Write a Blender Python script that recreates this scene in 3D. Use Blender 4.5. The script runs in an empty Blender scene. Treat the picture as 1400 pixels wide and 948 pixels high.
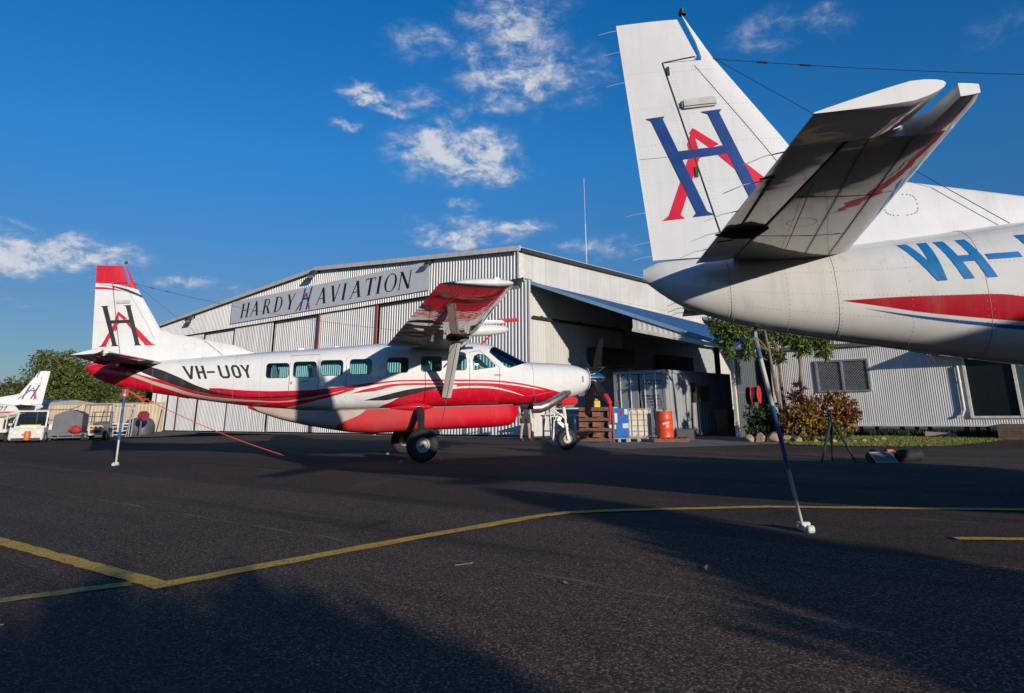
import bpy, bmesh, math, random
import numpy as np
from mathutils import Vector, Matrix, Euler

random.seed(7)
scene = bpy.context.scene
COL = scene.collection

# ------------------------------------------------------------------ camera
cam_data = bpy.data.cameras.new('camera')
cam = bpy.data.objects.new('camera', cam_data)
COL.objects.link(cam)
PITCH, ROLL = 0.280648, -0.012721
cp, sp = math.cos(PITCH), math.sin(PITCH)
cr, sr = math.cos(ROLL), math.sin(ROLL)
c_right, c_up, c_fwd = Vector((1, 0, 0)), Vector((0, -sp, cp)), Vector((0, cp, sp))
cx_, cy_ = c_right * cr + c_up * sr, c_up * cr - c_right * sr
cam.matrix_world = Matrix(((cx_.x, cy_.x, -c_fwd.x, 0), (cx_.y, cy_.y, -c_fwd.y, 0), (cx_.z, cy_.z, -c_fwd.z, 1.062), (0, 0, 0, 1)))
cam_data.sensor_width = 36.0
cam_data.lens = 36.0 * 958.6 / 1400
cam_data.shift_x = -0.02336
cam_data.shift_y = -0.13378
cam_data.clip_start = 0.05
cam_data.clip_end = 6000
scene.camera = cam

# ------------------------------------------------------------------ light
SUN_EL = math.radians(10.1)
SUN_TO = Vector((0.503, -0.864, 0)).normalized()          # horizontal direction towards the sun
sun_data = bpy.data.lights.new('sun', 'SUN')
sun_data.energy = 4.8
sun_data.angle = math.radians(0.5)
sun_data.color = (1.0, 0.89, 0.75)
sun = bpy.data.objects.new('sun', sun_data)
COL.objects.link(sun)
sun_vec = Vector((SUN_TO.x * math.cos(SUN_EL), SUN_TO.y * math.cos(SUN_EL), math.sin(SUN_EL)))
sun.rotation_euler = sun_vec.to_track_quat('Z', 'Y').to_euler()
sun.location = (20, -30, 30)

scene.view_settings.view_transform = 'Standard'
scene.view_settings.look = 'None'
scene.view_settings.exposure = 0.0
scene.view_settings.gamma = 1.0

# ------------------------------------------------------------------ world
world = bpy.data.worlds.new('World')
scene.world = world
world.use_nodes = True
wt = world.node_tree
for n in list(wt.nodes):
    wt.nodes.remove(n)
class NT:
    """small helper to write node trees"""
    def __init__(s, tree): s.t = tree
    def n(s, typ, **kw):
        nd = s.t.nodes.new(typ)
        for k, v in kw.items():
            setattr(nd, k, v)
        return nd
    def link(s, a, b): s.t.links.new(a, b)
    def put(s, sock, v):
        if isinstance(v, bpy.types.NodeSocket): s.t.links.new(v, sock)
        else: sock.default_value = v
    def m(s, op, a, b=None, c=None, clamp=False):
        nd = s.n('ShaderNodeMath', operation=op, use_clamp=clamp)
        s.put(nd.inputs[0], a)
        if b is not None: s.put(nd.inputs[1], b)
        if c is not None: s.put(nd.inputs[2], c)
        return nd.outputs[0]
    def mix(s, f, a, b, blend='MIX'):
        nd = s.n('ShaderNodeMix', data_type='RGBA', blend_type=blend)
        s.put(nd.inputs[0], f); s.put(nd.inputs[6], a); s.put(nd.inputs[7], b)
        return nd.outputs[2]
    def ramp(s, f, lo, hi, o0=0.0, o1=1.0, smooth=True):
        nd = s.n('ShaderNodeMapRange', interpolation_type='SMOOTHSTEP' if smooth else 'LINEAR')
        s.put(nd.inputs[0], f)
        for i, v in zip((1, 2, 3, 4), (lo, hi, o0, o1)): s.put(nd.inputs[i], v)
        return nd.outputs[0]
    def noise(s, vec, scale, detail=4, rough=0.55, dist=0.0):
        nd = s.n('ShaderNodeTexNoise')
        if vec is not None: s.link(vec, nd.inputs['Vector'])
        nd.inputs['Scale'].default_value = scale
        nd.inputs['Detail'].default_value = detail
        nd.inputs['Roughness'].default_value = rough
        nd.inputs['Distortion'].default_value = dist
        return nd.outputs['Fac']

w = NT(wt)
sky = w.n('ShaderNodeTexSky', sky_type='NISHITA', sun_disc=False)
sky.sun_elevation = SUN_EL
sky.sun_rotation = math.atan2(SUN_TO.x, SUN_TO.y)
sky.air_density = 1.0
sky.dust_density = 0.15
sky.ozone_density = 3.0
SKY_STRENGTH = 0.147
bg = w.n('ShaderNodeBackground')
bg.inputs[1].default_value = SKY_STRENGTH
# clouds: soft cumulus patches, (azimuth, elevation, half width, half height, density) in degrees
CLOUDS = [(-1.99, 30.52, 4.03, 3.31, .68), (-0.35, 26.82, 4.92, 2.18, .75), (-4.96, 27.93, 1.98, 2.82, .58), (-10.57, 29.36, 2.61, 1.22, .55),
 (-14.56, 24.87, 1.85, .56, 1.1), (-11.0, 24.79, 3.82, .92, .5), (-12.2, 23.74, 1.56, .34, .6), (-15.86, 22.42, .84, .34, .9), (-5.24, 24.17, 3.23, .82, .5),
 (-8.34, 20.85, 2.64, 1.64, 1.15), (-4.88, 20.94, 2.54, 1.42, 1.1), (-5.17, 19.34, 3.15, 1.07, .9), (-2.65, 18.47, 1.13, .48, .75), (-6.5, 16.58, .99, .48, .8),
 (-5.72, 14.21, 3.37, .89, .9), (-2.04, 14.59, 2.47, .54, .7), (-6.92, 13.31, 2.43, .59, .85), (-34.51, 10.7, 3.24, .88, 1.15), (-37.49, 10.16, 1.98, 1.13, 1.15),
 (-31.96, 11.12, 1.8, .5, .7), (-27.32, 9.49, 2.2, .42, .6), (-23.01, 8.78, 2.07, .33, .45), (20.24, 28.45, 2.89, 1.49, .36), (25.23, 28.59, 2.16, 1.02, .33),
 (36.4, 24.98, 2.51, .94, .3), (-37.66, 12.41, 1.19, .24, .45), (-36.06, 7.42, 1.61, .28, .45), (5.89, 12.76, 2.41, .83, .55), (2.55, 13.15, 1.22, .48, .45)]
tc = w.n('ShaderNodeTexCoord')
sep = w.n('ShaderNodeSeparateXYZ')
w.link(tc.outputs['Generated'], sep.inputs[0])
DEG = 180 / math.pi
az = w.m('MULTIPLY', w.m('ARCTAN2', sep.outputs[0], sep.outputs[1]), DEG)
el = w.m('MULTIPLY', w.m('ARCSINE', sep.outputs[2]), DEG)
# clear dry-season air: deeper blue than the standard sky, the same all the way round
grade = w.n('ShaderNodeValToRGB')
ge = grade.color_ramp.elements
ge[0].position = 0.0; ge[0].color = (.34, .40, .53, 1); ge[1].position = 1.0; ge[1].color = (.10, .52, .82, 1)
for p_, c_ in ((.09, (.30, .41, .58, 1)), (.22, (.17, .62, .95, 1)), (.345, (.085, .64, 1.06, 1))):
    e_ = ge.new(p_); e_.color = c_
w.link(w.m('MULTIPLY', el, 1 / 90, clamp=True), grade.inputs[0])
w.link(w.mix(1.0, sky.outputs[0], grade.outputs[0], 'MULTIPLY'), bg.inputs[0])
stretch = w.n('ShaderNodeMapping')
stretch.inputs['Scale'].default_value = (1, 1, 1.7)
w.link(tc.outputs['Generated'], stretch.inputs[0])
warp = w.noise(stretch.outputs[0], 16, 5, 0.6)
warp2 = w.noise(stretch.outputs[0], 23, 5, 0.6, 0.4)
az_w = w.m('ADD', az, w.m('MULTIPLY', w.m('SUBTRACT', warp, 0.5), 4.0))
el_w = w.m('ADD', el, w.m('MULTIPLY', w.m('SUBTRACT', warp2, 0.5), 2.6))
dens = None
for (a0, e0, sa, se, d) in CLOUDS:
    da = w.m('MULTIPLY', w.m('SUBTRACT', az_w, a0), 1 / (sa * 1.25))
    de = w.m('MULTIPLY', w.m('SUBTRACT', el_w, e0), 1 / (se * 1.25))
    r2 = w.m('MULTIPLY_ADD', da, da, w.m('MULTIPLY', de, de))
    g = w.m('MULTIPLY', w.m('EXPONENT', w.m('MULTIPLY', r2, -0.9)), d)
    dens = g if dens is None else w.m('MAXIMUM', dens, g)
# the same sort of scattered cloud elsewhere round the sky
far = w.ramp(w.m('ABSOLUTE', az), 48, 62)
general = w.m('MULTIPLY', w.m('MULTIPLY', far, w.ramp(w.noise(stretch.outputs[0], 3.2, 3), 0.56, 0.72)), 1.0)
general = w.m('MULTIPLY', general, w.ramp(el, 2, 8))
dens = w.m('MAXIMUM', dens, general)
fine = w.noise(stretch.outputs[0], 27, 10, 0.66, 0.3)
cover = w.m('MULTIPLY', dens, w.m('MULTIPLY_ADD', fine, 3.6, -0.90))
alpha = w.m('MULTIPLY', w.ramp(cover, 0.08, 1.0), 0.86)
off = w.n('ShaderNodeMapping'); off.inputs['Location'].default_value = (.010, 0, .022)
w.link(stretch.outputs[0], off.inputs[0])
fine_b = w.noise(off.outputs[0], 27, 10, 0.66, 0.3)
shade = w.m('ADD', w.m('MULTIPLY', w.m('SUBTRACT', fine, fine_b), 1.7), w.ramp(cover, .1, 1.1, .25, .85), clamp=True)
cloud_col = w.mix(shade, (0.24, 0.37, 0.60, 1), (0.86, 0.88, 0.93, 1))
bgc = w.n('ShaderNodeBackground')
w.link(cloud_col, bgc.inputs[0])
bgc.inputs[1].default_value = 0.80
mixs = w.n('ShaderNodeMixShader')
w.link(alpha, mixs.inputs[0]); w.link(bg.outputs[0], mixs.inputs[1]); w.link(bgc.outputs[0], mixs.inputs[2])
wo = w.n('ShaderNodeOutputWorld')
w.link(mixs.outputs[0], wo.inputs[0])

# ------------------------------------------------------------------ materials
MATS = {}
def new_mat(name):
    m = bpy.data.materials.new(name)
    m.use_nodes = True
    t = NT(m.node_tree)
    bsdf = m.node_tree.nodes['Principled BSDF']
    MATS[name] = m
    return m, t, bsdf

def obj_coord(t): return t.n('ShaderNodeTexCoord').outputs['Object']

def streaks(t, co, s=5.0):
    mp = t.n('ShaderNodeMapping'); mp.inputs['Scale'].default_value = (s, s, s * .05)
    t.link(co, mp.inputs[0])
    return t.ramp(t.noise(mp.outputs[0], 1.0, 6, .65), .48, .78)

def mat(name, col, rough=0.5, metal=0.0, coat=0.0, var=0.12, scale=6.0, bump=0.0, bscale=40.0, spec=0.5, dirt=None, dirt_amt=0.0, streak=0.0, sheets=None):
    if name in MATS: return MATS[name]
    m, t, b = new_mat(name)
    co = obj_coord(t)
    c4 = (*col, 1)
    nz = t.noise(co, scale, 5, 0.6)
    lo = tuple(max(0, c * (1 - var)) for c in col) + (1,)
    hi = tuple(min(1, c * (1 + var)) for c in col) + (1,)
    colr = t.mix(t.ramp(nz, 0.3, 0.7), lo, hi)
    if dirt:
        dn = t.noise(co, scale * 0.45, 7, 0.7, 0.6)
        colr = t.mix(t.m('MULTIPLY', t.ramp(dn, 0.48, 0.75), dirt_amt), colr, (*dirt, 1))
    if sheets:                                               # each sheet has weathered a little differently
        sx_ = t.n('ShaderNodeSeparateXYZ'); t.link(co, sx_.inputs[0])
        wn_ = t.n('ShaderNodeTexWhiteNoise', noise_dimensions='1D'); t.link(t.m('FLOOR', t.m('MULTIPLY', sx_.outputs[sheets[0]], 1 / sheets[1])), wn_.inputs['W'])
        colr = t.mix(t.m('MULTIPLY', wn_.outputs['Value'], .20), colr, (*[c * .45 for c in col], 1))
        lap = t.m('LESS_THAN', t.m('FRACT', t.m('MULTIPLY', sx_.outputs[sheets[0]], 1 / sheets[1])), .03)
        colr = t.mix(t.m('MULTIPLY', lap, .45), colr, (*[c * .35 for c in col], 1))
    if streak:
        colr = t.mix(t.m('MULTIPLY', streaks(t, co), streak), colr, (*[c * .45 for c in (dirt or col)], 1))
    t.link(colr, b.inputs['Base Color'])
    b.inputs['Metallic'].default_value = metal
    b.inputs['Specular IOR Level'].default_value = spec
    t.link(t.ramp(nz, 0.2, 0.8, max(0.02, rough * 0.85), min(1, rough * 1.15)), b.inputs['Roughness'])
    b.inputs['Coat Weight'].default_value = coat
    b.inputs['Coat Roughness'].default_value = 0.04
    if bump:
        bn = t.n('ShaderNodeBump')
        bn.inputs['Strength'].default_value = bump
        bn.inputs['Distance'].default_value = 0.01
        t.link(t.noise(co, bscale, 4), bn.inputs['Height'])
        t.link(bn.outputs[0], b.inputs['Normal'])
    return m

def emit_mat(name, col, strength):
    m, t, b = new_mat(name)
    b.inputs['Base Color'].default_value = (*col, 1)
    b.inputs['Emission Color'].default_value = (*col, 1)
    b.inputs['Emission Strength'].default_value = strength
    return m

def glass_mat(name, tint, refl=1.0, rough=0.02):
    m, t, b = new_mat(name)
    out = [n for n in m.node_tree.nodes if n.type == 'OUTPUT_MATERIAL'][0]
    tr = t.n('ShaderNodeBsdfTransparent'); tr.inputs[0].default_value = (*tint, 1)
    gl = t.n('ShaderNodeBsdfGlossy'); gl.inputs['Roughness'].default_value = rough
    lw = t.n('ShaderNodeFresnel'); lw.inputs[0].default_value = 1.5
    mx = t.n('ShaderNodeMixShader')
    t.link(t.m('MULTIPLY', lw.outputs[0], refl, clamp=True), mx.inputs[0])
    t.link(tr.outputs[0], mx.inputs[1]); t.link(gl.outputs[0], mx.inputs[2])
    t.link(mx.outputs[0], out.inputs[0])
    return m

# ------------------------------------------------------------------ mesh helpers
class MB:
    def __init__(s): s.v = []; s.f = []; s.mi = []
    def add(s, vs, fs, mi=0):
        o = len(s.v); s.v += [tuple(v) for v in vs]; s.f += [tuple(i + o for i in f) for f in fs]; s.mi += [mi] * len(fs); return s
    def box(s, c, d, rot=None, mi=0, taper=1.0):
        R = rot if rot is not None else Matrix.Identity(3)
        c = Vector(c); vs = []
        for z in (-.5, .5):
            k = taper if z > 0 else 1
            for x, y in ((-.5, -.5), (.5, -.5), (.5, .5), (-.5, .5)):
                vs.append(c + R @ Vector((x * d[0] * k, y * d[1] * k, z * d[2])))
        return s.add(vs, [(3, 2, 1, 0), (4, 5, 6, 7), (0, 1, 5, 4), (1, 2, 6, 5), (2, 3, 7, 6), (3, 0, 4, 7)], mi)
    def bar(s, a, b, wx, wy, mi=0):
        a, b = Vector(a), Vector(b); d = b - a
        q = d.to_track_quat('Z', 'Y').to_matrix()
        return s.box((a + b) / 2, (wx, wy, d.length), q, mi)
    def tube(s, pts, r, n=8, mi=0, caps=True):
        pts = [Vector(p) for p in pts]
        rr = r if isinstance(r, (list, tuple)) else [r] * len(pts)
        vs = []; up = None
        for i, p in enumerate(pts):
            d = (pts[min(i + 1, len(pts) - 1)] - pts[max(i - 1, 0)]).normalized()
            if up is None:
                up = d.orthogonal().normalized()
            else:
                up = (up - d * up.dot(d)); up = up.normalized() if up.length > 1e-6 else d.orthogonal().normalized()
            sd = d.cross(up)
            for k in range(n):
                a = 2 * math.pi * k / n
                vs.append(p + (up * math.cos(a) + sd * math.sin(a)) * rr[i])
        fs = []
        for i in range(len(pts) - 1):
            for k in range(n):
                k2 = (k + 1) % n
                fs.append((i * n + k, i * n + k2, (i + 1) * n + k2, (i + 1) * n + k))
        if caps:
            fs.append(tuple(range(n - 1, -1, -1))); fs.append(tuple((len(pts) - 1) * n + k for k in range(n)))
        return s.add(vs, fs, mi)
    def lathe(s, prof, c, axis, n=24, mi=0):
        """prof: (radius, height along axis)"""
        ax = Vector(axis).normalized(); u = ax.orthogonal().normalized(); v = ax.cross(u); c = Vector(c)
        vs = []
        for (r, h) in prof:
            for k in range(n):
                a = 2 * math.pi * k / n
                vs.append(c + ax * h + (u * math.cos(a) + v * math.sin(a)) * max(r, 1e-4))
        fs = []
        for i in range(len(prof) - 1):
            for k in range(n):
                k2 = (k + 1) % n
                fs.append((i * n + k, i * n + k2, (i + 1) * n + k2, (i + 1) * n + k))
        return s.add(vs, fs, mi)
    def prism(s, poly, o, ux, uy, ext, mi=0):
        """polygon in plane (ux,uy) at o, extruded by vector ext"""
        o, ux, uy, ext = Vector(o), Vector(ux), Vector(uy), Vector(ext)
        n = len(poly)
        vs = [o + ux * a + uy * b for a, b in poly]; vs += [v + ext for v in vs]
        fs = [tuple(range(n - 1, -1, -1)), tuple(range(n, 2 * n))]
        fs += [(i, (i + 1) % n, (i + 1) % n + n, i + n) for i in range(n)]
        return s.add(vs, fs, mi)
    def grid(s, rows, mi=0, closed=False, capends=False):
        n = len(rows[0]); vs = [p for r in rows for p in r]; fs = []
        for i in range(len(rows) - 1):
            for k in range(n if closed else n - 1):
                k2 = (k + 1) % n
                fs.append((i * n + k, i * n + k2, (i + 1) * n + k2, (i + 1) * n + k))
        if capends:
            fs.append(tuple(range(n - 1, -1, -1))); fs.append(tuple((len(rows) - 1) * n + k for k in range(n)))
        return s.add(vs, fs, mi)
    def build(s, name, mats, parent=None, smooth=None, fix=True, bevel=0.0):
        me = bpy.data.meshes.new(name)
        me.from_pydata(s.v, [], s.f)
        me.polygons.foreach_set('material_index', s.mi)
        if fix or bevel:
            bm = bmesh.new(); bm.from_mesh(me)
            bmesh.ops.remove_doubles(bm, verts=bm.verts, dist=1e-5)
            bmesh.ops.recalc_face_normals(bm, faces=bm.faces)
            if bevel:
                bmesh.ops.bevel(bm, geom=[e for e in bm.edges if len(e.link_faces) == 2 and e.calc_face_angle() > 0.6], offset=bevel, segments=2, affect='EDGES')
            bm.to_mesh(me); bm.free()
        for m in (mats if isinstance(mats, (list, tuple)) else [mats]): me.materials.append(m)
        if smooth is not None:
            me.polygons.foreach_set('use_smooth', [True] * len(me.polygons))
            me.set_sharp_from_angle(angle=math.radians(smooth))
        me.update()
        o = bpy.data.objects.new(name, me)
        COL.objects.link(o)
        if parent: o.parent = parent
        return o

def tag(o, label=None, cat=None, group=None, kind=None):
    if label: o['label'] = label
    if cat: o['category'] = cat
    if group: o['group'] = group
    if kind: o['kind'] = kind
    return o
def thing(name, label, cat, loc=(0, 0, 0), rotz=0.0, group=None):
    o = bpy.data.objects.new(name, None)
    o.empty_display_size = 0.2
    COL.objects.link(o)
    o.location = loc; o.rotation_euler = (0, 0, rotz)
    return tag(o, label, cat, group)
def copy_tree(o, parent=None, swap=None):
    c = o.copy()
    if swap and c.type == 'MESH':
        c.data = o.data.copy()
        for i, m in enumerate(c.data.materials):
            if m and m.name in swap: c.data.materials[i] = swap[m.name]
    COL.objects.link(c)
    if parent: c.parent = parent
    for ch in list(o.children): copy_tree(ch, c, swap)
    return c
def rot_z(a): return Matrix.Rotation(a, 3, 'Z')
# ================================================================== AIRCRAFT
# body axes of an aircraft: x forward, y to port, z up, origin on the ground between the main wheels
FST = [(4.72, 2.00, 1.66, .18, 2.2), (4.66, 2.06, 1.55, .31, 2.3), (4.56, 2.10, 1.47, .39, 2.4), (4.31, 2.18, 1.37, .47, 2.5), (3.9, 2.23, 1.29, .56, 2.6),
       (3.4, 2.26, 1.22, .64, 2.8), (2.95, 2.28, 1.18, .70, 3.0), (2.6, 2.43, 1.17, .745, 3.1), (2.3, 2.58, 1.17, .78, 3.2), (2.05, 2.70, 1.16, .80, 3.3),
       (1.8, 2.76, 1.16, .82, 3.4), (1.4, 2.79, 1.16, .83, 3.5), (.3, 2.785, 1.16, .83, 3.5), (-.8, 2.77, 1.16, .83, 3.5), (-1.65, 2.71, 1.17, .82, 3.4),
       (-2.62, 2.64, 1.20, .76, 3.2), (-3.2, 2.61, 1.25, .69, 3.0), (-3.8, 2.57, 1.33, .61, 2.9), (-4.65, 2.51, 1.46, .50, 2.7), (-5.4, 2.45, 1.59, .40, 2.5),
       (-6.1, 2.41, 1.72, .30, 2.4), (-6.6, 2.40, 1.83, .23, 2.3), (-7.05, 2.39, 1.99, .15, 2.2), (-7.25, 2.38, 2.12, .09, 2.1), (-7.38, 2.33, 2.23, .025, 2.0)]
FA = np.array(FST[::-1])
_sl = np.zeros_like(FA[:, 1:])
_dx = np.diff(FA[:, 0]); _d = np.diff(FA[:, 1:], axis=0) / _dx[:, None]
for i in range(1, len(FA) - 1):                              # monotone cubic slopes
    same = _d[i - 1] * _d[i] > 0
    w1, w2 = 2 * _dx[i] + _dx[i - 1], _dx[i] + 2 * _dx[i - 1]
    with np.errstate(divide='ignore', invalid='ignore'):
        hm = (w1 + w2) / (w1 / _d[i - 1] + w2 / _d[i])
    _sl[i] = np.where(same, hm, 0)
_sl[0], _sl[-1] = _d[0], _d[-1]
def fst(x):
    x = min(max(x, FA[0, 0]), FA[-1, 0])
    i = min(int(np.searchsorted(FA[:, 0], x, 'right')) - 1, len(FA) - 2); i = max(i, 0)
    h = _dx[i]; t = (x - FA[i, 0]) / h
    y0, y1, m0, m1 = FA[i, 1:], FA[i + 1, 1:], _sl[i] * h, _sl[i + 1] * h
    return (2 * t**3 - 3 * t**2 + 1) * y0 + (t**3 - 2 * t**2 + t) * m0 + (-2 * t**3 + 3 * t**2) * y1 + (t**3 - t**2) * m1
def fus_y(x, z):
    zt, zb, wd, n = fst(x); zc, hz = (zt + zb) / 2, (zt - zb) / 2
    t = min(1, abs((z - zc) / hz))
    return wd * (1 - t**n) ** (1 / n)
def fus_ring(x, off=0.0, n=48):
    zt, zb, wd, e = fst(x); zc, hz = (zt + zb) / 2, (zt - zb) / 2
    wd = max(wd - off, 0.006); hz = max(hz - off, 0.006)
    out = []
    for k in range(n):
        a = 2 * math.pi * (k + 0.5) / n
        c, s_ = math.cos(a), math.sin(a)
        out.append((x, wd * math.copysign(abs(c) ** (2 / e), c), zc + hz * math.copysign(abs(s_) ** (2 / e), s_)))
    return out
FX = sorted(set([round(v, 3) for v in np.concatenate([np.linspace(-7.38, -6.9, 9), np.linspace(-6.9, 1.0, 52), np.linspace(1.0, 3.2, 30), np.linspace(3.2, 4.4, 12), np.linspace(4.4, 4.72, 10)])]))

def boolean(ob, cutter, op):
    md = ob.modifiers.new('cut', 'BOOLEAN'); md.object = cutter; md.operation = op; md.solver = 'EXACT'
    dg = bpy.context.evaluated_depsgraph_get()
    me = bpy.data.meshes.new_from_object(ob.evaluated_get(dg))
    ob.modifiers.clear(); ob.data = me

def livery_mat(name, bands, base=(.64, .645, .65), rough=.22, dirt=0.12, gloss_wave=0.02, fade=None, coat=1.0):
    """paint scheme: bands of colour between two curves z(x), in body axes"""
    m, t, b = new_mat(name)
    co = obj_coord(t)
    s_ = t.n('ShaderNodeSeparateXYZ'); t.link(co, s_.inputs[0])
    X, Z = s_.outputs[0], s_.outputs[2]
    def curve(pts):
        pts = sorted(pts)
        x0, x1 = pts[0][0], pts[-1][0]
        z0, z1 = min(p[1] for p in pts) - .01, max(p[1] for p in pts) + .01
        fc = t.n('ShaderNodeFloatCurve')
        cm = fc.mapping; cv = cm.curves[0]
        P = [((x - x0) / (x1 - x0), (z - z0) / (z1 - z0)) for x, z in pts]
        cv.points[0].location = P[0]; cv.points[-1].location = P[-1]
        for p in P[1:-1]: cv.points.new(*p)
        for p in cv.points: p.handle_type = 'AUTO_CLAMPED'
        cm.update()
        fc.inputs['Factor'].default_value = 1.0
        t.link(t.ramp(X, x0, x1, smooth=False), fc.inputs['Value'])
        return t.m('MULTIPLY_ADD', fc.outputs[0], z1 - z0, z0)
    col = (*base, 1)
    nz = t.noise(co, 3.0, 6, 0.65)
    col = t.mix(t.ramp(nz, .3, .75), (*[c * .93 for c in base], 1), col)
    E_ = 0.005
    for lo, hi, c, xa, xb in bands:
        f = None
        def both(f, g): return g if f is None else t.m('MULTIPLY', f, g)
        if lo is not None: f = both(f, t.ramp(t.m('SUBTRACT', Z, curve(lo)), -E_ / 2, E_ / 2, smooth=False))
        if hi is not None: f = both(f, t.ramp(t.m('SUBTRACT', curve(hi), Z), -E_ / 2, E_ / 2, smooth=False))
        if xa is not None: f = both(f, t.ramp(X, xa - E_ / 2, xa + E_ / 2, smooth=False))
        if xb is not None: f = both(f, t.ramp(X, xb - E_ / 2, xb + E_ / 2, 1, 0, smooth=False))
        col = t.mix(f, col, (*c, 1))
    if fade:                                                 # chalked, sun-bleached paint
        x0, x1, fc_, fa = fade
        ff = t.m('MULTIPLY', t.ramp(X, x0, x1, 1, 0), t.ramp(t.noise(co, 2.2, 5, .6), .3, .65, .55, 1))
        col = t.mix(t.m('MULTIPLY', ff, fa), col, (*fc_, 1))
    if dirt:
        dn = t.noise(co, 1.6, 8, 0.72, 0.8)
        col = t.mix(t.m('MULTIPLY', t.ramp(dn, .5, .8), dirt), col, (.30, .27, .22, 1))
    if dirt: col = t.mix(t.m('MULTIPLY', streaks(t, co, 9.0), dirt * 1.2), col, (.22, .20, .17, 1))
    t.link(col, b.inputs['Base Color'])
    b.inputs['Roughness'].default_value = max(rough, .45)
    b.inputs['Specular IOR Level'].default_value = .15
    b.inputs['Coat Weight'].default_value = coat
    b.inputs['Coat Roughness'].default_value = 0.03
    if gloss_wave:
        bp = t.n('ShaderNodeBump'); bp.inputs['Strength'].default_value = gloss_wave * 5; bp.inputs['Distance'].default_value = 0.02
        t.link(t.noise(co, 3.2, 2, .4), bp.inputs['Height'])
        t.link(bp.outputs[0], b.inputs['Coat Normal'])
        t.link(bp.outputs[0], b.inputs['Normal'])
    return m

RED, BLACK, WHITE, SILVER = (.50, .003, .020), (.018, .02, .026), (.64, .645, .65), (.42, .40, .37)
cU = [(-5.0, 1.755), (-4.713, 1.755), (-4.174, 1.709), (-3.662, 1.669), (-3.132, 1.652), (-2.564, 1.656), (-2.074, 1.689), (-1.627, 1.73), (-1.054, 1.798), (-.205, 1.847), (.653, 1.841), (1.744, 1.81), (2.322, 1.76), (2.923, 1.662), (3.544, 1.524), (4.039, 1.398)]
cAlo = [(-1.623, 1.646), (-1.052, 1.743), (-.204, 1.809), (.654, 1.792), (1.743, 1.769), (2.322, 1.715), (2.922, 1.616), (3.292, 1.528)]
cW1lo = [(-1.569, 1.561), (-1.05, 1.684), (-.203, 1.77), (.654, 1.754), (1.743, 1.734), (2.322, 1.68), (2.922, 1.589), (3.292, 1.528)]
cBlo = [(-1.568, 1.553), (-1.046, 1.599), (-.202, 1.718), (.655, 1.71), (1.239, 1.707)]
cK2hi = [(-1.256, 1.395), (-.886, 1.478), (-.545, 1.555), (-.199, 1.624), (.332, 1.673), (.728, 1.682)]
cK2lo = [(-1.255, 1.387), (-.794, 1.378), (-.538, 1.419), (-.192, 1.484), (.334, 1.604), (.728, 1.656)]
cRhi = [(-.99, 1.10), (-.955, 1.147), (-.864, 1.243), (-.651, 1.33), (-.383, 1.458), (.138, 1.582), (.62, 1.632), (.965, 1.66)]
cW3hi = [(.62, 1.632), (1.24, 1.672), (1.763, 1.653), (2.187, 1.575), (2.708, 1.413)]
cW3lo = [(.622, 1.589), (1.241, 1.628), (1.764, 1.609), (2.188, 1.539), (2.709, 1.404)]
cL = [(-3.908, 1.317), (-3.54, 1.156), (-3.217, 1.23), (-2.55, 1.372), (-2.063, 1.482), (-1.621, 1.604), (-1.455, 1.65)]
cKhi = [(-6.7, 2.40), (-6.344, 2.335), (-5.911, 2.231), (-5.454, 2.048), (-4.871, 1.775), (-4.392, 1.634), (-3.688, 1.54), (-3.126, 1.543), (-2.56, 1.569), (-2.153, 1.616)]
cKlo = [(-6.7, 2.30), (-6.319, 2.198), (-6.076, 2.095), (-5.69, 1.932), (-5.277, 1.778), (-4.867, 1.663), (-4.296, 1.559), (-3.526, 1.497), (-3.043, 1.5), (-2.557, 1.519), (-2.151, 1.592)]
cChi = [(-6.293, 2.116), (-6.213, 2.09), (-5.912, 2.002), (-5.675, 1.94), (-5.437, 1.854)]
cShi = [(-6.6, 2.21), (-6.417, 2.135), (-6.209, 2.057), (-5.907, 1.937), (-5.434, 1.782), (-5.245, 1.705), (-4.805, 1.589), (-4.551, 1.55), (-4.088, 1.493), (-3.686, 1.459), (-3.202, 1.423), (-2.555, 1.483), (-2.149, 1.55), (-1.739, 1.632)]
cSlo = [(-6.6, 2.14), (-6.408, 2.062), (-6.202, 1.985), (-5.902, 1.866), (-5.435, 1.702), (-5.249, 1.634), (-4.813, 1.527), (-4.56, 1.479), (-4.172, 1.454), (-3.687, 1.425), (-3.201, 1.40), (-2.554, 1.45), (-2.148, 1.525), (-1.739, 1.623)]
fus_bands_red = [
    (None, [(-7.6, 2.42), (-6.75, 2.41), (-6.25, 2.30), (-5.9, 2.2), (-5.4, 2.0), (-4.7, 1.755)], RED, None, -4.713),
    (None, cU, RED, -4.713, -1.5),
    (None, cL, WHITE, -3.54, -1.455),                        # cream belly ahead of the tail
    (cAlo, cU, RED, -1.52, 3.292),
    (None, cU, RED, 3.292, 4.04),
    (cKlo, [(x, z + .3) for x, z in cKhi], WHITE, -6.75, -4.713),
    (cChi, cKlo, WHITE, -6.293, -5.437),                     # white wedge under the black sweep
    (cSlo, cShi, SILVER, -6.5, -1.739),
    (cKlo, cKhi, BLACK, -6.7, -2.153),
    (cBlo, cW1lo, RED, -1.56, 1.2),
    (None, cRhi, RED, -.99, .965),
    (None, cW1lo, RED, .95, 3.292),
    (cW3lo, cW3hi, WHITE, .622, 2.708),
    (cK2lo, cK2hi, BLACK, -1.256, .728),
]
pod_bands_red = [(None, [(-1.95, .60), (-1.9, .78), (-1.26, 1.13), (-1.2, 1.2)], RED, -1.95, -1.2), ([(-1.2, 0.0), (5, 0.01)], None, RED, -1.2, None),
                 (None, [(-4.0, 1.5), (-3.54, 1.156), (-3.4, 1.05)], RED, -4.1, -3.4)]
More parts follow.
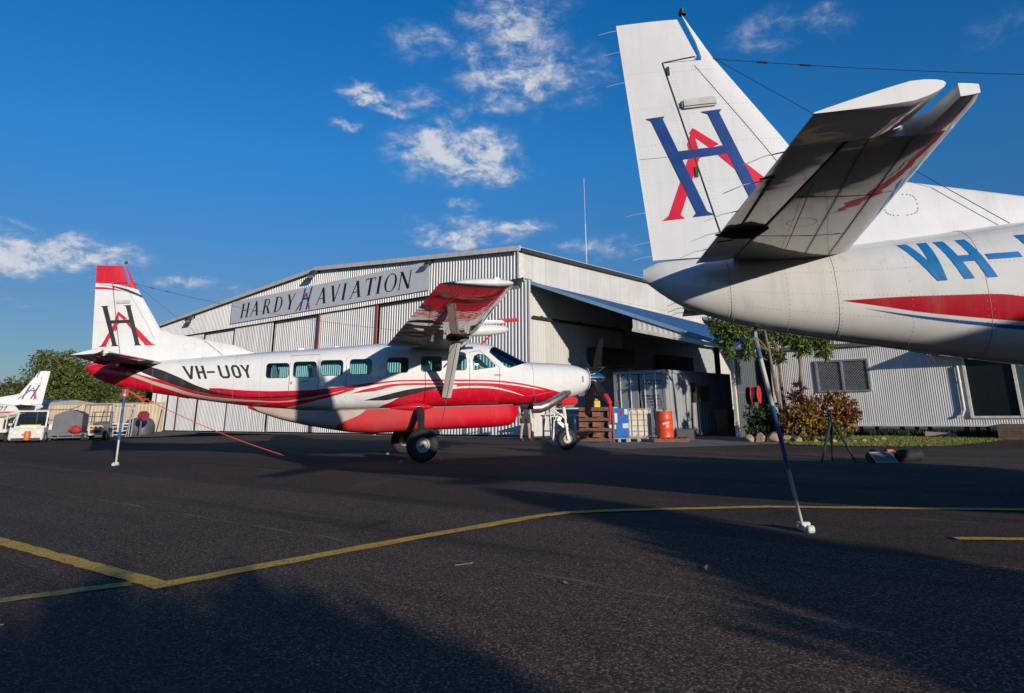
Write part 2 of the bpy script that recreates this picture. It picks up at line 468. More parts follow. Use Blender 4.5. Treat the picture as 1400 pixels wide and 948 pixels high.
fR = [(-7.5, 4.215), (-7.411, 4.213), (-7.227, 4.206), (-7.058, 4.194), (-6.868, 4.159), (-6.676, 4.113), (-6.4, 4.03)]
fin_bands_red = [(fR, None, RED, None, None),
                 ([(-7.356, 4.169), (-7.118, 4.139), (-6.908, 4.07), (-6.66, 3.979), (-6.3, 3.83)], [(-7.357, 4.176), (-7.052, 4.144), (-6.844, 4.102), (-6.668, 4.044), (-6.3, 3.87)], BLACK, -7.357, None),
                 ([(-7.5, 4.065), (-7.4, 4.065), (-7.209, 4.061), (-7.006, 4.042), (-6.817, 4.018)], [(-7.5, 4.12), (-7.403, 4.118), (-7.216, 4.114), (-7.01, 4.076), (-6.817, 4.02)], RED, None, -6.817)]
BLUE, REGBLUE, LOGOBLUE, LOGORED = (.012, .075, .25), (.008, .15, .40), (.008, .045, .20), (.55, .012, .04)
fus_bands_blue = [
    ([(-5.934, 1.95), (-5.664, 1.891), (-5.405, 1.832), (-5.072, 1.774), (-4.755, 1.725), (-3.9, 1.62), (-2.5, 1.55), (1, 1.5), (3.9, 1.45)],
     [(-5.934, 1.951), (-5.613, 1.952), (-5.244, 1.942), (-4.915, 1.929), (-4.736, 1.90), (-3.9, 1.80), (-2.5, 1.72), (1, 1.68), (3.9, 1.46)], (.36, .006, .018), -5.934, 3.9),
    ([(-5.774, 1.881), (-5.407, 1.787), (-5.073, 1.722), (-4.754, 1.668), (-3.9, 1.56), (-2.5, 1.48), (1, 1.43), (3.9, 1.40)],
     [(-5.774, 1.883), (-5.406, 1.806), (-5.073, 1.747), (-4.755, 1.697), (-3.9, 1.60), (-2.5, 1.52), (1, 1.47), (3.9, 1.41)], BLUE, -5.774, 3.9)]

L_fus_red = livery_mat('fuselage_paint_red', fus_bands_red)
L_pod_red = livery_mat('pod_paint_red', pod_bands_red, base=(.50, .46, .40), rough=.5, dirt=.12, fade=(-.2, 1.5, (.24, .085, .07), .38), coat=.15)
L_fin_red = livery_mat('fin_paint_red', fin_bands_red, dirt=.12)
L_fus_blue = livery_mat('fuselage_paint_blue', fus_bands_blue, base=(.62, .62, .615), dirt=.2)
L_white = livery_mat('aircraft_white', [], dirt=.12, gloss_wave=0.03)
L_wing = livery_mat('wing_white_gloss', [], base=(.60, .60, .60), rough=.16, dirt=.18, gloss_wave=0.09)
L_pod_white = livery_mat('pod_paint_white', [], base=(.55, .53, .48), rough=.35, dirt=.25)
L_under_shade = livery_mat('underside_shade_gloss', [], base=(.13, .125, .12), rough=.12, dirt=.12, gloss_wave=0.03)  # white paint darkened, so the shade under wings and tailplane is in the colour
def paint_under_shade(o):
    o.data.materials.append(L_under_shade)
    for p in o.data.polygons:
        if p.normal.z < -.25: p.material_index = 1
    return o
L_nose_fairing = livery_mat('nose_fairing_red', [], base=RED)
m_black = mat('decal_black', (.018, .02, .026), .5, coat=.15, spec=.25)
m_red_decal = mat('decal_red', RED, .5, coat=.15, spec=.25)
m_blue_decal = mat('decal_blue', LOGOBLUE, .5, coat=.15, spec=.25)
m_redlogo = mat('decal_logo_red', LOGORED, .5, coat=.15, spec=.25)
m_regblue = mat('decal_reg_blue', REGBLUE, .5, coat=.15, spec=.25)
m_tyre = mat('tyre_rubber', (.012, .012, .013), .75, bump=.2, bscale=60)
m_rim = mat('wheel_rim', (.36, .36, .35), .5, .2, dirt=(.08, .07, .06), dirt_amt=.5)
m_legdark = mat('gear_leg_dark', (.022, .021, .022), .5, .2)
m_gearwhite = mat('gear_white', (.6, .6, .58), .4, dirt=(.2, .17, .13), dirt_amt=.5)
m_chrome = mat('polished_metal', (.75, .76, .78), .08, 1.0, var=.03)
m_exh = mat('exhaust_steel', (.30, .26, .235), .42, .85, dirt=(.05, .045, .04), dirt_amt=.7)
m_prop = mat('propeller_black', (.012, .012, .013), .42)
m_propred = mat('red_cloth', (.55, .015, .03), .8)
m_seam = mat('panel_seam', (.22, .215, .21), .6)
m_rivet = mat('rivet_metal', (.17, .165, .16), .6)
m_seal = mat('window_seal', (.05, .05, .052), .6)
m_wick = mat('static_wick', (.35, .35, .36), .5)
m_wire = mat('antenna_wire', (.02, .02, .022), .5)
m_inner = mat('cabin_lining', (.45, .44, .42), .8)
m_seat = mat('seat_leather', (.10, .10, .11), .6)
m_boot = mat('black_rubber_boot', (.02, .02, .022), .5)
m_vent = mat('grey_vent', (.42, .42, .41), .5)
g_cabin = glass_mat('cabin_glass', (.74, .93, .92), .9)
g_wind = glass_mat('windscreen_glass', (.76, .94, .93), 1.3)
L_strut = livery_mat('strut_white', [], base=(.80, .80, .79), dirt=.08)
m_lens = mat('lamp_lens', (.9, .92, .95), .05, coat=1)

# ---- lifting surface helpers
def naca(xc, t):
    return 5 * t * (.2969 * math.sqrt(max(xc, 0)) - .1260 * xc - .3516 * xc**2 + .2843 * xc**3 - .1036 * xc**4)
def airfoil(t, camber=.0, n=12, a=0.0, b=1.0):
    """closed ring of (xc, zc) from b on top to a and back along the bottom"""
    xs = [a + (b - a) * (1 - math.cos(math.pi * i / n)) / 2 for i in range(n + 1)]
    cm = lambda x: camber * 4 * x * (1 - x)
    return [(x, cm(x) + naca(x, t)) for x in reversed(xs)] + [(x, cm(x) - naca(x, t)) for x in (xs[1:] if a == 0 else xs)]

# ---- fin geometry (x, z)
def _li(z, pts):
    zs = [p[1] for p in pts]; xs = [p[0] for p in pts]
    return float(np.interp(z, zs, xs))
FIN_LE = [(-5.50, 2.30), (-5.94, 3.12), (-6.13, 3.44), (-6.62, 4.22), (-6.86, 4.69)]
FIN_TE = [(-7.285, 2.30), (-7.46, 4.61), (-7.465, 4.69)]
FIN_HG = [(-6.66, 2.30), (-6.73, 2.62), (-7.07, 4.20)]
def fin_half(x, z):
    le, te = _li(z, FIN_LE), _li(z, FIN_TE)
    c = le - te; xc = min(1, max(0, (le - x) / c))
    return max(.003, c * naca(xc, float(np.interp(z, [2.3, 4.7], [.095, .075]))))
def slab(zs, front, back, n=10, half=fin_half):
    rows = []
    for z in zs:
        a, b_ = front(z), back(z)
        xs = [a + (b_ - a) * (1 - math.cos(math.pi * i / n)) / 2 for i in range(n + 1)]
        rows.append([(x, half(x, z), z) for x in xs] + [(x, -half(x, z), z) for x in reversed(xs)])
    mb = MB(); mb.grid(rows, closed=True, capends=True)
    return mb
def para(mb, quad, nx, nz, surf, side, off=.004):
    """quad (tl,tr,br,bl) in (x,z) laid on surface y=surf(x,z), side=+-1"""
    tl, tr, br, bl = [Vector(p) for p in quad]
    rows = []
    for i in range(nz + 1):
        a = tl.lerp(bl, i / nz); b_ = tr.lerp(br, i / nz)
        rows.append([(p.x, side * (surf(p.x, p.y) + off), p.y) for p in [a.lerp(b_, k / nx) for k in range(nx + 1)]])
    mb.grid(rows)
# ---- block registration letters: quads in (u, v) of a cell, v in 0..1, stroke width s
def glyph(ch, wd, s):
    h = 1.0
    if ch == 'V': return [((0, h), (s, h), (wd / 2 + s * .5, 0), (wd / 2 - s * .5, 0)), ((wd - s, h), (wd, h), (wd / 2 + s * .5, 0), (wd / 2 - s * .5, 0))]
    if ch == 'H': return [((0, h), (s, h), (s, 0), (0, 0)), ((wd - s, h), (wd, h), (wd, 0), (wd - s, 0)), ((s, .58), (wd - s, .58), (wd - s, .42), (s, .42))]
    if ch == '-': return [((0, .57), (wd, .57), (wd, .43), (0, .43))]
    c = s * .9
    if ch == 'U': return [((0, h), (s, h), (s, .2), (0, .2)), ((wd - s, h), (wd, h), (wd, .2), (wd - s, .2)), ((0, .2), (s, .2), (s + c * .6, .15), (c, 0)), ((wd - s, .2), (wd, .2), (wd - c, 0), (wd - s - c * .6, .15)), ((c, .16), (wd - c, .16), (wd - c, 0), (c, 0))]
    if ch == 'O': return [((0, .8), (s, .8), (s, .2), (0, .2)), ((wd - s, .8), (wd, .8), (wd, .2), (wd - s, .2)), ((0, .2), (s, .2), (s + c * .6, .15), (c, 0)), ((wd - s, .2), (wd, .2), (wd - c, 0), (wd - s - c * .6, .15)), ((c, .16), (wd - c, .16), (wd - c, 0), (c, 0)),
                          ((c, h), (s + c * .6, .85), (s, .8), (0, .8)), ((wd - s - c * .6, .85), (wd - c, h), (wd, .8), (wd - s, .8)), ((c, h), (wd - c, h), (wd - c, .84), (c, .84))]
    if ch == 'Y': return [((0, h), (s, h), (wd / 2 + s / 2, .45), (wd / 2 - s / 2, .45)), ((wd - s, h), (wd, h), (wd / 2 + s / 2, .45), (wd / 2 - s / 2, .45)), ((wd / 2 - s / 2, .45), (wd / 2 + s / 2, .45), (wd / 2 + s / 2, 0), (wd / 2 - s / 2, 0))]
    if ch == 'I': return [((0, h), (s, h), (s, 0), (0, 0))]
    if ch == '1': return [((wd - s, h), (wd, h), (wd, 0), (wd - s, 0)), ((0, .82), (wd - s, h), (wd - s, .84), (0, .7))]
def registration(parent, cells, z0, h, s, mt, lean=.39, sides=(-1, 1)):
    """cells: (char, x on the starboard side, width); reads tail to nose to starboard, nose to tail to port"""
    x0, x1 = cells[0][1], cells[-1][1] + cells[-1][2]
    for side in sides:
        for ch, xc, wd in cells:
            mb = MB()
            for q in glyph(ch, wd, s):
                pts = []
                for u, v in q:
                    x = xc + u if side < 0 else x0 + x1 - (xc + u)
                    pts.append((x - lean * h * v + (0 if side < 0 else 0), z0 + h * v))
                para(mb, pts, 1, 14, fus_y, side)
            o = mb.build('registration_dash' if ch == '-' else 'registration_letter', mt, parent, fix=False)
# ---- H and A emblem, starboard coordinates (x, z) measured on the fin
def emblem(parent, mh, ma):
    Hs = [[(-7.262, 3.672), (-7.096, 3.680), (-7.115, 3.650), (-7.215, 3.645)], [(-7.215, 3.646), (-7.112, 3.651), (-6.815, 2.785), (-6.905, 2.778)], [(-6.905, 2.779), (-6.815, 2.786), (-6.757, 2.752), (-6.938, 2.746)],
          [(-6.786, 3.690), (-6.604, 3.700), (-6.628, 3.668), (-6.725, 3.662)], [(-6.725, 3.663), (-6.628, 3.669), (-6.338, 2.795), (-6.432, 2.790)], [(-6.432, 2.791), (-6.338, 2.796), (-6.281, 2.767), (-6.455, 2.760)],
          [(-7.02, 3.341), (-6.61, 3.357), (-6.59, 3.285), (-6.985, 3.262)]]
    As = [[(-6.925, 3.40), (-6.866, 3.545), (-6.825, 3.262), (-6.905, 3.262)], [(-6.93, 3.262), (-6.835, 3.262), (-7.035, 2.77), (-7.135, 2.77)], [(-7.137, 2.771), (-7.034, 2.771), (-7.000, 2.740), (-7.190, 2.734)],
          [(-6.90, 3.50), (-6.866, 3.547), (-6.66, 3.375), (-6.735, 3.345)], [(-6.74, 3.345), (-6.64, 3.365), (-6.07, 2.795), (-6.235, 2.790)], [(-6.235, 2.791), (-6.07, 2.796), (-5.962, 2.768), (-6.235, 2.759)]]
    for side in (-1, 1):
        f = (lambda p: p) if side < 0 else (lambda p: (-6.65 * 2 - p[0] - .72 * (p[1] - 3.2), p[1]))
        for nm, polys, mt, off in (('logo_letter_a', As, ma, .004), ('logo_letter_h', Hs, mh, .007)):
            mb = MB()
            for q in polys:
                qq = [f(p) for p in q]
                para(mb, qq, 2, 5, fin_half, side, off)
            mb.build(nm, mt, parent, fix=False)
def make_caravan(name, label, loc, psi, pitch):
    R = thing(name, label, 'airplane')          # placed once its parts are cut and built
    # ---------------- fuselage, hollow, with window openings
    mb = MB()
    mb.grid([fus_ring(x) for x in FX], closed=True, capends=True)
    ix = [x for x in FX if -4.4 <= x <= 2.72]
    inner = MB(); inner.grid([fus_ring(x, .045) for x in ix], closed=True, capends=True)
    fus = mb.build('fuselage', [L_fus_red, m_inner], R)
    inn = inner.build('inner', [L_fus_red, m_inner])
    inn.data.polygons.foreach_set('material_index', [1] * len(inn.data.polygons))
    boolean(fus, inn, 'DIFFERENCE')
    cut = MB()
    def rrect(x0, x1, z0, z1, r=.07, n=4):
        out = []
        for cx0, cz0, a0 in ((x1 - r, z1 - r, 0), (x0 + r, z1 - r, 90), (x0 + r, z0 + r, 180), (x1 - r, z0 + r, 270)):
            for i in range(n + 1):
                a = math.radians(a0 + 90 * i / n); out.append((cx0 + r * math.cos(a), cz0 + r * math.sin(a)))
        return out
    WIN = [rrect(-3.5, -3.0, 1.95, 2.285), rrect(-2.9, -2.39, 1.955, 2.31), rrect(-2.29, -1.78, 1.98, 2.335), rrect(-1.62, -1.12, 1.995, 2.35), rrect(-.74, -.24, 2.02, 2.375), rrect(.07, .58, 2.04, 2.395),
           rrect(.86, 1.2, 2.06, 2.41), [(1.38, 2.06), (1.92, 2.125), (1.95, 2.16), (1.69, 2.41), (1.62, 2.44), (1.50, 2.45), (1.40, 2.40), (1.37, 2.30)]]
    for p in WIN: cut.prism(p, (0, -1.3, 0), (1, 0, 0), (0, 0, 1), (0, 2.6, 0))
    wind = MB(); wind.prism([(1.80, 2.50), (1.87, 2.615), (2.02, 2.667), (2.18, 2.69), (2.95, 2.31), (2.86, 2.225), (2.70, 2.205), (2.32, 2.10), (2.22, 2.13)], (0, -1.3, 0), (1, 0, 0), (0, 0, 1), (0, 2.6, 0))
    cut_o = cut.build('cut', m_inner); wind_o = wind.build('cutw', m_inner)
    # glass: a thin shell just inside the skin, cut out by the same outlines
    shell = MB(); shell.grid([fus_ring(x, .010) for x in FX if -4.6 <= x <= 3.3], closed=True, capends=True)
    sh_in = MB(); sh_in.grid([fus_ring(x, .016) for x in FX if -4.5 <= x <= 3.2], closed=True, capends=True)
    so = shell.build('shell', g_cabin); si = sh_in.build('shell_in', g_cabin)
    boolean(so, si, 'DIFFERENCE')
    so2 = so.copy(); so2.data = so.data.copy(); COL.objects.link(so2)
    boolean(so, cut_o, 'INTERSECT'); boolean(so2, wind_o, 'INTERSECT')
    boolean(fus, cut_o, 'DIFFERENCE'); boolean(fus, wind_o, 'DIFFERENCE')
    fus.data.materials.clear(); fus.data.materials.append(L_fus_red); fus.data.materials.append(m_inner)
    # split the panes
    bm = bmesh.new(); bm.from_mesh(so.data); seen = set(); isl = []
    bm.verts.ensure_lookup_table()
    for v in bm.verts:
        if v.index in seen: continue
        st = [v]; comp = []; seen.add(v.index)
        while st:
            a = st.pop(); comp.append(a)
            for e in a.link_edges:
                b_ = e.other_vert(a)
                if b_.index not in seen: seen.add(b_.index); st.append(b_)
        isl.append(comp)
    for comp in isl:
        ids = {v.index: i for i, v in enumerate(comp)}
        fs = {f for v in comp for f in v.link_faces}
        g = MB(); g.add([v.co[:] for v in comp], [[ids[v.index] for v in f.verts] for f in fs])
        if len(comp) > 6: g.build('cabin_window', g_cabin, R, smooth=40)
    bm.free()
    g = MB(); g.add([v.co[:] for v in so2.data.vertices], [tuple(p.vertices) for p in so2.data.polygons]); g.build('windscreen', g_wind, R, smooth=40)
    for o in (inn, cut_o, wind_o, so, si, so2): bpy.data.objects.remove(o)
    fus.data.polygons.foreach_set('use_smooth', [True] * len(fus.data.polygons))
    fus.data.set_sharp_from_angle(angle=math.radians(32))
    mb = MB(); mb.tube([(2.86, 0, 2.285), (2.5, 0, 2.475), (2.15, 0, 2.655)], .018, 6); mb.build('windscreen_post', L_white, R)
    mb = MB(); mb.box((2.25, 0, 1.88), (.62, 1.2, .30)); mb.build('instrument_panel', m_seat, R, bevel=.05)
    # seats seen through the windows
    for x in (1.15, .25, -.65, -1.45, -2.3, -3.1):
        for y in (-.38, .38):
            mb = MB(); mb.box((x, y, 1.62), (.45, .42, .12)); mb.box((x - .2, y, 1.92), (.10, .42, .62), Matrix.Rotation(-.12, 3, 'Y')); mb.box((x - .25, y, 2.27), (.08, .24, .14))
            mb.build('cabin_seat', m_seat, R, bevel=.02)
    for p in WIN:                                            # dark rubber seal round each pane
        for s_ in (-1, 1):
            mb = MB(); mb.tube([(x, s_ * (fus_y(x, z) + .002), z) for x, z in p + [p[0], p[1]]], .007, 5); mb.build('window_seal', m_seal, R)
    # doors, seams, handles
    def side_line(pts, nm='door_seam', r=.0055, mt=m_seal):
        out = []
        for (a, b_) in zip(pts[:-1], pts[1:]):
            for i in range(7): out.append((a[0] + (b_[0] - a[0]) * i / 6, a[1] + (b_[1] - a[1]) * i / 6))
        for s_ in (-1, 1):
            mb = MB(); mb.tube([(x, s_ * (fus_y(x, z) + .0005), z) for x, z in out], r, 5); mb.build(nm, mt, R)
    side_line([(1.28, 1.25), (1.28, 2.5), (1.55, 2.54), (2.05, 2.12), (2.05, 1.25), (1.28, 1.25)])
    side_line([(-2.98, 1.30), (-2.98, 2.46), (-2.33, 2.48), (-2.33, 1.26), (-2.98, 1.30)])
    side_line([(-1.70, 1.24), (-1.70, 2.60)])
    for s_ in (-1, 1):
        mb = MB(); mb.box((-2.62, s_ * (fus_y(-2.62, 1.86) + .006), 1.86), (.17, .02, .025)); mb.build('door_handle', m_seam, R); mb = MB(); mb.box((-2.93, s_ * (fus_y(-2.93, 1.83) + .006), 1.83), (.05, .02, .05)); mb.build('door_latch', m_seam, R)
        mb = MB(); mb.box((2.0, s_ * (fus_y(2.0, 1.93) + .006), 1.93), (.18, .02, .03)); mb.build('door_handle', m_seam, R)
    def ring_seam(x, nm, r=.0022):
        mb = MB(); rg = fus_ring(x, -.0005); mb.tube(rg + [rg[0]], r, 5, caps=False); mb.build(nm, m_seam, R)
    ring_seam(2.98, 'cowl_seam', .005); ring_seam(4.58, 'cowl_seam', .004); ring_seam(-5.95, 'fuselage_seam'); ring_seam(-4.2, 'fuselage_seam'); ring_seam(-6.72, 'fuselage_seam')
    for x_ in (.72, -.92, -3.62, -4.95): ring_seam(x_, 'fuselage_seam', .0018)
    mb = MB()
    for x in (-6.70, -6.74, -5.93, -5.97, -4.18, -4.22, -4.93, -4.97, -5.45, -6.3, -3.62):
        rg = fus_ring(x, -.001, 60)
        for p in rg: mb.add([(p[0], p[1], p[2] + .0035), (p[0] + .0035, p[1], p[2]), (p[0], p[1], p[2] - .0035), (p[0] - .0035, p[1], p[2])], [(0, 1, 2, 3)])
    for zf in (.34, .80, -.15, -.55):
        for i in range(110):
            x = -6.6 + i * .03; zt, zb, wd, n_ = fst(x); z = (zt + zb) / 2 + zf * (zt - zb) / 2
            for s_ in (-1, 1):
                y = s_ * (fus_y(x, z) + .001); mb.add([(x, y, z + .003), (x + .003, y, z), (x, y, z - .003), (x - .003, y, z)], [(0, 1, 2, 3)])
    tag(mb.build('rivets', m_rivet, R, fix=False), kind='stuff')
    # cowl details
    for s_ in (-1, 1):
        mb = MB(); mb.box((4.42, s_ * (fus_y(4.42, 1.80) + .004), 1.80), (.05, .02, .16)); mb.build('cowl_latch', m_seam, R, bevel=.005)
    mb = MB(); mb.lathe([(.0, .02), (.19, .03), (.30, .0), (.31, -.02)], (4.70, 0, 1.82), (1, 0, 0), 28); mb.build('cowl_front', L_white, R, smooth=40)
    mb = MB()
    mb.box((4.45, 0, 1.42), (.22, .40, .10)); mb.build('oil_cooler_inlet', m_boot, R, bevel=.03)
    mb = MB(); mb.box((4.08, 0, 1.24), (.50, .46, .22), taper=1.1); mb.build('nose_gear_fairing', L_nose_fairing, R, bevel=.05)
    # exhaust stack on the starboard side
    mb = MB(); ex = [(4.02, -.46, 1.47), (3.85, -.56, 1.42), (3.55, -.66, 1.27), (3.3, -.71, 1.16), (3.12, -.72, 1.10), (2.92, -.71, 1.10)]
    mb.tube(ex, [.06, .10, .118, .125, .13, .13], 16); mb.build('exhaust_pipe', m_exh, R, smooth=50)
    mb = MB(); mb.tube([(3.0, -.66, 1.22), (3.0, -.66, 1.4)], .018, 6); mb.tube([(2.70, -.45, 1.14), (3.3, -.55, 1.14)], .07, 8); mb.build('exhaust_bracket', m_legdark, R)
    # ---------------- cargo pod
    PS = [(2.66, 1.14, .96, .30), (2.60, 1.17, .80, .58), (2.40, 1.175, .69, .68), (2.0, 1.18, .66, .72), (.5, 1.18, .65, .74), (-1.0, 1.18, .62, .74), (-1.5, 1.18, .66, .73), (-2.0, 1.18, .75, .71), (-2.55, 1.20, .86, .66), (-3.1, 1.26, 1.00, .56), (-3.5, 1.30, 1.14, .40), (-3.88, 1.34, 1.29, .18)]
    rows = []
    for i in range(48):
        x = 2.66 - (2.66 + 3.88) * i / 47
        xs = [p[0] for p in PS][::-1]
        zt, zb, wd = [float(np.interp(x, xs, [p[k] for p in PS][::-1])) for k in (1, 2, 3)]
        r = []
        for k in range(25):
            a = math.pi * k / 24; c = math.cos(a); s_ = math.sin(a)
            r.append((x, wd * math.copysign(abs(c) ** .42, c), zt - (zt - zb) * abs(s_) ** .42))
        rows.append(r)
    mb = MB(); mb.grid(rows); mb.add(rows[0], [tuple(range(25))]); mb.add(rows[-1], [tuple(range(25))])
    mb.build('cargo_pod', L_pod_red, R, smooth=45)
    mb = MB(); mb.tube([(x, s_ * .745, 1.19) for s_ in (-1,) for x in np.linspace(2.4, -2.2, 8)], .012, 6); mb.tube([(x, .745, 1.19) for x in np.linspace(2.4, -2.2, 8)], .012, 6); mb.build('pod_seam', m_seam, R)
    mb = MB(); mb.lathe([(0, .0), (.03, .0), (.03, -.05), (.0, -.06)], (-.95, -.2, .63), (0, 0, 1), 8); mb.build('drain_mast', m_gearwhite, R)
    mb = MB(); mb.box((-5.28, 0, 1.60), (.26, .10, .08), Matrix.Rotation(.2, 3, 'Y')); mb.build('belly_antenna', m_gearwhite, R, bevel=.025)
    # ---------------- wings
    def wing_at(y, name_=None):
        t = (y - .7) / (7.8 - .7)
        le = 1.22 + (0.58 - 1.22) * t; te = -.78 + (-.62 + .78) * t
        return le, te, 2.685 + .0437 * (y - .7), .17 - .05 * t
    def wing_rows(ys, s_, a, b_, n=12, dz=0.0):
        rows = []
        for y in ys:
            le, te, z, th = wing_at(y); c = le - te
            rows.append([(le - xc * c, s_ * y, z + zc * c - .02 * c * (xc - .3)) for xc, zc in airfoil(th, .022, n, a, b_)])
        return rows
    for s_ in (-1, 1):
        ys = [.55, .9, 1.6, 2.4, 3.3, 4.3, 5.3, 6.3, 7.2, 7.72]
        mb = MB(); mb.grid(wing_rows(ys, s_, 0, .70), closed=True, capends=True)
        wing = paint_under_shade(mb.build('wing', L_wing, R, smooth=40))
        mb = MB(); mb.grid(wing_rows([.86, 1.8, 3.0, 4.5], s_, .707, 1, 6), closed=True, capends=True); paint_under_shade(mb.build('flap', L_wing, wing, smooth=40))
        mb = MB(); mb.grid(wing_rows([4.53, 5.5, 6.6, 7.70], s_, .707, 1, 6), closed=True, capends=True); paint_under_shade(mb.build('aileron', L_wing, wing, smooth=40))
        # tip
        rows = []
        for k, (y, q) in enumerate(((7.725, 1), (7.80, .985), (7.86, .90), (7.90, .7), (7.92, .4), (7.925, .05))):
            le, te, z, th = wing_at(y); c = le - te; sh = 1 - (1 - q) * .12
            rows.append([(le - (1 - sh) * c * .3 - xc * c * sh, s_ * y, z + zc * c * q - .02 * c * (xc - .3)) for xc, zc in airfoil(th, .022, 12)])
        mb = MB(); mb.grid(rows, closed=True, capends=True); tip = mb.build('wing_tip', L_white, wing, smooth=60)
        le, te, z, th = wing_at(7.86)
        mb = MB(); mb.lathe([(.0, .03), (.045, .02), (.07, .0)], (le - .28, s_ * 7.89, z + .03), (.15, s_, 0), 12); mb.build('position_light', m_lens, wing, smooth=60)
        # flap track fairings
        for y in (1.5, 2.9, 4.2):
            le, te, z, th = wing_at(y); c = le - te
            mb = MB(); mb.tube([(te + .75, s_ * y, z - .10), (te + .5, s_ * y, z - .12), (te + .2, s_ * y, z - .09), (te - .02, s_ * y, z - .04)], [.012, .035, .03, .01], 8); mb.build('flap_track', L_wing, wing, smooth=50)
        # seams on the underside and fuel bay rivets
        mb = MB()
        for xc in (.12, .28, .45, .66):
            pts = []
            for y in np.linspace(.9, 7.7, 14):
                le, te, z, th = wing_at(y); c = le - te; pts.append((le - xc * c, s_ * y, z + c * (.022 * 4 * xc * (1 - xc) - naca(xc, th)) - .02 * c * (xc - .3)))
            mb.tube(pts, .003, 4)
        mb.build('wing_seam', m_seam, wing)
        # strut with its upper and lower fairing
        a, b_ = Vector((.73, s_ * .80, 1.42)), Vector((.62, s_ * 2.72, 2.66))
        rows = []
        d = (b_ - a).normalized(); nrm = Vector((1, 0, 0)).cross(d).normalized()
        for q in np.linspace(0, 1, 5):
            p = a.lerp(b_, q); c = .235
            rows.append([p + Vector((1, 0, 0)) * (c * (.4 - xc)) + nrm * (zc * c) for xc, zc in airfoil(.26, 0, 8)])
        mb = MB(); mb.grid([[tuple(v) for v in r] for r in rows], closed=True, capends=True); mb.build('wing_strut', L_strut, R, smooth=50)
        mb = MB(); mb.box((.62, s_ * 2.72, 2.66), (.50, .22, .14)); mb.build('strut_fairing', m_boot if s_ < 0 else L_white, R, bevel=.04)
    # pitot with its red cover on the port wing
    le, te, z, th = wing_at(5.6)
    mb = MB(); mb.tube([(le - .1, 5.6, z - .1), (le + .25, 5.6, z - .12)], .02, 8); mb.build('pitot_tube', m_gearwhite, R)
    # radar pod and probe on the starboard leading edge
    mb = MB(); mb.tube([(1.05 + .68 * math.cos(a), -3.0, 2.80 + .03 * math.cos(a)) for a in np.linspace(math.pi, 0, 13)], [.004 + .125 * math.sin(a) ** .7 for a in np.linspace(math.pi, 0, 13)], 16); mb.build('radar_pod', L_white, R, smooth=60)
    mb = MB(); mb.box((1.22, -3.05, 2.985), (.82, .16, .075), taper=.9); mb.build('probe_fairing', L_white, R, bevel=.02)
    # roof antennas
    for x, h_ in ((.9, .07), (-1.9, .05), (-2.75, .07)):
        mb = MB(); zt = fst(x)[0]; mb.prism([(-.10, 0), (.10, 0), (.02, h_), (-.06, h_)], (x, -.008, zt - .01), (1, 0, 0), (0, 0, 1), (0, .016, 0)); mb.build('roof_antenna', L_white, R)
    # ---------------- fin, rudder, dorsal
    zs = np.linspace(2.30, 4.195, 14)
    fin = slab(zs, lambda z: _li(z, FIN_LE), lambda z: _li(z, FIN_HG) + .004).build('fin', L_fin_red, R, smooth=45)
    slab([4.185, 4.23, 4.4, 4.55, 4.66, 4.69], lambda z: _li(z, FIN_LE), lambda z: float(np.interp(z, [4.185, 4.26, 4.69], [-6.735, -6.715, -6.862])), 5).build('fin_tip', L_fin_red, fin, smooth=45)
    rud = slab(np.linspace(2.40, 4.20, 13), lambda z: _li(z, FIN_HG) - .010, lambda z: _li(z, FIN_TE)).build('rudder', L_fin_red, fin, smooth=45)
    slab([4.2, 4.24, 4.26, 4.45, 4.60, 4.63], lambda z: float(np.interp(z, [4.2, 4.202, 4.24, 4.63], [-6.80, -6.78, -6.765, -6.905])), lambda z: _li(z, FIN_TE), 8).build('rudder_horn', L_fin_red, fin, smooth=45)
    mb = MB()
    for s_ in (-1, 1):
        mb.tube([(_li(z, FIN_HG) - .003, s_ * (fin_half(_li(z, FIN_HG), z) + .001), z) for z in np.linspace(2.42, 4.2, 9)], .007, 5)
        mb.tube([(x, s_ * (fin_half(x, 4.2) + .001), 4.2 + (x + 7.07) * .12) for x in np.linspace(-7.07, -6.78, 6)], .006, 5)
        mb.tube([(x, s_ * (fin_half(x, 3.3) + .0005), 3.3) for x in np.linspace(-7.34, -6.9, 5)], .002, 4)
        mb.tube([(_li(z, FIN_LE) - .22, s_ * (fin_half(_li(z, FIN_LE) - .22, z) + .0005), z) for z in np.linspace(2.9, 4.15, 7)], .003, 4)
    mb.build('hinge_gap', m_boot, fin)
    mb = MB()
    def rv(x, z, s_, q=.0032):
        y = s_ * (fin_half(x, z) + .0015); mb.add([(x, y, z + q), (x + q, y, z), (x, y, z - q), (x - q, y, z)], [(0, 1, 2, 3)])
    for s_ in (-1, 1):
        for z in np.arange(2.7, 4.15, .032):
            for d_ in (.035, .20, .24): rv(_li(z, FIN_LE) - d_, z, s_)
            for d_ in (.03, .055): rv(_li(z, FIN_HG) + d_, z, s_)
            rv(_li(z, FIN_HG) - .05, z, s_); rv(_li(z, FIN_TE) + .035, z, s_)
        for zr in (2.75, 3.05, 3.4, 3.75, 4.1):
            for k in range(22): rv(_li(zr, FIN_HG) + .06 + (_li(zr, FIN_LE) - .06 - _li(zr, FIN_HG) - .06) * k / 21, zr, s_)
            for k in range(12): rv(_li(zr, FIN_TE) + .04 + (_li(zr, FIN_HG) - .06 - _li(zr, FIN_TE) - .04) * k / 11, zr + .02, s_)
    tag(mb.build('rivets', m_rivet, fin, fix=False), kind='stuff')
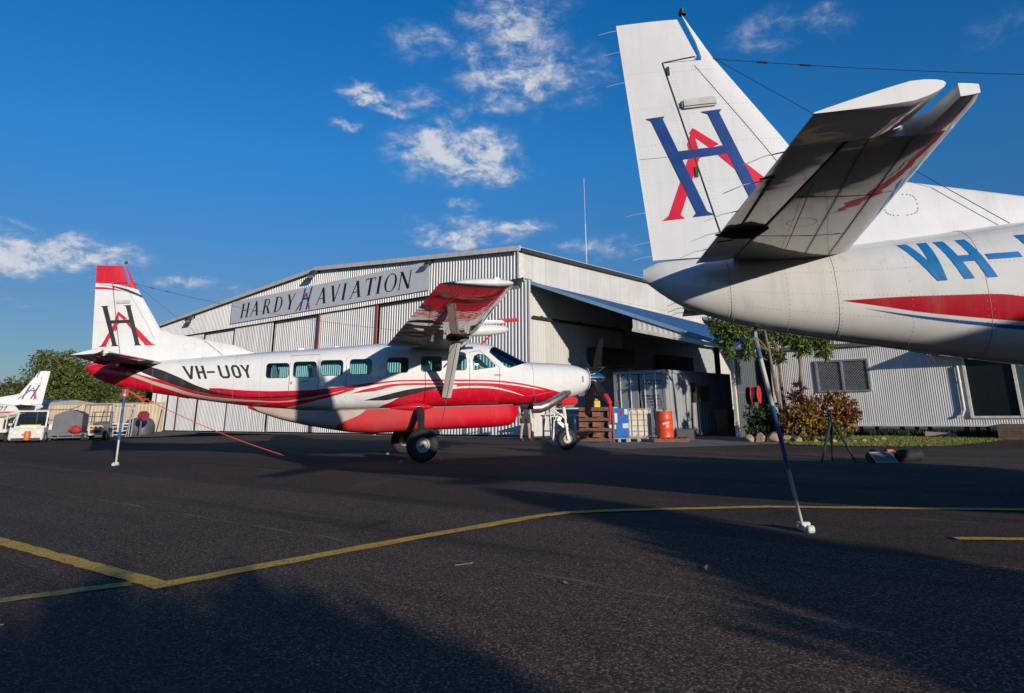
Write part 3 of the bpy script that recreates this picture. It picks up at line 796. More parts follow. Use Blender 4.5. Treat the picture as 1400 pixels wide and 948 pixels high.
    for s_ in (-1, 1):
        mb = MB(); mb.box((-6.79, s_ * (fin_half(-6.79, 3.78) + .018), 3.775), (.30, .045, .085), Matrix.Rotation(-.03, 3, 'Y')); mb.build('beacon_fairing', m_vent, fin, bevel=.015)
        mb = MB(); mb.box((-7.03, s_ * (fin_half(-7.03, 4.10) + .006), 4.11), (.025, .02, .08)); mb.box((-6.87, s_ * (fin_half(-6.87, 3.16) + .006), 3.14), (.025, .02, .09)); mb.build('hinge_cover', m_boot, fin)
    mb = MB(); mb.lathe([(.035, 0), (.035, .03), (.02, .035), (.024, .06), (0, .075)], (-6.85, 0, 4.685), (0, 0, 1), 10); mb.build('beacon', m_boot, fin, smooth=40)
    rows = []
    DZ = [(-6.3, 3.05), (-5.9, 3.13), (-5.75, 3.05), (-5.19, 2.95), (-4.3, 2.765), (-3.84, 2.59), (-3.6, 2.53)]
    for x in np.linspace(-6.2, -3.62, 16):
        zt = float(np.interp(x, [p[0] for p in DZ], [p[1] for p in DZ])); zb = fst(x)[0] - .12
        wb = float(np.interp(x, [-6.2, -5.2, -3.6], [.085, .10, .05]))
        rows.append([(x, -wb, zb), (x, -wb * .62, zb + (zt - zb) * .6), (x, -wb * .42, zb + (zt - zb) * .93), (x, 0, zt), (x, wb * .42, zb + (zt - zb) * .93), (x, wb * .62, zb + (zt - zb) * .6), (x, wb, zb)])
    mb = MB(); mb.grid(rows, capends=True); mb.build('dorsal_fin', L_white, R, smooth=50)
    mb = MB()
    for s_ in (-1, 1):
        for k in range(26):
            a = 2 * math.pi * k / 26; x, z = -5.28 + .13 * math.copysign(abs(math.cos(a)) ** .6, math.cos(a)), 2.74 + .09 * math.copysign(abs(math.sin(a)) ** .6, math.sin(a))
            zt = float(np.interp(x, [p[0] for p in DZ], [p[1] for p in DZ])); zb = fst(x)[0] - .12
            y = s_ * (float(np.interp((z - zb) / (zt - zb), [0, .6, .93], [.10, .062, .042])) + .004)
            mb.add([(x, y, z + .006), (x + .006, y, z), (x, y, z - .006), (x - .006, y, z)], [(0, 1, 2, 3)])
    tag(mb.build('access_panel_rivets', m_rivet, R, fix=False), kind='stuff')
    # ---------------- tailplane
    def stab_le(y): return float(np.interp(y, [.2, 3.13], [-5.79, -6.15]))
    def stab_te(y): return float(np.interp(y, [.2, 3.13], [-6.98, -6.80]))
    def stab_hg(y): return float(np.interp(y, [.2, 3.13], [-6.68, -6.535]))
    ZS = 2.36
    def st_half(x, y):
        le, te = stab_le(y), stab_te(y); c = le - te
        return max(.003, c * naca(min(1, max(0, (le - x) / c)), .095))
    DROOP = math.radians(9.5)
    def st_slab(ys, fr, bk, s_, droop=0, n=10, extra=0.0):
        rows = []
        for y in ys:
            a, b_ = fr(y), bk(y); hx = stab_hg(y); r = []
            xs = [a + (b_ - a) * (1 - math.cos(math.pi * i / n)) / 2 for i in range(n + 1)]
            for sg, xx in ((1, xs), (-1, xs[::-1])):
                for x in xx:
                    dz = sg * st_half(x, y) * (1 if not extra else max(.12, 1 - extra * max(0, (y - 3.0) / .16) ** 2)); dx = x - hx
                    r.append((hx + dx * math.cos(droop) - dz * math.sin(droop) * 0, s_ * y, ZS + dx * math.sin(droop) + dz))
            rows.append(r)
        m_ = MB(); m_.grid(rows, closed=True, capends=True); return m_
    for s_ in (-1, 1):
        stab = paint_under_shade(st_slab([.05, .25, .8, 1.5, 2.2, 2.79], stab_le, lambda y: stab_hg(y) + .004, s_).build('tailplane', L_wing, R, smooth=45))
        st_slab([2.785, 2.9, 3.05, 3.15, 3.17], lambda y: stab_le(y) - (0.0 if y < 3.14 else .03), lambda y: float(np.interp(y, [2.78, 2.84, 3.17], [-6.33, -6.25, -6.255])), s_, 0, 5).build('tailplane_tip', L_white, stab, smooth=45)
        ele = paint_under_shade(st_slab([.24, .8, 1.5, 2.2, 2.80], lambda y: stab_hg(y) - .008, stab_te, s_, DROOP).build('elevator', L_wing, stab, smooth=45))
        rows = []                                            # balance horn with a thick flat white end
        for y, k in ((2.80, 1), (2.86, 1), (3.0, 1), (3.11, 1), (3.135, .93), (3.15, .8)):
            fx = float(np.interp(y, [2.80, 2.84, 3.15], [-6.335, -6.285, -6.285])); bx = stab_te(y) - .005; hx = stab_hg(y); r = []
            xs = [fx + (bx - fx) * (1 - math.cos(math.pi * i / 12)) / 2 for i in range(13)]
            for sg, xx in ((1, xs), (-1, xs[::-1])):
                for x in xx:
                    u = (fx - x) / (fx - bx); th = .050 * min(1, (u / .22)) ** .5 * (1 - max(0, (u - .22) / .78) ** 1.3) + .003
                    dx = x - hx; r.append((hx + dx * math.cos(DROOP), s_ * y, ZS + dx * math.sin(DROOP) + sg * th * k))
            rows.append(r)
        mb = MB(); mb.grid(rows, closed=True, capends=True); mb.build('elevator_horn', L_white, stab, smooth=40)
        def under(x, y, d=0):
            hx = stab_hg(y); dx = x - hx; return (hx + dx * math.cos(d), s_ * y, ZS + dx * math.sin(d) - st_half(x, y) - .001)
        mb = MB(); mb.tube([under(stab_hg(y) + .002, y) for y in np.linspace(.26, 2.78, 8)], .008, 5); mb.build('hinge_gap', m_boot, stab)
        mb = MB(); mb.tube([under(-6.80, y, DROOP) for y in np.linspace(.95, 2.35, 6)], .008, 5); mb.tube([under(x, 2.35, DROOP) for x in (-6.80, -6.87)], .006, 4); mb.tube([under(x, .95, DROOP) for x in (-6.80, -6.90)], .006, 4); mb.build('trim_tab_gap', m_boot, stab)
        p = Vector(under(-6.72, 1.2, DROOP * .6)); mb = MB(); mb.tube([p + Vector((.12, s_ * .02, .0)), p + Vector((.02, 0, -.03)), p + Vector((-.10, 0, -.03)), p + Vector((-.22, -s_ * .02, -.02))], [.01, .035, .03, .006], 8); mb.build('trim_actuator_fairing', m_boot, stab, smooth=50)
        mb = MB()
        for xo in (.17, .36, .52):
            mb.tube([under(stab_le(y) - xo, y) for y in np.linspace(.3, 2.75, 8)], .0025, 4)
        for y in (1.0, 1.9): mb.tube([under(x, y) for x in np.linspace(stab_le(y) - .05, stab_hg(y) + .02, 5)], .002, 4)
        mb.build('tailplane_seam', m_seam, stab)
        mb = MB()
        for xo in (.16, .18, .35, .37, .55):
            for y in np.arange(.3, 2.75, .035):
                q = under(stab_le(y) - xo, y); mb.add([(q[0] + .005, q[1], q[2] - .001), (q[0], q[1] + .005, q[2] - .001), (q[0] - .005, q[1], q[2] - .001), (q[0], q[1] - .005, q[2] - .001)], [(0, 1, 2, 3)])
        for k in range(24):
            a = 2 * math.pi * k / 24; y = 1.35 + .10 * math.sin(a); q = under(-6.42 + .09 * math.cos(a), y); mb.add([(q[0] + .006, q[1], q[2] - .001), (q[0], q[1] + .006, q[2] - .001), (q[0] - .006, q[1], q[2] - .001), (q[0], q[1] - .006, q[2] - .001)], [(0, 1, 2, 3)])
        tag(mb.build('rivets', m_rivet, stab, fix=False), kind='stuff')
        for y in (.75, 1.25, 1.75, 2.3, 2.72):
            hx = stab_hg(y); dx = stab_te(y) - hx; p = Vector((hx + dx * math.cos(DROOP), s_ * y, ZS + dx * math.sin(DROOP)))
            mb = MB(); mb.tube([p + Vector((.01, 0, 0)), p + Vector((-.09, 0, -.015)), p + Vector((-.20, 0, -.055))], [.0035, .003, .002], 5); mb.build('static_wick', m_wick, stab)
    for z in (4.58, 4.36, 4.05, 2.82, 2.56, 2.44):
        x = _li(z, FIN_TE); mb = MB(); mb.tube([(x + .01, 0, z), (x - .08, 0, z - .01), (x - .17, 0, z - .03)], [.0035, .003, .002], 5); mb.build('static_wick', m_wick, fin)
    # aerial wires
    pA = Vector((-6.60, 0, 4.21))
    def sag(a, b_, d, n=14): return [a.lerp(b_, i / n) - Vector((0, 0, d * 4 * (i / n) * (1 - i / n))) for i in range(n + 1)]
    mb = MB(); mb.tube(sag(pA, Vector((.2, -1.25, 2.93)), .16), .0035, 5); mb.tube(sag(pA, Vector((-4.52, -.12, 2.52)), .0), .0035, 5)
    wl = sag(pA, Vector((.2, -1.25, 2.93)), .16, 40)
    for q in (2, 4): mb.tube([wl[q], wl[q].lerp(wl[q + 1], .5)], .009, 6)
    mb.tube([pA + Vector((-.05, 0, 0)), pA + Vector((.02, 0, 0))], .012, 6); mb.build('aerial_wire', m_wire, R)
    # ---------------- propeller
    hub = Vector((4.93, 0, 1.845))
    mb = MB(); mb.lathe([(.165, -.20), (.165, -.05), (.155, .03), (.125, .13), (.08, .22), (.035, .28), (0, .30)], hub, (1, 0, 0), 28); spn = mb.build('spinner', m_chrome, R, smooth=40)
    for k in range(4):
        ang = math.radians(-35 + 90 * k)            # from vertical, positive to port
        rows = []
        for r, c, th, pt in ((.13, .07, .5, 90), (.22, .10, .35, 89), (.35, .17, .18, 87), (.55, .215, .13, 84), (.8, .21, .10, 80), (1.0, .185, .085, 77), (1.15, .14, .08, 75), (1.21, .09, .08, 75), (1.225, .02, .1, 75)):   # feathered
            p = math.radians(pt); ax, tx = Vector((math.sin(p), 0, 0)), None
            rad = Vector((0, math.sin(ang), math.cos(ang))); tan = Vector((0, math.cos(ang), -math.sin(ang)))
            cd = tan * math.cos(p) + Vector((1, 0, 0)) * math.sin(p); nd = cd.cross(rad)
            rows.append([tuple(hub + rad * r + cd * (c * (.4 - xc)) + nd * (zc * c)) for xc, zc in airfoil(th, .02, 6)])
        mb = MB(); mb.grid(rows, closed=True, capends=True); mb.build('propeller_blade', m_prop, R, smooth=50)
    # ---------------- undercarriage
    for s_ in (-1, 1):
        c = (0, s_ * 1.78, .37)
        wh = thing('main_wheel', None, None); wh.parent = R
        mb = MB(); mb.lathe([(.175, -.11), (.22, -.125), (.30, -.128), (.345, -.10), (.366, -.05), (.37, 0), (.366, .05), (.345, .10), (.30, .128), (.22, .125), (.175, .11)], c, (0, s_, 0), 36); mb.build('tyre', m_tyre, wh, smooth=50)
        mb = MB(); mb.lathe([(.166, -.11), (.166, .10), (.158, .11), (.147, .09), (.12, .085), (.10, .06), (.085, .06), (.08, .09), (.045, .10), (.04, .12), (0, .12)], c, (0, s_, 0), 28)
        for k in range(9):
            a = 2 * math.pi * k / 9; mb.lathe([(.011, 0), (.011, .02), (0, .022)], (c[0] + .13 * math.cos(a), c[1] + s_ * .082, c[2] + .13 * math.sin(a)), (0, s_, 0), 6)
        mb.build('rim', m_rim, wh, smooth=40)
        mb = MB(); mb.lathe([(0, .10), (.035, .105), (.032, .125), (0, .13)], c, (0, s_, 0), 10); mb.build('hub_cap', m_boot, wh)
        mb = MB()
        p0, p1 = Vector((.05, s_ * .66, 1.24)), Vector((0, s_ * 1.60, .42))
        rows = []
        for q in np.linspace(0, 1, 8):
            p = p0.lerp(p1, q) + Vector((0, s_ * .10 * math.sin(math.pi * q), .10 * math.sin(math.pi * q))); wd = .19 - .07 * q; th = .05 - .012 * q
            d = (p1 - p0).normalized(); nn = Vector((1, 0, 0)).cross(d).normalized()
            rows.append([tuple(p + Vector((1, 0, 0)) * (wd * math.cos(a)) * .55 + nn * (th * math.sin(a))) for a in np.linspace(0, 2 * math.pi, 12, endpoint=False)])
        mb.grid(rows, closed=True, capends=True); mb.tube([(0, s_ * 1.58, .38), (0, s_ * 1.76, .37)], .05, 10); mb.box((.06, s_ * 1.62, .36), (.16, .07, .10)); mb.build('main_gear_leg', m_legdark, R, smooth=50)
        rows = []
        for x in np.linspace(-.75, .42, 16):
            q = math.sin(math.pi * min(1, (x + .75) / 1.17) ** 1.4); rr = .005 + .115 * max(0, q)
            rows.append([(x, s_ * (.74 + rr * math.cos(a)), 1.19 + .02 * q + rr * .8 * math.sin(a)) for a in np.linspace(0, 2 * math.pi, 12, endpoint=False)])
        mb = MB(); mb.grid(rows, closed=True, capends=True); mb.build('gear_leg_fairing', L_fus_red, R, smooth=60)
    c = (4.06, 0, .28)
    wh = thing('nose_wheel', None, None); wh.parent = R
    mb = MB(); mb.lathe([(.12, -.075), (.16, -.09), (.22, -.092), (.262, -.07), (.28, -.02), (.28, .02), (.262, .07), (.22, .092), (.16, .09), (.12, .075)], c, (0, 1, 0), 32); mb.build('tyre', m_tyre, wh, smooth=50)
    for s_ in (-1, 1):
        mb = MB(); mb.lathe([(.125, 0), (.125, .075), (.11, .085), (.095, .06), (.06, .055), (.05, .09), (0, .095)], c, (0, s_, 0), 20)
        for k in range(6):
            a = 2 * math.pi * k / 6; mb.lathe([(.012, 0), (.012, .07), (0, .072)], (c[0] + .078 * math.cos(a), 0, c[2] + .078 * math.sin(a)), (0, s_, 0), 6)
        mb.build('rim', m_rim, wh, smooth=40)
    mb = MB(); mb.tube([(3.98, 0, 1.2), (4.03, 0, .80)], .05, 12); mb.tube([(4.03, 0, .84), (4.045, 0, .60)], .034, 10); mb.build('nose_gear_strut', m_gearwhite, R, smooth=40)
    mb = MB()
    for s_ in (-1, 1): mb.bar((4.045, s_ * .045, .66), (4.06, s_ * .125, .27), .075, .028)
    mb.bar((4.045, -.06, .645), (4.045, .06, .645), .09, .06); mb.tube([(4.06, -.15, .28), (4.06, .15, .28)], .022, 8); mb.build('nose_gear_fork', m_gearwhite, R, bevel=.008)
    mb = MB(); mb.tube([(3.50, -.16, 1.17), (4.0, -.03, .82)], .022, 8); mb.tube([(3.50, .16, 1.17), (4.0, .03, .82)], .022, 8); mb.build('drag_brace', m_gearwhite, R)
    mb = MB(); mb.bar((3.96, 0, .92), (3.83, 0, .74), .02, .09); mb.bar((3.83, 0, .74), (4.0, 0, .60), .02, .09); mb.build('torque_link', m_gearwhite, R)
    mb = MB(); mb.lathe([(.035, -.008), (.035, .008)], (-6.53, 0, 1.80), (0, 1, 0), 12); mb.tube([(-6.53, 0, 1.88), (-6.53, 0, 1.78)], .012, 6); mb.build('tie_down_ring', m_legdark, R)
    R.location = loc
    R.rotation_euler = (Matrix.Rotation(psi, 3, 'Z') @ Matrix.Rotation(-pitch, 3, 'Y')).to_euler()
    return R, fin, fus

PLANE_A = ((-3.1349, 18.3698, 0), 0.293909, 0.017954)
PLANE_B = ((8.2639, 4.9275, 0), -0.113278, 0.018837)
planeA, finA, fusA = make_caravan('single_engine_airplane', 'red and white high wing airplane with black registration VH-UOY parked before the hangar', *PLANE_A)
# the other two are the same type in the white scheme
swap = {'fuselage_paint_red': L_fus_blue, 'fin_paint_red': L_white, 'pod_paint_red': L_pod_white, 'nose_fairing_red': L_white}
planeB = copy_tree(planeA, None, swap)
planeB['label'] = 'white airplane tail in the foreground with blue VH registration and large tailplane overhead'
planeB.location = PLANE_B[0]
planeB.rotation_euler = (Matrix.Rotation(PLANE_B[1], 3, 'Z') @ Matrix.Rotation(-PLANE_B[2], 3, 'Y')).to_euler()
planeC = copy_tree(planeB)
planeC['label'] = 'distant white airplane at the left edge with only its small tail showing'
psiC = math.radians(212)
tgt = Vector((-34.0, 50.0, -.45)); off = Vector((math.cos(psiC), math.sin(psiC), 0)) * -7.46
planeC.location = tgt - off
planeC.rotation_euler = (0, 0, psiC)
for p in (planeA, planeB, planeC): p['group'] = 'high wing airplanes of one type'
def kids(root, nm): return [o for o in root.children if o.name.split('.')[0] == nm]
registration(fusA, [('V', -5.231, .245), ('H', -4.955, .185), ('-', -4.735, .17), ('U', -4.475, .225), ('O', -4.195, .19), ('Y', -3.985, .215)], 1.965, .30, .056, m_black)
emblem(finA, m_black, m_red_decal)
fB, fC = kids(planeB, 'fuselage')[0], kids(planeC, 'fuselage')[0]
registration(fB, [('V', -5.335, .205), ('H', -5.087, .215), ('-', -4.845, .215), ('U', -4.55, .225)], 2.05, .312, .066, m_regblue, .385)
registration(fC, [('V', -5.3, .24), ('H', -5.03, .2), ('-', -4.79, .17), ('U', -4.55, .22), ('O', -4.29, .2), ('1', -4.05, .15)][:6], 1.98, .32, .06, m_black)
for p in (planeB, planeC): emblem(kids(p, 'fin')[0], m_blue_decal, m_redlogo)
# red sleeve tied to a propeller blade of the near-hangar airplane
mb = MB(); hubv = Vector((4.93, 0, 1.845)); a_ = math.radians(-125); d_ = Vector((0, math.sin(a_), math.cos(a_)))
mb.tube([hubv + d_ * .86, hubv + d_ * .95, hubv + d_ * 1.18, hubv + d_ * 1.25], [.075, .085, .07, .03], 8); mb.tube([hubv + d_ * 1.22, hubv + d_ * 1.2 + Vector((0, 0, -.22)), hubv + d_ * 1.17 + Vector((-.03, 0, -.52))], [.04, .035, .015], 6)
tag(mb.build('blade_cover', m_propred, None), 'red cloth sleeve tied over a lower propeller blade of the red airplane', 'blade cover').matrix_world = planeA.matrix_basis.copy()

mb = MB(); mb.tube([(1.50, -3.05, 3.01), (1.95, -3.05, 3.04)], [.045, .038], 8); mb.tube([(1.62, -3.05, 2.99), (1.40, -3.0, 2.78), (1.12, -2.9, 2.50)], [.03, .022, .02], 6)
tag(mb.build('probe_cover', m_propred, None), 'red probe cover with a hanging strap at the leading edge of the red airplane wing', 'probe cover').matrix_world = planeA.matrix_basis.copy()
# ================================================================== GROUND
def ground_z(x, y):
    """the apron falls away a little towards the far left"""
    d = (-x - 22) * .55 + (y - 36) * .83
    t = min(1, max(0, d / 14)); return -.45 * t * t * (3 - 2 * t)
m_asph, t, b = new_mat('asphalt')
co = obj_coord(t)
n1 = t.noise(co, .13, 6, .62, .5); n2 = t.noise(co, 1.1, 7, .68); n3 = t.noise(co, 130, 3, .75)
vor = t.n('ShaderNodeTexVoronoi'); vor.inputs['Scale'].default_value = 105; t.link(co, vor.inputs['Vector'])
vorc = t.n('ShaderNodeSeparateColor'); t.link(vor.outputs['Color'], vorc.inputs[0])
vor2 = t.n('ShaderNodeTexVoronoi'); vor2.inputs['Scale'].default_value = 120; t.link(co, vor2.inputs['Vector'])
vorc2 = t.n('ShaderNodeSeparateColor'); t.link(vor2.outputs['Color'], vorc2.inputs[0])
base = t.mix(t.ramp(n1, .30, .70), (.050, .038, .032, 1), (.118, .086, .071, 1))
base = t.mix(t.m('MULTIPLY', t.ramp(n2, .45, .75), .5), base, (.125, .096, .080, 1))
mid_ = t.noise(co, 30, 5, .75)
base = t.mix(t.ramp(mid_, .40, .64, .6, 0), base, (.020, .018, .018, 1))
base = t.mix(t.m('MULTIPLY', t.ramp(vorc.outputs[0], .60, 1.0), .75), base, (.23, .20, .175, 1))
base = t.mix(t.m('MULTIPLY', t.ramp(vorc.outputs[1], .45, .9), .85), base, (.012, .013, .013, 1))
base = t.mix(t.m('MULTIPLY', t.m('GREATER_THAN', vorc2.outputs[2], .975), .6), base, (.30, .27, .24, 1))
# long passes of the paver, with a joint between them
sx = t.n('ShaderNodeSeparateXYZ'); t.link(co, sx.inputs[0])
lane = t.m('ADD', t.m('MULTIPLY', sx.outputs[0], .63), t.m('MULTIPLY', sx.outputs[1], .777))
along = t.m('SUBTRACT', t.m('MULTIPLY', sx.outputs[0], .777), t.m('MULTIPLY', sx.outputs[1], .63))
lane = t.m('ADD', lane, t.m('MULTIPLY', t.m('SUBTRACT', t.noise(co, .6, 3), .5), .35))
lf = t.m('FRACT', t.m('MULTIPLY', lane, 1 / 4.1))
joint = t.m('MULTIPLY', t.ramp(t.m('ABSOLUTE', t.m('SUBTRACT', lf, .5)), .492, .498), t.ramp(t.noise(co, 1.5, 4), .4, .6))
tone = t.n('ShaderNodeTexWhiteNoise', noise_dimensions='1D'); t.link(t.m('FLOOR', t.m('ADD', t.m('MULTIPLY', lane, 1 / 4.1), .5)), tone.inputs['W'])
base = t.mix(t.m('MULTIPLY', tone.outputs['Value'], .62), base, (.024, .021, .021, 1))
base = t.mix(t.m('MULTIPLY', joint, .45), base, (.18, .16, .14, 1))
# drawn-out wheel tracks and oily stains
cmb = t.n('ShaderNodeCombineXYZ'); t.put(cmb.inputs[0], t.m('MULTIPLY', along, .05)); t.put(cmb.inputs[1], t.m('MULTIPLY', lane, .9))
track = t.ramp(t.noise(cmb.outputs[0], 1.6, 6, .62), .50, .72)
base = t.mix(t.m('MULTIPLY', track, .65), base, (.020, .018, .018, 1))
stain = t.ramp(t.noise(co, .42, 6, .72, 1.4), .60, .74)
base = t.mix(t.m('MULTIPLY', stain, .65), base, (.013, .012, .012, 1))
dust = t.ramp(t.noise(co, .26, 6, .7, .8), .56, .75)
base = t.mix(t.m('MULTIPLY', dust, .35), base, (.13, .105, .085, 1))
base = t.mix(1.0, base, (1.62, 1.38, 1.22, 1), 'MULTIPLY')
t.link(base, b.inputs['Base Color'])
b.inputs['Roughness'].default_value = .95
b.inputs['Specular IOR Level'].default_value = .12
bp = t.n('ShaderNodeBump'); bp.inputs['Strength'].default_value = .8; bp.inputs['Distance'].default_value = .006
h = t.m('ADD', t.m('MULTIPLY', vorc.outputs[2], .55), t.m('MULTIPLY', n3, .9)); t.link(h, bp.inputs['Height']); t.link(bp.outputs[0], b.inputs['Normal'])

xs = [-2500, -900, -300, -120, -80] + list(np.arange(-60, 41, 2.0)) + [80, 200, 800, 2500]
ys = [-2500, -600, -150, -50, -20, 0] + list(np.arange(4, 100, 2.0)) + [150, 400, 1200, 3500]
mb = MB(); mb.grid([[(x, y, ground_z(x, y)) for x in xs] for y in ys])
tag(mb.build('ground', m_asph, smooth=60), kind='structure')

def strip(name, poly, m, z=.004, kind='structure'):
    mb = MB(); mb.add([(x, y, z) for x, y in poly], [tuple(range(len(poly)))]); o = mb.build(name, m); return tag(o, kind=kind)
m_dirt = mat('dirt', (.105, .085, .068), .95, var=.3, scale=3, bump=.5, bscale=25, dirt=(.05, .042, .036), dirt_amt=.8)
m_conc = mat('old_concrete', (.16, .145, .125), .9, var=.25, scale=2.5, bump=.3, dirt=(.07, .06, .05), dirt_amt=.7)
# hangar frame: local x along the front (to the right), local y backwards
HO = Vector((-.8, 32.2, 0)); HA_ = math.radians(-39.5)
def HL(x, y, z=0): return HO + rot_z(HA_) @ Vector((x, y, z))
def poly_h(pts): return [(HL(x, y).x, HL(x, y).y) for x, y in pts]
strip('concrete_strip', poly_h([(-36, -1.2), (2.0, -1.0), (6, -5.3), (9.6, -6.3), (13, -.5), (13, 24), (.2, 24), (.2, -.02), (-36, -.02)]), m_conc)
strip('dirt_strip', [(-45, 38), (-30, 37.5), (-20.5, 39.2), (-21, 45), (-24, 52), (-60, 60)], m_dirt, .02)

# painted guide lines
m_yel, t, b = new_mat('yellow_line_paint')
co = obj_coord(t)
wear = t.m('ADD', t.m('MULTIPLY', t.ramp(t.noise(co, 60, 3, .7), .48, .62), .55), t.m('MULTIPLY', t.ramp(t.noise(co, 6, 6, .7), .5, .75), .5))
chip = t.n('ShaderNodeTexVoronoi'); chip.inputs['Scale'].default_value = 62; t.link(co, chip.inputs['Vector'])
chc = t.n('ShaderNodeSeparateColor'); t.link(chip.outputs['Color'], chc.inputs[0])
wear = t.m('ADD', wear, t.m('MULTIPLY', t.ramp(chc.outputs[1], .72, .9), t.ramp(t.noise(co, 2.2, 5, .7), .35, .65)))
t.link(t.mix(t.m('MINIMUM', wear, .8), (.80, .44, .022, 1), (.10, .08, .04, 1)), b.inputs['Base Color'])
b.inputs['Roughness'].default_value = .75
bp = t.n('ShaderNodeBump'); bp.inputs['Strength'].default_value = .5; bp.inputs['Distance'].default_value = .005
t.link(t.noise(co, 130, 3, .75), bp.inputs['Height']); t.link(bp.outputs[0], b.inputs['Normal'])
m_yel2, t, b = new_mat('yellow_line_faded')
co = obj_coord(t)
wear = t.m('ADD', t.m('MULTIPLY', t.ramp(t.noise(co, 50, 3, .7), .4, .6), .5), t.m('MULTIPLY', t.ramp(t.noise(co, 5, 6, .7), .4, .7), .5))
t.link(t.mix(wear, (.46, .33, .04, 1), (.05, .046, .035, 1)), b.inputs['Base Color']); b.inputs['Roughness'].default_value = .8
def painted_line(pts, wd, m, z):
    pts = [Vector((*p, 0)) for p in pts]; P = []
    for a, c in zip(pts[:-1], pts[1:]):
        n = max(2, int((c - a).length / .12)); P += [a.lerp(c, i / n) for i in range(n)]
    P.append(pts[-1]); rows = []
    r2 = random.Random(3)
    for i, p in enumerate(P):
        d = (P[min(i + 1, len(P) - 1)] - P[max(i - 1, 0)]).normalized(); n = Vector((-d.y, d.x, 0))
        rows.append([tuple(p + n * (wd / 2 + r2.uniform(-.012, .012)) + Vector((0, 0, z))), tuple(p - n * (wd / 2 + r2.uniform(-.012, .012)) + Vector((0, 0, z)))])
    mb = MB(); mb.grid(rows); return tag(mb.build('painted_line', m), kind='structure')
painted_line([(-9.6, 10.4), (-4.84, 6.845), (-2.47, 5.06)], .15, m_yel, .008)
painted_line([(-6.5, 2.15), (-3.274, 4.723), (-2.70, 5.12)], .14, m_yel2, .006)
painted_line([(-2.52, 4.99), (-1.2, 6.62), (0, 7.98), (.3, 8.22), (1.0, 8.36), (2.55, 8.475), (5.1, 7.994), (9, 7.2)], .165, m_yel, .010)
painted_line([(3.44, 6.36), (3.96, 6.285), (8, 5.7)], .13, m_yel, .012)

# loose stones and grit on the apron
m_grit = mat('pale_grit', (.34, .31, .28), .8)
mb = MB(); rg = random.Random(11)
for i in range(260):
    r = rg.uniform(2.3, 14); a = rg.uniform(-.62, .66); x, y = r * math.sin(a), r * math.cos(a); s_ = rg.uniform(.002, .0045) * (2.2 if rg.random() < .05 else 1)
    q = rg.uniform(0, 6.3); p = [(x + s_ * math.cos(q + k * 2.1) * rg.uniform(.6, 1.2), y + s_ * math.sin(q + k * 2.1) * rg.uniform(.6, 1.2), .003) for k in range(3)]
    mb.add(p + [(x, y, .003 + s_ * .9)], [(0, 1, 3), (1, 2, 3), (2, 0, 3)])
tag(mb.build('grit', m_grit, fix=False), kind='stuff')
m_dry = mat('dry_leaf', (.34, .24, .12), .8)
for (x, y, l, a, lb) in ((-.55, 5.55, .13, .1, 'longest dry brown leaf on the asphalt below the bend of the yellow line'), (1.15, 5.35, .10, 1.2, 'dry leaf on the asphalt nearest the foot of the tail stand'), (-2.87, 4.15, .06, .6, 'small dry leaf at the lower left near the yellow lines'), (.16, 4.95, .07, 2.0, 'small dry leaf in the middle of the near asphalt'), (1.95, 4.55, .07, .4, 'small dry leaf at the lower right of the near asphalt')):
    mb = MB(); rows = []
    for i in range(6):
        t_ = i / 5; w_ = .16 * l * math.sin(math.pi * min(1, t_ * .94 + .03)); rows.append([((t_ - .5) * l, w_, .012 + .10 * l * t_ * t_), ((t_ - .5) * l, 0, .006 + .10 * l * t_ * t_), ((t_ - .5) * l, -w_, .012 + .10 * l * t_ * t_)])
    mb.grid(rows); o = mb.build('dry_leaf', m_dry); o.location = (x, y, 0); o.rotation_euler = (0, 0, a)
    tag(o, lb, 'leaf', 'dry leaves scattered on the apron')

# ================================================================== HANGAR
m_sheet = mat('hangar_sheet', (.58, .585, .60), .42, .0, var=.06, scale=.6, dirt=(.40, .38, .34), dirt_amt=.35, streak=.28, sheets=(0, .82))
m_sheet2 = mat('hangar_door_sheet', (.56, .565, .58), .45, .0, var=.06, scale=.5, dirt=(.38, .36, .33), dirt_amt=.35, streak=.25, sheets=(0, .82))
m_side = mat('hangar_side_sheet', (.555, .55, .535), .5, var=.06, scale=.5, dirt=(.36, .33, .29), dirt_amt=.35, streak=.25, sheets=(1, .95))
m_roofs = mat('roof_sheet', (.45, .46, .47), .45, .2)
m_trim = mat('pale_trim', (.62, .60, .56), .5, dirt=(.35, .32, .28), dirt_amt=.4)
m_dark = mat('dark_steel', (.03, .03, .033), .6)
m_shade = mat('shaded_wall_sheet', (.33, .35, .37), .6, streak=.2)  # darker than the side wall sheet, standing in for shade in the opening
m_int = mat('dark_interior', (.02, .02, .02), .9)
m_orange = mat('rust_orange_post', (.36, .085, .03), .6, dirt=(.15, .05, .03), dirt_amt=.5)
m_greypost = mat('grey_post', (.11, .115, .13), .6)
m_sign = mat('sign_board_grey', (.62, .65, .69), .55, var=.04)
m_ink = mat('sign_ink', (.014, .017, .028), .6, spec=.2)
m_inkb = mat('sign_blue', (.012, .055, .30), .5)
m_inkr = mat('sign_red', (.50, .015, .04), .5)

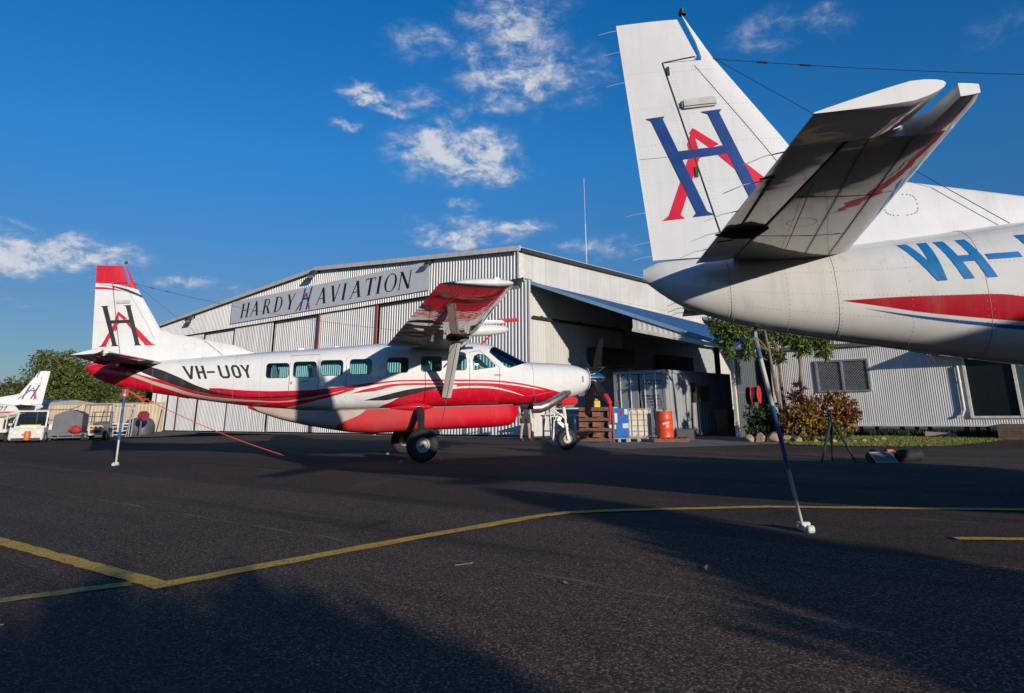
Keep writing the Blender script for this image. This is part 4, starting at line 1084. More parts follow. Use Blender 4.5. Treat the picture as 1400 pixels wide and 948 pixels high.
hangar = thing('aircraft_hangar', 'large pale corrugated aircraft hangar with sliding doors and low gable roof', 'hangar', HO, HA_)
def corr_rows(x0, x1, zb, zt, pitch, depth, y, prof='trap'):
    """ribbed sheet facing -y; zb, zt functions or numbers"""
    fb = zb if callable(zb) else (lambda x: zb); ft = zt if callable(zt) else (lambda x: zt)
    xs = []
    n = int(math.ceil((x1 - x0) / pitch))
    P = [(0, 0), (.50, 0), (.60, -1), (.90, -1), (1.0, 0)] if prof == 'trap' else [(i / 6, -.5 + .5 * math.cos(2 * math.pi * i / 6)) for i in range(7)]
    for i in range(n):
        for (u, d) in P[:-1]:
            x = x0 + (i + u) * pitch
            if x < x1 - 1e-4: xs.append((x, y + d * depth))
    xs.append((x1, y))
    return [[(x, yy, fb(x)) for x, yy in xs], [(x, yy, ft(x)) for x, yy in xs]]
HW, APX, EAV_R, APZ, EAV_L, HD = -38.2, -16.2, 8.38, 9.62, 7.98, 46
def roof_z(x): return float(np.interp(x, [HW, APX, 0], [EAV_L, APZ, EAV_R]))
HEAD = lambda x: 6.92
mb = MB(); rows = corr_rows(HW, 0, HEAD, roof_z, .205, .038, 0); mb.grid(rows); mb.build('front_fascia', m_sheet, hangar, fix=False)
mb = MB(); mb.box(((HW) / 2, .08, 6.98), (-HW, .10, .10)); mb.box((HW / 2, .5, 7.05), (-HW, .75, .08)); mb.build('door_header', m_dark, hangar)
JN = [.52, -5.35, -10.58, -16.1, -21.4, -26.3, -30.85, -35.5]
for i in range(7):
    x1, x0 = JN[i] - .02, JN[i + 1] + .02
    yd = .16 + (.16 if i % 2 else 0)
    if i == 6: x0 = -33.6
    d = thing('door_leaf', None, None); d.parent = hangar
    mb = MB(); mb.grid(corr_rows(x0 + .07, x1 - .07, .07, 6.93, .205, .038, yd)); mb.build('door_sheet', m_sheet2, d, fix=False)
    mb = MB()
    for xx in (x0 + .045, x1 - .045): mb.box((xx, yd, 3.5), (.05, .08, 6.86))
    mb.box(((x0 + x1) / 2, yd + .03, .12), (x1 - x0, .05, .12)); mb.build('door_frame', m_sheet2, d)
for xx, mt in ((-10.58, m_orange), (-16.1, m_orange), (-5.35, m_greypost)):
    mb = MB(); mb.box((xx, .09, 3.5), (.12, .06, 6.8)); mb.build('door_post', mt, hangar)
mb = MB(); mb.grid(corr_rows(-36.4, -33.7, .05, 6.9, .205, .038, .62)); mb.build('end_panel', m_sheet2, hangar, fix=False)
mb = MB(); mb.grid(corr_rows(-38.1, -36.6, .05, 6.9, .205, .038, .10)); mb.box((-36.55, -.05, 3.5), (.16, .30, 6.9)); mb.build('corner_pier', m_trim, hangar, fix=False)
# body
mb = MB()
mb.grid([[(0, HD * k / 8, 6.86) for k in range(9)], [(0, HD * k / 8, EAV_R - .02) for k in range(9)]])
mb.build('side_wall_top', m_side, hangar, fix=False)
def side_sheet(y0, y1, z0, z1, nm='side_wall', mt=m_side):
    rows = corr_rows(y0, y1, z0, z1, .19, .022, 0)
    mb = MB(); mb.grid([[(-d - .03, x, z) for (x, d, z) in r] for r in rows]); return mb.build(nm, mt, hangar, fix=False)
side_sheet(.38, 8.6, 0, 6.86); side_sheet(8.6, 20.5, 5.05, 6.86); side_sheet(20.5, HD, 0, 6.86)
mb = MB()
mb.add([(HW, .7, 0), (HW, HD, 0), (HW, HD, EAV_L), (HW, 0, EAV_L)], [(0, 1, 2, 3)])
mb.add([(HW, HD, 0), (0, HD, 0), (0, HD, EAV_R), (APX, HD, APZ), (HW, HD, EAV_L)], [(0, 1, 2, 3, 4)])
mb.build('rear_wall', m_side, hangar)
mb = MB()
for (xa, za, xb, zb_) in ((HW - .25, EAV_L + .0, APX, APZ + .03), (APX, APZ + .03, .22, EAV_R + .0)):
    mb.prism([(0, 0), (0, .06), (1, .06), (1, 0)], (xa, -.22, za + .03), (xb - xa, 0, zb_ - za), (0, 0, 1), (0, HD + .3, 0))
mb.build('roof', m_roofs, hangar)
mb = MB()
for (xa, za, xb, zb_) in ((HW - .25, EAV_L, APX, APZ + .03), (APX, APZ + .03, .25, EAV_R)):
    mb.prism([(0, -.10), (0, .13), (1, .13), (1, -.10)], (xa, -.27, za), (xb - xa, 0, zb_ - za), (0, 0, 1), (0, .05, 0))
mb.build('barge_board', m_trim, hangar)
mb = MB(); mb.box((.19, HD / 2 - .1, EAV_R - .03), (.16, HD, .14)); mb.build('gutter', m_dark, hangar)
mb = MB(); mb.box((-.03, -.045, 7.65), (.10, .05, 1.42)); mb.box((.003, .12, 7.6), (.05, .34, 1.5)); mb.box((.02, .33, 3.45), (.12, .08, 6.8)); mb.build('corner_flashing', m_trim, hangar)
mb = MB(); mb.tube([(.14, .8, 5.30), (.14, 8.7, 5.24)], .07, 8)
for y in (1.5, 4.5, 7.8): mb.box((.06, y, 5.33), (.16, .08, .16))
mb.build('side_door_rail', m_dark, hangar)
# wall set back behind the side opening
mb = MB(); rows = corr_rows(8.4, 20.8, 0, 5.2, .19, .022, 0); mb.grid([[(-d - .55, x, z) for (x, d, z) in r] for r in rows]); mb.add([(-.6, 8.58, 0), (-.02, 8.58, 0), (-.02, 8.58, 5.1), (-.6, 8.58, 5.1)], [(0, 1, 2, 3)]); mb.add([(-.6, 8.5, 5.12), (-.02, 8.5, 5.12), (-.02, 20.6, 5.12), (-.6, 20.6, 5.12)], [(0, 1, 2, 3)])
mb.build('inner_side_wall', m_shade, hangar, fix=False)
mb = MB(); mb.box((-.40, 15.0, 3.75), (.30, 4.2, .95)); mb.build('dark_louvre_box', m_int, hangar)

# sign
sign = thing('sign', 'long grey HARDY AVIATION sign board fixed across the hangar fascia', 'sign', HO, HA_)
SX0, SX1, SZ0, SZ1 = -26.6, -6.12, 7.19, 8.70
mb = MB(); mb.box(((SX0 + SX1) / 2, -.085, (SZ0 + SZ1) / 2), (SX1 - SX0, .04, SZ1 - SZ0)); mb.build('sign_board', m_sign, sign)
LET = []
def arc(cx0, cz0, rx, rz, a0, a1, t0, t1, n=14):
    """tapering bowl: thick in the middle (t1), thin at the ends (t0)"""
    q = []
    for i in range(n + 1):
        a = math.radians(a0 + (a1 - a0) * i / n); th = t0 + (t1 - t0) * abs(math.cos(a)) ** 1.2
        q.append(((cx0 + rx * math.cos(a), cz0 + rz * math.sin(a)), (cx0 + (rx - th) * math.cos(a), cz0 + (rz - t0) * math.sin(a))))
    return [(q[i][0], q[i + 1][0], q[i + 1][1], q[i][1]) for i in range(n)]
def stem(x, t, z0=0, z1=1): return [((x, z1), (x + t, z1), (x + t, z0), (x, z0))]
def serif(x, t, z, e=.07): 
    s_ = .022
    return [((x - e, z + s_ if z < .5 else z), (x + t + e, z + s_ if z < .5 else z), (x + t + e, z if z < .5 else z - s_), (x - e, z if z < .5 else z - s_))]
def sl(xa, za, xb, zb, t): return [((xa, za), (xa + t, za), (xb + t, zb), (xb, zb))]
T, N_ = .165, .06
GL = {
 'H': stem(.08, T) + stem(.62, T) + serif(.08, T, 0) + serif(.08, T, 1) + serif(.62, T, 0) + serif(.62, T, 1) + [((.2, .53), (.62, .53), (.62, .485), (.2, .485))],
 'A': sl(.42, 1, .08, 0, N_) + sl(.36, 1, .66, 0, T + .01) + serif(.06, .05, 0) + serif(.66, T, 0) + [((.22, .36), (.60, .36), (.61, .315), (.205, .315))],
 'R': stem(.08, T) + serif(.08, T, 0) + serif(.08, T, 1) + arc(.34, .75, .28, .25, -90, 90, .045, .13) + [((.2, 1), (.34, 1), (.34, .955), (.2, .955)), ((.2, .545), (.34, .545), (.34, .5), (.2, .5))] + sl(.32, .5, .62, 0, T) + serif(.62, T, 0, .04),
 'D': stem(.08, T) + serif(.08, T, 0) + serif(.08, T, 1) + arc(.30, .5, .46, .5, -90, 90, .045, .14) + [((.2, 1), (.30, 1), (.30, .955), (.2, .955)), ((.2, .045), (.30, .045), (.30, 0), (.2, 0))],
 'Y': stem(.31, T, 0, .48) + sl(.05, 1, .31, .45, T) + sl(.66, 1, .40, .45, N_) + serif(.31, T, 0) + serif(.05, T, 1) + serif(.66, .05, 1),
 'V': sl(.05, 1, .36, 0, T) + sl(.68, 1, .43, 0, N_) + serif(.05, T, 1) + serif(.68, .05, 1),
 'I': stem(.08, T) + serif(.08, T, 0) + serif(.08, T, 1),
 'T': stem(.32, T) + serif(.32, T, 0) + [((.03, 1), (.74, 1), (.74, .95), (.03, .95)), ((.03, .95), (.07, .95), (.05, .8), (.03, .8)), ((.70, .95), (.74, .95), (.74, .8), (.72, .8))],
 'O': arc(.44, .5, .42, .515, 0, 360, .045, .14, 32),
 'N': stem(.10, N_) + stem(.72, N_) + sl(.06, 1, .66, 0, T) + serif(.10, .04, 0) + serif(.72, .05, 1) + serif(.02, .1, 1, .03)}
def put_letter(ch, x, sc, z0=7.46, h=.97, slant=.20):
    mb = MB()
    for q in GL[ch]:
        for dy, in ((0,),):
            vs = [(x + u * sc * h + slant * v * h, -.113, z0 + v * h) for u, v in q]
            mb.add(vs + [(a, -.104, c) for a, b_, c in vs], [(0, 1, 2, 3), (4, 5, 1, 0), (6, 7, 3, 2), (5, 6, 2, 1), (7, 4, 0, 3)])
    mb.build('letter', m_ink, sign, fix=False)
for ch, x in (('H', -25.35), ('A', -24.05), ('R', -22.52), ('D', -21.12), ('Y', -19.72)): put_letter(ch, x, 1.28)
for ch, x in (('A', -16.36), ('V', -15.02), ('I', -13.78), ('A', -12.98), ('T', -11.66), ('I', -10.56), ('O', -9.90), ('N', -8.70)): put_letter(ch, x, 1.28)
mb = MB()
for q in (sl(-17.62, 8.62, -18.06, 7.28, .17), sl(-16.92, 8.64, -17.36, 7.28, .17), [((-17.75, 8.02), (-17.1, 8.02), (-17.12, 7.92), (-17.78, 7.92))]):
    for a in q: mb.add([(u, -.120, v) for u, v in a], [(0, 1, 2, 3)])
mb.build('emblem_letter_h', m_inkb, sign, fix=False)
mb = MB()
for q in (sl(-17.42, 8.32, -18.55, 7.26, .17), sl(-17.48, 8.32, -17.02, 7.26, .15)):
    for a in q: mb.add([(u, -.116, v) for u, v in a], [(0, 1, 2, 3)])
mb.build('emblem_letter_a', m_inkr, sign, fix=False)

# floodlights
m_lamp = mat('lamp_housing', (.03, .035, .035), .5)
m_lampg = mat('lamp_front_glass', (.35, .38, .38), .1, coat=1)
def floodlight(x, z, label, y=-.05, sc=1.0):
    f = thing('floodlight', label, 'floodlight', HL(x, y, z), HA_, 'floodlights on the hangar')
    mb = MB(); mb.box((0, -.04, .18 * sc), (.12, .06, .22)); mb.bar((0, -.05, .15 * sc), (0, -.40 * sc, .0), .05, .05); mb.build('bracket', m_lamp, f)
    R_ = Matrix.Rotation(-.55, 3, 'X')
    mb = MB(); mb.box((0, -.46 * sc, -.04), (.62 * sc, .26 * sc, .42 * sc), R_, taper=.8); mb.build('housing', m_lamp, f, bevel=.03)
    mb = MB(); mb.box(Vector((0, -.46 * sc, -.04)) + R_ @ Vector((0, 0, -.215 * sc)), (.54 * sc, .2 * sc, .02), R_); mb.build('lens', m_lampg, f)
floodlight(-32.1, 8.05, 'dark floodlight low on the left slope of the hangar gable')
floodlight(-16.3, 9.36, 'dark floodlight under the peak of the hangar gable')
floodlight(-6.0, 8.55, 'dark floodlight above the right end of the sign board', sc=.7)
floodlight(.30, 6.70, 'square pale floodlight at the right corner of the hangar front', -.12, 1.1)
# ================================================================== LEAN-TO AND WHAT STANDS UNDER IT
m_blue_roof = mat('blue_roof_sheet', (.028, .10, .24), .65, .0, var=.08, scale=.8, dirt=(.05, .09, .16), dirt_amt=.4, spec=.2)
m_blue_edge = mat('pale_blue_flashing', (.14, .24, .36), .4)
m_postw = mat('cream_post', (.52, .49, .43), .6, dirt=(.25, .22, .18), dirt_amt=.5)
lean = thing('lean_to_roof', 'blue sheet lean-to roof sloping down from the right side of the hangar', 'awning', HO, HA_)
A0, A1, A2, A3 = Vector((.06, .42, 6.94)), Vector((8.75, 3.0, 3.50)), Vector((8.75, 17.2, 3.45)), Vector((.06, 17.4, 6.45))
def ribbed_quad(a, b, c, d, n, hgt):
    """roof sheet: ribs run from edge ad to edge bc"""
    rows0, rows1 = [], []
    for i in range(n):
        for u, k in ((0, 0), (.55, 0), (.65, 1), (.9, 1)):
            t = (i + u) / n; p, q = a.lerp(d, t), b.lerp(c, t)
            rows0.append(tuple(p + Vector((0, 0, hgt * k)))); rows1.append(tuple(q + Vector((0, 0, hgt * k))))
    return [rows0, rows1]
mb = MB(); mb.grid(ribbed_quad(A0, A1, A2, A3, 80, .03)); mb.build('roof_sheet', m_blue_roof, lean, fix=False)
mb = MB(); mb.grid(ribbed_quad(A0 - Vector((0, 0, .05)), A1 - Vector((0, 0, .05)), A2 - Vector((0, 0, .05)), A3 - Vector((0, 0, .05)), 2, 0)); mb.build('roof_lining', m_greypost, lean, fix=False)
mb = MB(); mb.bar(A0 + Vector((0, -.03, .0)), A1 + Vector((0, -.03, .0)), .05, .16); mb.build('edge_flashing', m_blue_edge, lean)
mb = MB(); mb.bar(A1 + Vector((.1, -.2, -.02)), A2 + Vector((.1, 0, -.02)), .16, .14); mb.build('gutter', m_trim, lean)
for y in (3.02, 10, 17):
    mb = MB(); mb.bar((8.72, y, 0), (8.72, y, 3.42), .13, .13); mb.build('post', m_postw, lean)
# sunlit sheet closing part of the near end, with the beam under it
def on_rake(t, dz=0): return A0.lerp(A1, t) + Vector((0, .05, dz))
mb = MB()
g0 = [on_rake(.55 + .30 * i / 24, -.10) for i in range(25)]; zl = lambda t: 4.42 - (t - .57) * (4.42 - 3.78) / .28
rows = [[tuple(p + Vector((0, .02 * (i % 2), 0))) for i, p in enumerate(g0)], [(p.x, p.y + .02 * (i % 2), min(p.z - .01, zl(.55 + .30 * i / 24))) for i, p in enumerate(g0)]]
mb.grid(rows); mb.build('gable_infill', m_side, lean, fix=False)
pa, pb = on_rake(.55), on_rake(1.0)
mb = MB(); mb.bar((pa.x, pa.y - .06, 4.42), (pb.x, pb.y - .06, 3.44), .07, .16); mb.build('tie_beam', m_postw, lean)
mb = MB()
for t in (.25, .5, .75): q = A0.lerp(A1, t); q2 = A3.lerp(A2, t); mb.bar(q - Vector((0, -.1, .12)), q2 - Vector((0, .1, .12)), .08, .12)
mb.build('purlin', m_greypost, lean)
lean2 = thing('lean_to_roof', 'farther blue sheet roof on the hangar side beyond the first lean-to', 'awning', HO, HA_)
B0, B1, B2, B3 = Vector((.06, 18.3, 6.85)), Vector((7.5, 19.6, 4.7)), Vector((7.5, 36, 4.6)), Vector((.06, 36, 6.9))
mb = MB(); mb.grid(ribbed_quad(B0, B1, B2, B3, 60, .03)); mb.build('roof_sheet', m_blue_roof, lean2, fix=False)
mb = MB(); mb.bar(B0, B1, .05, .18); mb.build('edge_flashing', m_blue_edge, lean2)
for y in (19.6, 27, 35): mb = MB(); mb.bar((7.45, y, 0), (7.45, y, 4.6), .12, .12); mb.build('post', m_postw, lean2)

# evaporative cooler
m_cooler = mat('cooler_dark_metal', (.055, .057, .06), .3, .6)
acb = thing('air_cooler', 'dark metal air cooler box bracketed high on the hangar side wall', 'air cooler', HO, HA_)
mb = MB(); mb.box((.55, 6.6, 3.68), (.9, 3.1, .92)); mb.build('housing', m_cooler, acb, bevel=.03)
mb = MB()
for k in range(7): mb.box((1.01, 6.6, 3.35 + .11 * k), (.02, 2.8, .05), Matrix.Rotation(.5, 3, 'Y'))
mb.build('louvre', m_dark, acb)
mb = MB()
for y in (5.3, 7.9): mb.bar((0, y, 3.15), (1.0, y, 3.15), .06, .06); mb.bar((0, y, 2.6), (.9, y, 3.12), .05, .05)
mb.build('bracket', m_trim, acb)

wsg = thing('wall_sign', 'small dark plate on the sunlit hangar side wall near the corner', 'sign', HL(.09, .75, 3.15), HA_)
mb = MB(); mb.box((0, 0, 0), (.02, .62, .16)); mb.box((0, -.05, -.10), (.02, .22, .08)); mb.build('plate', m_greypost, wsg)
# shipping container
m_cont = mat('container_grey', (.27, .28, .295), .55, var=.08, scale=1.2, dirt=(.2, .17, .14), dirt_amt=.55)
m_print = mat('container_print', (.08, .08, .09), .6)
CO = HL(6.72, 1.04)
cont = thing('shipping_container', 'grey shipping container with closed lock-rod doors standing under the lean-to', 'container', CO, HA_)
CW, CLN, CH = 2.44, 6.06, 2.62                               # local x from -CW to 0, y from 0 to CLN
def xx_rows(x0, x1, z0, z1, pitch, d):
    return corr_rows(x0, x1, z0, z1, pitch, d, 0)
mb = MB()
for xa in (-CW, 0):
    for ya in (0, CLN): mb.box((xa + (.06 if xa else -.06), ya + (.06 if ya == 0 else -.06), CH / 2), (.12, .12, CH))
for ya in (.06, CLN - .06):
    for za in (.1, CH - .06): mb.box((-CW / 2, ya, za), (CW - .24, .11, .13))
for xa in (-CW + .05, -.05):
    for za in (.1, CH - .06): mb.box((xa, CLN / 2, za), (.09, CLN - .24, .12))
mb.build('corner_frame', m_cont, cont)
mb = MB()
for xa, sg in ((-.06, 1), (-CW + .06, -1)):
    rows = corr_rows(.12, CLN - .12, .16, CH - .11, .27, .036, 0)
    mb.grid([[(xa - sg * d * .9, x, z) for x, d, z in r] for r in rows])
mb.build('side_panel', m_cont, cont, fix=False)
mb = MB(); mb.box((-CW / 2, CLN / 2, CH - .03), (CW - .1, CLN - .1, .03)); mb.box((-CW / 2, CLN - .07, CH / 2), (CW - .24, .03, CH - .3)); mb.build('roof', m_cont, cont)
for k, xa in enumerate((-CW * .75 + .03, -CW * .25 - .03)):
    dr = thing('container_door', None, None); dr.parent = cont
    mb = MB(); mb.box((xa, .035, CH / 2 + .02), (CW / 2 - .14, .04, CH - .34)); 
    for j in range(3): mb.box((xa, .008, .55 + j * .75), (CW / 2 - .2, .02, .34))
    mb.build('door_panel', m_cont, dr, bevel=.008)
    for q in (-.28, .22):
        mb = MB(); mb.tube([(xa + q, -.035, .12), (xa + q, -.035, CH - .1)], .02, 8); mb.box((xa + q + .1, -.045, 1.05), (.26, .03, .06)); mb.build('lock_rod', m_trim, dr)
mb = MB(); rr = random.Random(5)
for j, zz in enumerate((2.2, 2.08, 1.62, 1.5, 1.38, 1.26)):
    xa = -1.0
    while xa < -.22:
        wd = rr.uniform(.04, .10); mb.box((xa + wd / 2, -.004, zz), (wd, .006, .07)); xa += wd + rr.uniform(.02, .09)
tag(mb.build('door_print', m_print, cont), kind='stuff')
mb = MB(); mb.box((.015, 2.35, 1.75), (.03, .42, .8)); mb.build('side_window', m_int, cont)
mb = MB(); mb.box((.02, 3.25, 1.72), (.03, .85, .62)); mb.build('notice_board', mat('notice_brown', (.16, .11, .03), .7), cont)

# goods standing in front of the container
m_wood = mat('pallet_wood', (.115, .07, .048), .85, var=.35, scale=9, dirt=(.05, .03, .02), dirt_amt=.6)
m_wooda = mat('pallet_block_orange', (.22, .075, .04), .8, var=.25, scale=8)
m_steel = mat('galvanised', (.42, .43, .44), .45, .6, dirt=(.2, .17, .13), dirt_amt=.3)
pal = thing('pallet', 'brown timber pallet stood on edge left of the blue tank', 'pallet', (2.02, 25.9, 0), math.radians(-6), 'timber pallets')
for k in range(4):
    z = .08 + k * .345
    mb = MB(); mb.box((0, -.10, z), (1.18, .03, .10)); mb.build('deck_board', m_wood, pal, bevel=.004)
    mb = MB(); mb.box((0, .10, z), (1.18, .03, .14)); mb.build('deck_board', m_wood, pal, bevel=.004)
for k in range(3):
    for x in (-.42, .05, .5):
        mb = MB(); mb.box((x - .02, 0, .255 + k * .345), (.30 if x < .4 else .12, .16, .16)); mb.build('block', m_wooda, pal, bevel=.006)
mb = MB(); mb.box((.62, -.02, .60), (.07, .24, 1.2)); mb.build('edge_plank', m_wooda, pal, bevel=.006)
mb = MB(); mb.box((0, .14, .6), (1.18, .02, 1.18)); mb.build('backing_sheet', m_wood, pal)

m_bluep = mat('blue_plastic', (.02, .13, .42), .45)
m_white = mat('white_plastic', (.62, .62, .58), .5, dirt=(.35, .3, .22), dirt_amt=.4)
m_cream_tank = mat('tank_poly', (.62, .55, .42), .35, var=.1, scale=3)
def ibc(loc, rz, label, body_m, wrap):
    t_ = thing('bulk_tank', label, 'tank', loc, rz, 'caged bulk liquid tanks')
    mb = MB(); mb.box((0, 0, .62), (.84, .95, .96)); mb.build('tank_body', body_m, t_, bevel=.06, smooth=50)
    mb = MB()
    for x in (-.44, .44):
        for z in np.linspace(.16, 1.12, 6): mb.bar((x, -.5, z), (x, .5, z), .02, .02)
    for y in (-.5, .5):
        for z in np.linspace(.16, 1.12, 6): mb.bar((-.44, y, z), (.44, y, z), .02, .02)
    for x in np.linspace(-.44, .44, 5):
        for y in (-.5, .5): mb.bar((x, y, .14), (x, y, 1.13), .02, .02)
    for y in np.linspace(-.5, .5, 5):
        for x in (-.44, .44): mb.bar((x, y, .14), (x, y, 1.13), .02, .02)
    mb.build('cage', m_steel, t_)
    mb = MB()
    for x in (-.36, 0, .36): mb.box((x, 0, .06), (.12, 1.0, .11))
    mb.box((0, 0, .125), (.9, 1.0, .03)); mb.build('pallet_base', m_steel, t_)
    mb = MB(); mb.lathe([(.1, 0), (.1, .05), (0, .055)], (0, 0, 1.10), (0, 0, 1), 14); mb.build('lid', m_red_decal, t_)
    if wrap:
        t_.scale = (.78, .9, 1.0)
        mb = MB(); mb.box((0, -.52, .65), (.90, .015, 1.0)); mb.build('front_cover', m_bluep, t_)
        for (x, z, a, h_) in ((-.12, .82, .13, .32), (.34, 1.02, .14, .18), (.30, .55, .26, .16), (-.28, .52, .3, .14)):
            mb = MB(); mb.box((x, -.532, z), (a, .006, h_)); mb.build('paper_label', m_white, t_)
        mb = MB(); mb.box((.12, -.532, .98), (.10, .006, .18)); mb.build('red_mark', m_red_decal, t_)
ibc((2.88, 26.2, 0), math.radians(-8), 'bulk tank with bright blue front cover beside the pallet', m_bluep, True)
ibc((3.62, 26.5, 0), math.radians(-10), 'cream bulk tank in a grey cage beside the red drum', m_cream_tank, False)
m_drum = mat('drum_red', (.62, .06, .018), .4, dirt=(.3, .03, .01), dirt_amt=.4)
lp = thing('pallet', 'low timber pallet lying flat under the red drum', 'pallet', (4.62, 25.7, 0), math.radians(-10), 'timber pallets')
for k in range(7): mb = MB(); mb.box((-.54 + k * .18, 0, .13), (.13, 1.0, .022)); mb.build('deck_board', m_wood, lp)
for y in (-.44, 0, .44):
    mb = MB(); mb.box((0, y, .06), (1.2, .09, .11)); mb.build('bearer', m_wooda, lp)
dm = thing('drum', 'bright red steel drum standing on a low pallet before the container', 'drum', (4.40, 25.6, .142))
mb = MB(); mb.lathe([(0, 0), (.28, 0), (.29, .02), (.285, .04), (.285, .27), (.296, .29), (.285, .31), (.285, .57), (.296, .59), (.285, .61), (.285, .85), (.292, .87), (.285, .885), (.27, .87), (0, .868)], (0, 0, 0), (0, 0, 1), 28); mb.build('shell', m_drum, dm, smooth=40)
mb = MB()
for k in range(9):
    a = -1.95 + k * .09; mb.box((.288 * math.cos(a), .288 * math.sin(a), .46 + .006 * k), (.004, .022, .05 if k % 3 else .075), rot_z(a))
mb.build('printed_name', m_white, dm)
mb = MB(); mb.lathe([(.035, 0), (.035, .02), (0, .022)], (.1, .12, .87), (0, 0, 1), 10); mb.build('bung', m_steel, dm)
mb = MB(); mb.box((0, 0, .19), (.62, .4, .36)); mb.box((0, 0, .385), (.66, .44, .03)); o = mb.build('storage_box', m_dark, bevel=.01); o.location = (5.2, 26.3, 0)
tag(o, 'low black storage box against the grey container side', 'box')

# trestle table with things on it
m_board = mat('white_board', (.60, .58, .52), .6, dirt=(.3, .27, .2), dirt_amt=.4)
tb = thing('trestle_table', 'white topped trestle table standing behind the pallet', 'table', (1.7, 27.4, 0), math.radians(-12))
mb = MB(); mb.box((0, 0, 1.16), (2.5, .7, .05)); mb.build('tabletop', m_board, tb)
for x in (-1.05, 1.05):
    for y in (-.28, .28): mb = MB(); mb.bar((x * 1.08, y * 1.1, 0), (x, y, 1.14), .05, .05); mb.build('leg', m_board, tb)
mb = MB(); mb.box((0, 0, .30), (2.2, .5, .03)); mb.build('lower_shelf', m_board, tb)
mb = MB(); mb.box((0, 0, .13), (.55, .36, .26), taper=1.08); mb.box((0, 0, .27), (.60, .40, .03)); o = mb.build('plastic_tub', mat('teal_plastic', (.02, .22, .24), .5), bevel=.02); o.location = (1.05, 27.3, 1.185)
tag(o, 'teal plastic tub on the left end of the trestle table', 'tub')
mb = MB(); mb.box((0, 0, .12), (.22, .18, .24)); mb.tube([(0, 0, .24), (0, 0, .30)], .03, 8); mb.tube([(-.07, 0, .22), (-.06, 0, .31), (.02, 0, .29)], .015, 6); o = mb.build('jerry_can', mat('yellow_plastic', (.62, .40, .02), .5), bevel=.015); o.location = (2.2, 27.3, 1.185)
tag(o, 'small yellow jerry can on the trestle table', 'can')
ld = thing('step_ladder', 'white folding step ladder standing by the hangar corner', 'ladder', (.55, 28.0, 0), math.radians(20))
for x in (-.26, .26):
    mb = MB(); mb.bar((x, -.45, 0), (x * .7, 0, 1.75), .05, .03); mb.build('rail', m_trim, ld)
    mb = MB(); mb.bar((x, .5, 0), (x * .7, .04, 1.7), .04, .03); mb.build('rear_rail', m_trim, ld)
for k in range(5):
    q = (k + 1) / 6; mb = MB(); mb.box((0, -.45 * (1 - q), 1.75 * q), (.5 - .12 * q, .10, .03)); mb.build('step', m_trim, ld)
# hand cart/air bottles rack next to it
wk = thing('work_bench', 'grey steel work bench with lower shelf near the hangar corner', 'bench', (1.0, 29.6, 0), HA_)
mb = MB(); mb.box((0, 0, .9), (1.8, .7, .06)); mb.build('benchtop', m_steel, wk)
for x in (-.8, .8):
    for y in (-.3, .3): mb = MB(); mb.box((x, y, .435), (.06, .06, .87)); mb.build('leg', m_steel, wk)
mb = MB(); mb.box((0, 0, .3), (1.7, .6, .04)); mb.build('shelf', m_steel, wk)

# ---- person standing behind the nose of the airplane
def skinned(name, joints, edges, m, parent=None, sub=2):
    me = bpy.data.meshes.new(name); me.from_pydata([j[:3] for j in joints], edges, []); me.update()
    o = bpy.data.objects.new(name, me); COL.objects.link(o)
    md = o.modifiers.new('skin', 'SKIN'); md.use_smooth_shade = True
    for i, j in enumerate(joints):
        sv = me.skin_vertices[0].data[i]; sv.radius = (j[3], j[4] if len(j) > 4 else j[3]); sv.use_root = (i == 0)
    ss = o.modifiers.new('sub', 'SUBSURF'); ss.levels = sub; ss.render_levels = sub
    dg = bpy.context.evaluated_depsgraph_get(); m2 = bpy.data.meshes.new_from_object(o.evaluated_get(dg)); o.modifiers.clear(); o.data = m2
    m2.materials.clear(); m2.materials.append(m); m2.polygons.foreach_set('use_smooth', [True] * len(m2.polygons))
    if parent: o.parent = parent
    return o
m_skin = mat('skin', (.42, .25, .17), .55)
m_short = mat('dark_shorts', (.03, .032, .036), .85)
m_shirt = mat('navy_shirt', (.03, .04, .07), .85)
m_shoe = mat('black_shoe', (.015, .015, .016), .6)
m_hair = mat('brown_hair', (.05, .03, .02), .7)
pr = thing('person', 'person in dark shorts and black shoes standing behind the airplane nose, upper body hidden', 'person', (-.52, 28.1, 0), math.radians(200))
J = [(0, 0, .98, .14, .11), (0, .01, 1.18, .13, .10), (0, .0, 1.40, .17, .11), (0, -.01, 1.50, .065, .06), (0, .0, 1.58, .06, .065), (0, .01, 1.66, .085, .10), (0, .01, 1.75, .05, .06),
     (.10, 0, .88, .10, .10), (.13, .02, .50, .06, .065), (.15, -.03, .28, .055, .06), (.15, -.04, .08, .04, .045), (.16, .12, .035, .04, .03),
     (-.10, 0, .88, .10, .10), (-.14, .04, .50, .06, .065), (-.17, .0, .28, .055, .06), (-.18, -.02, .08, .04, .045), (-.20, .14, .035, .04, .03),
     (.20, 0, 1.44, .06, .06), (.27, .02, 1.16, .043, .043), (.26, .17, .95, .032, .032), (.255, .21, .89, .036, .022),
     (-.20, 0, 1.44, .06, .06), (-.27, .02, 1.16, .043, .043), (-.26, .17, .95, .032, .032), (-.255, .21, .89, .036, .022)]
E_ = [(0, 1), (1, 2), (2, 3), (3, 4), (4, 5), (5, 6), (0, 7), (7, 8), (8, 9), (9, 10), (10, 11), (0, 12), (12, 13), (13, 14), (14, 15), (15, 16), (2, 17), (17, 18), (18, 19), (19, 20), (2, 21), (21, 22), (22, 23), (23, 24)]
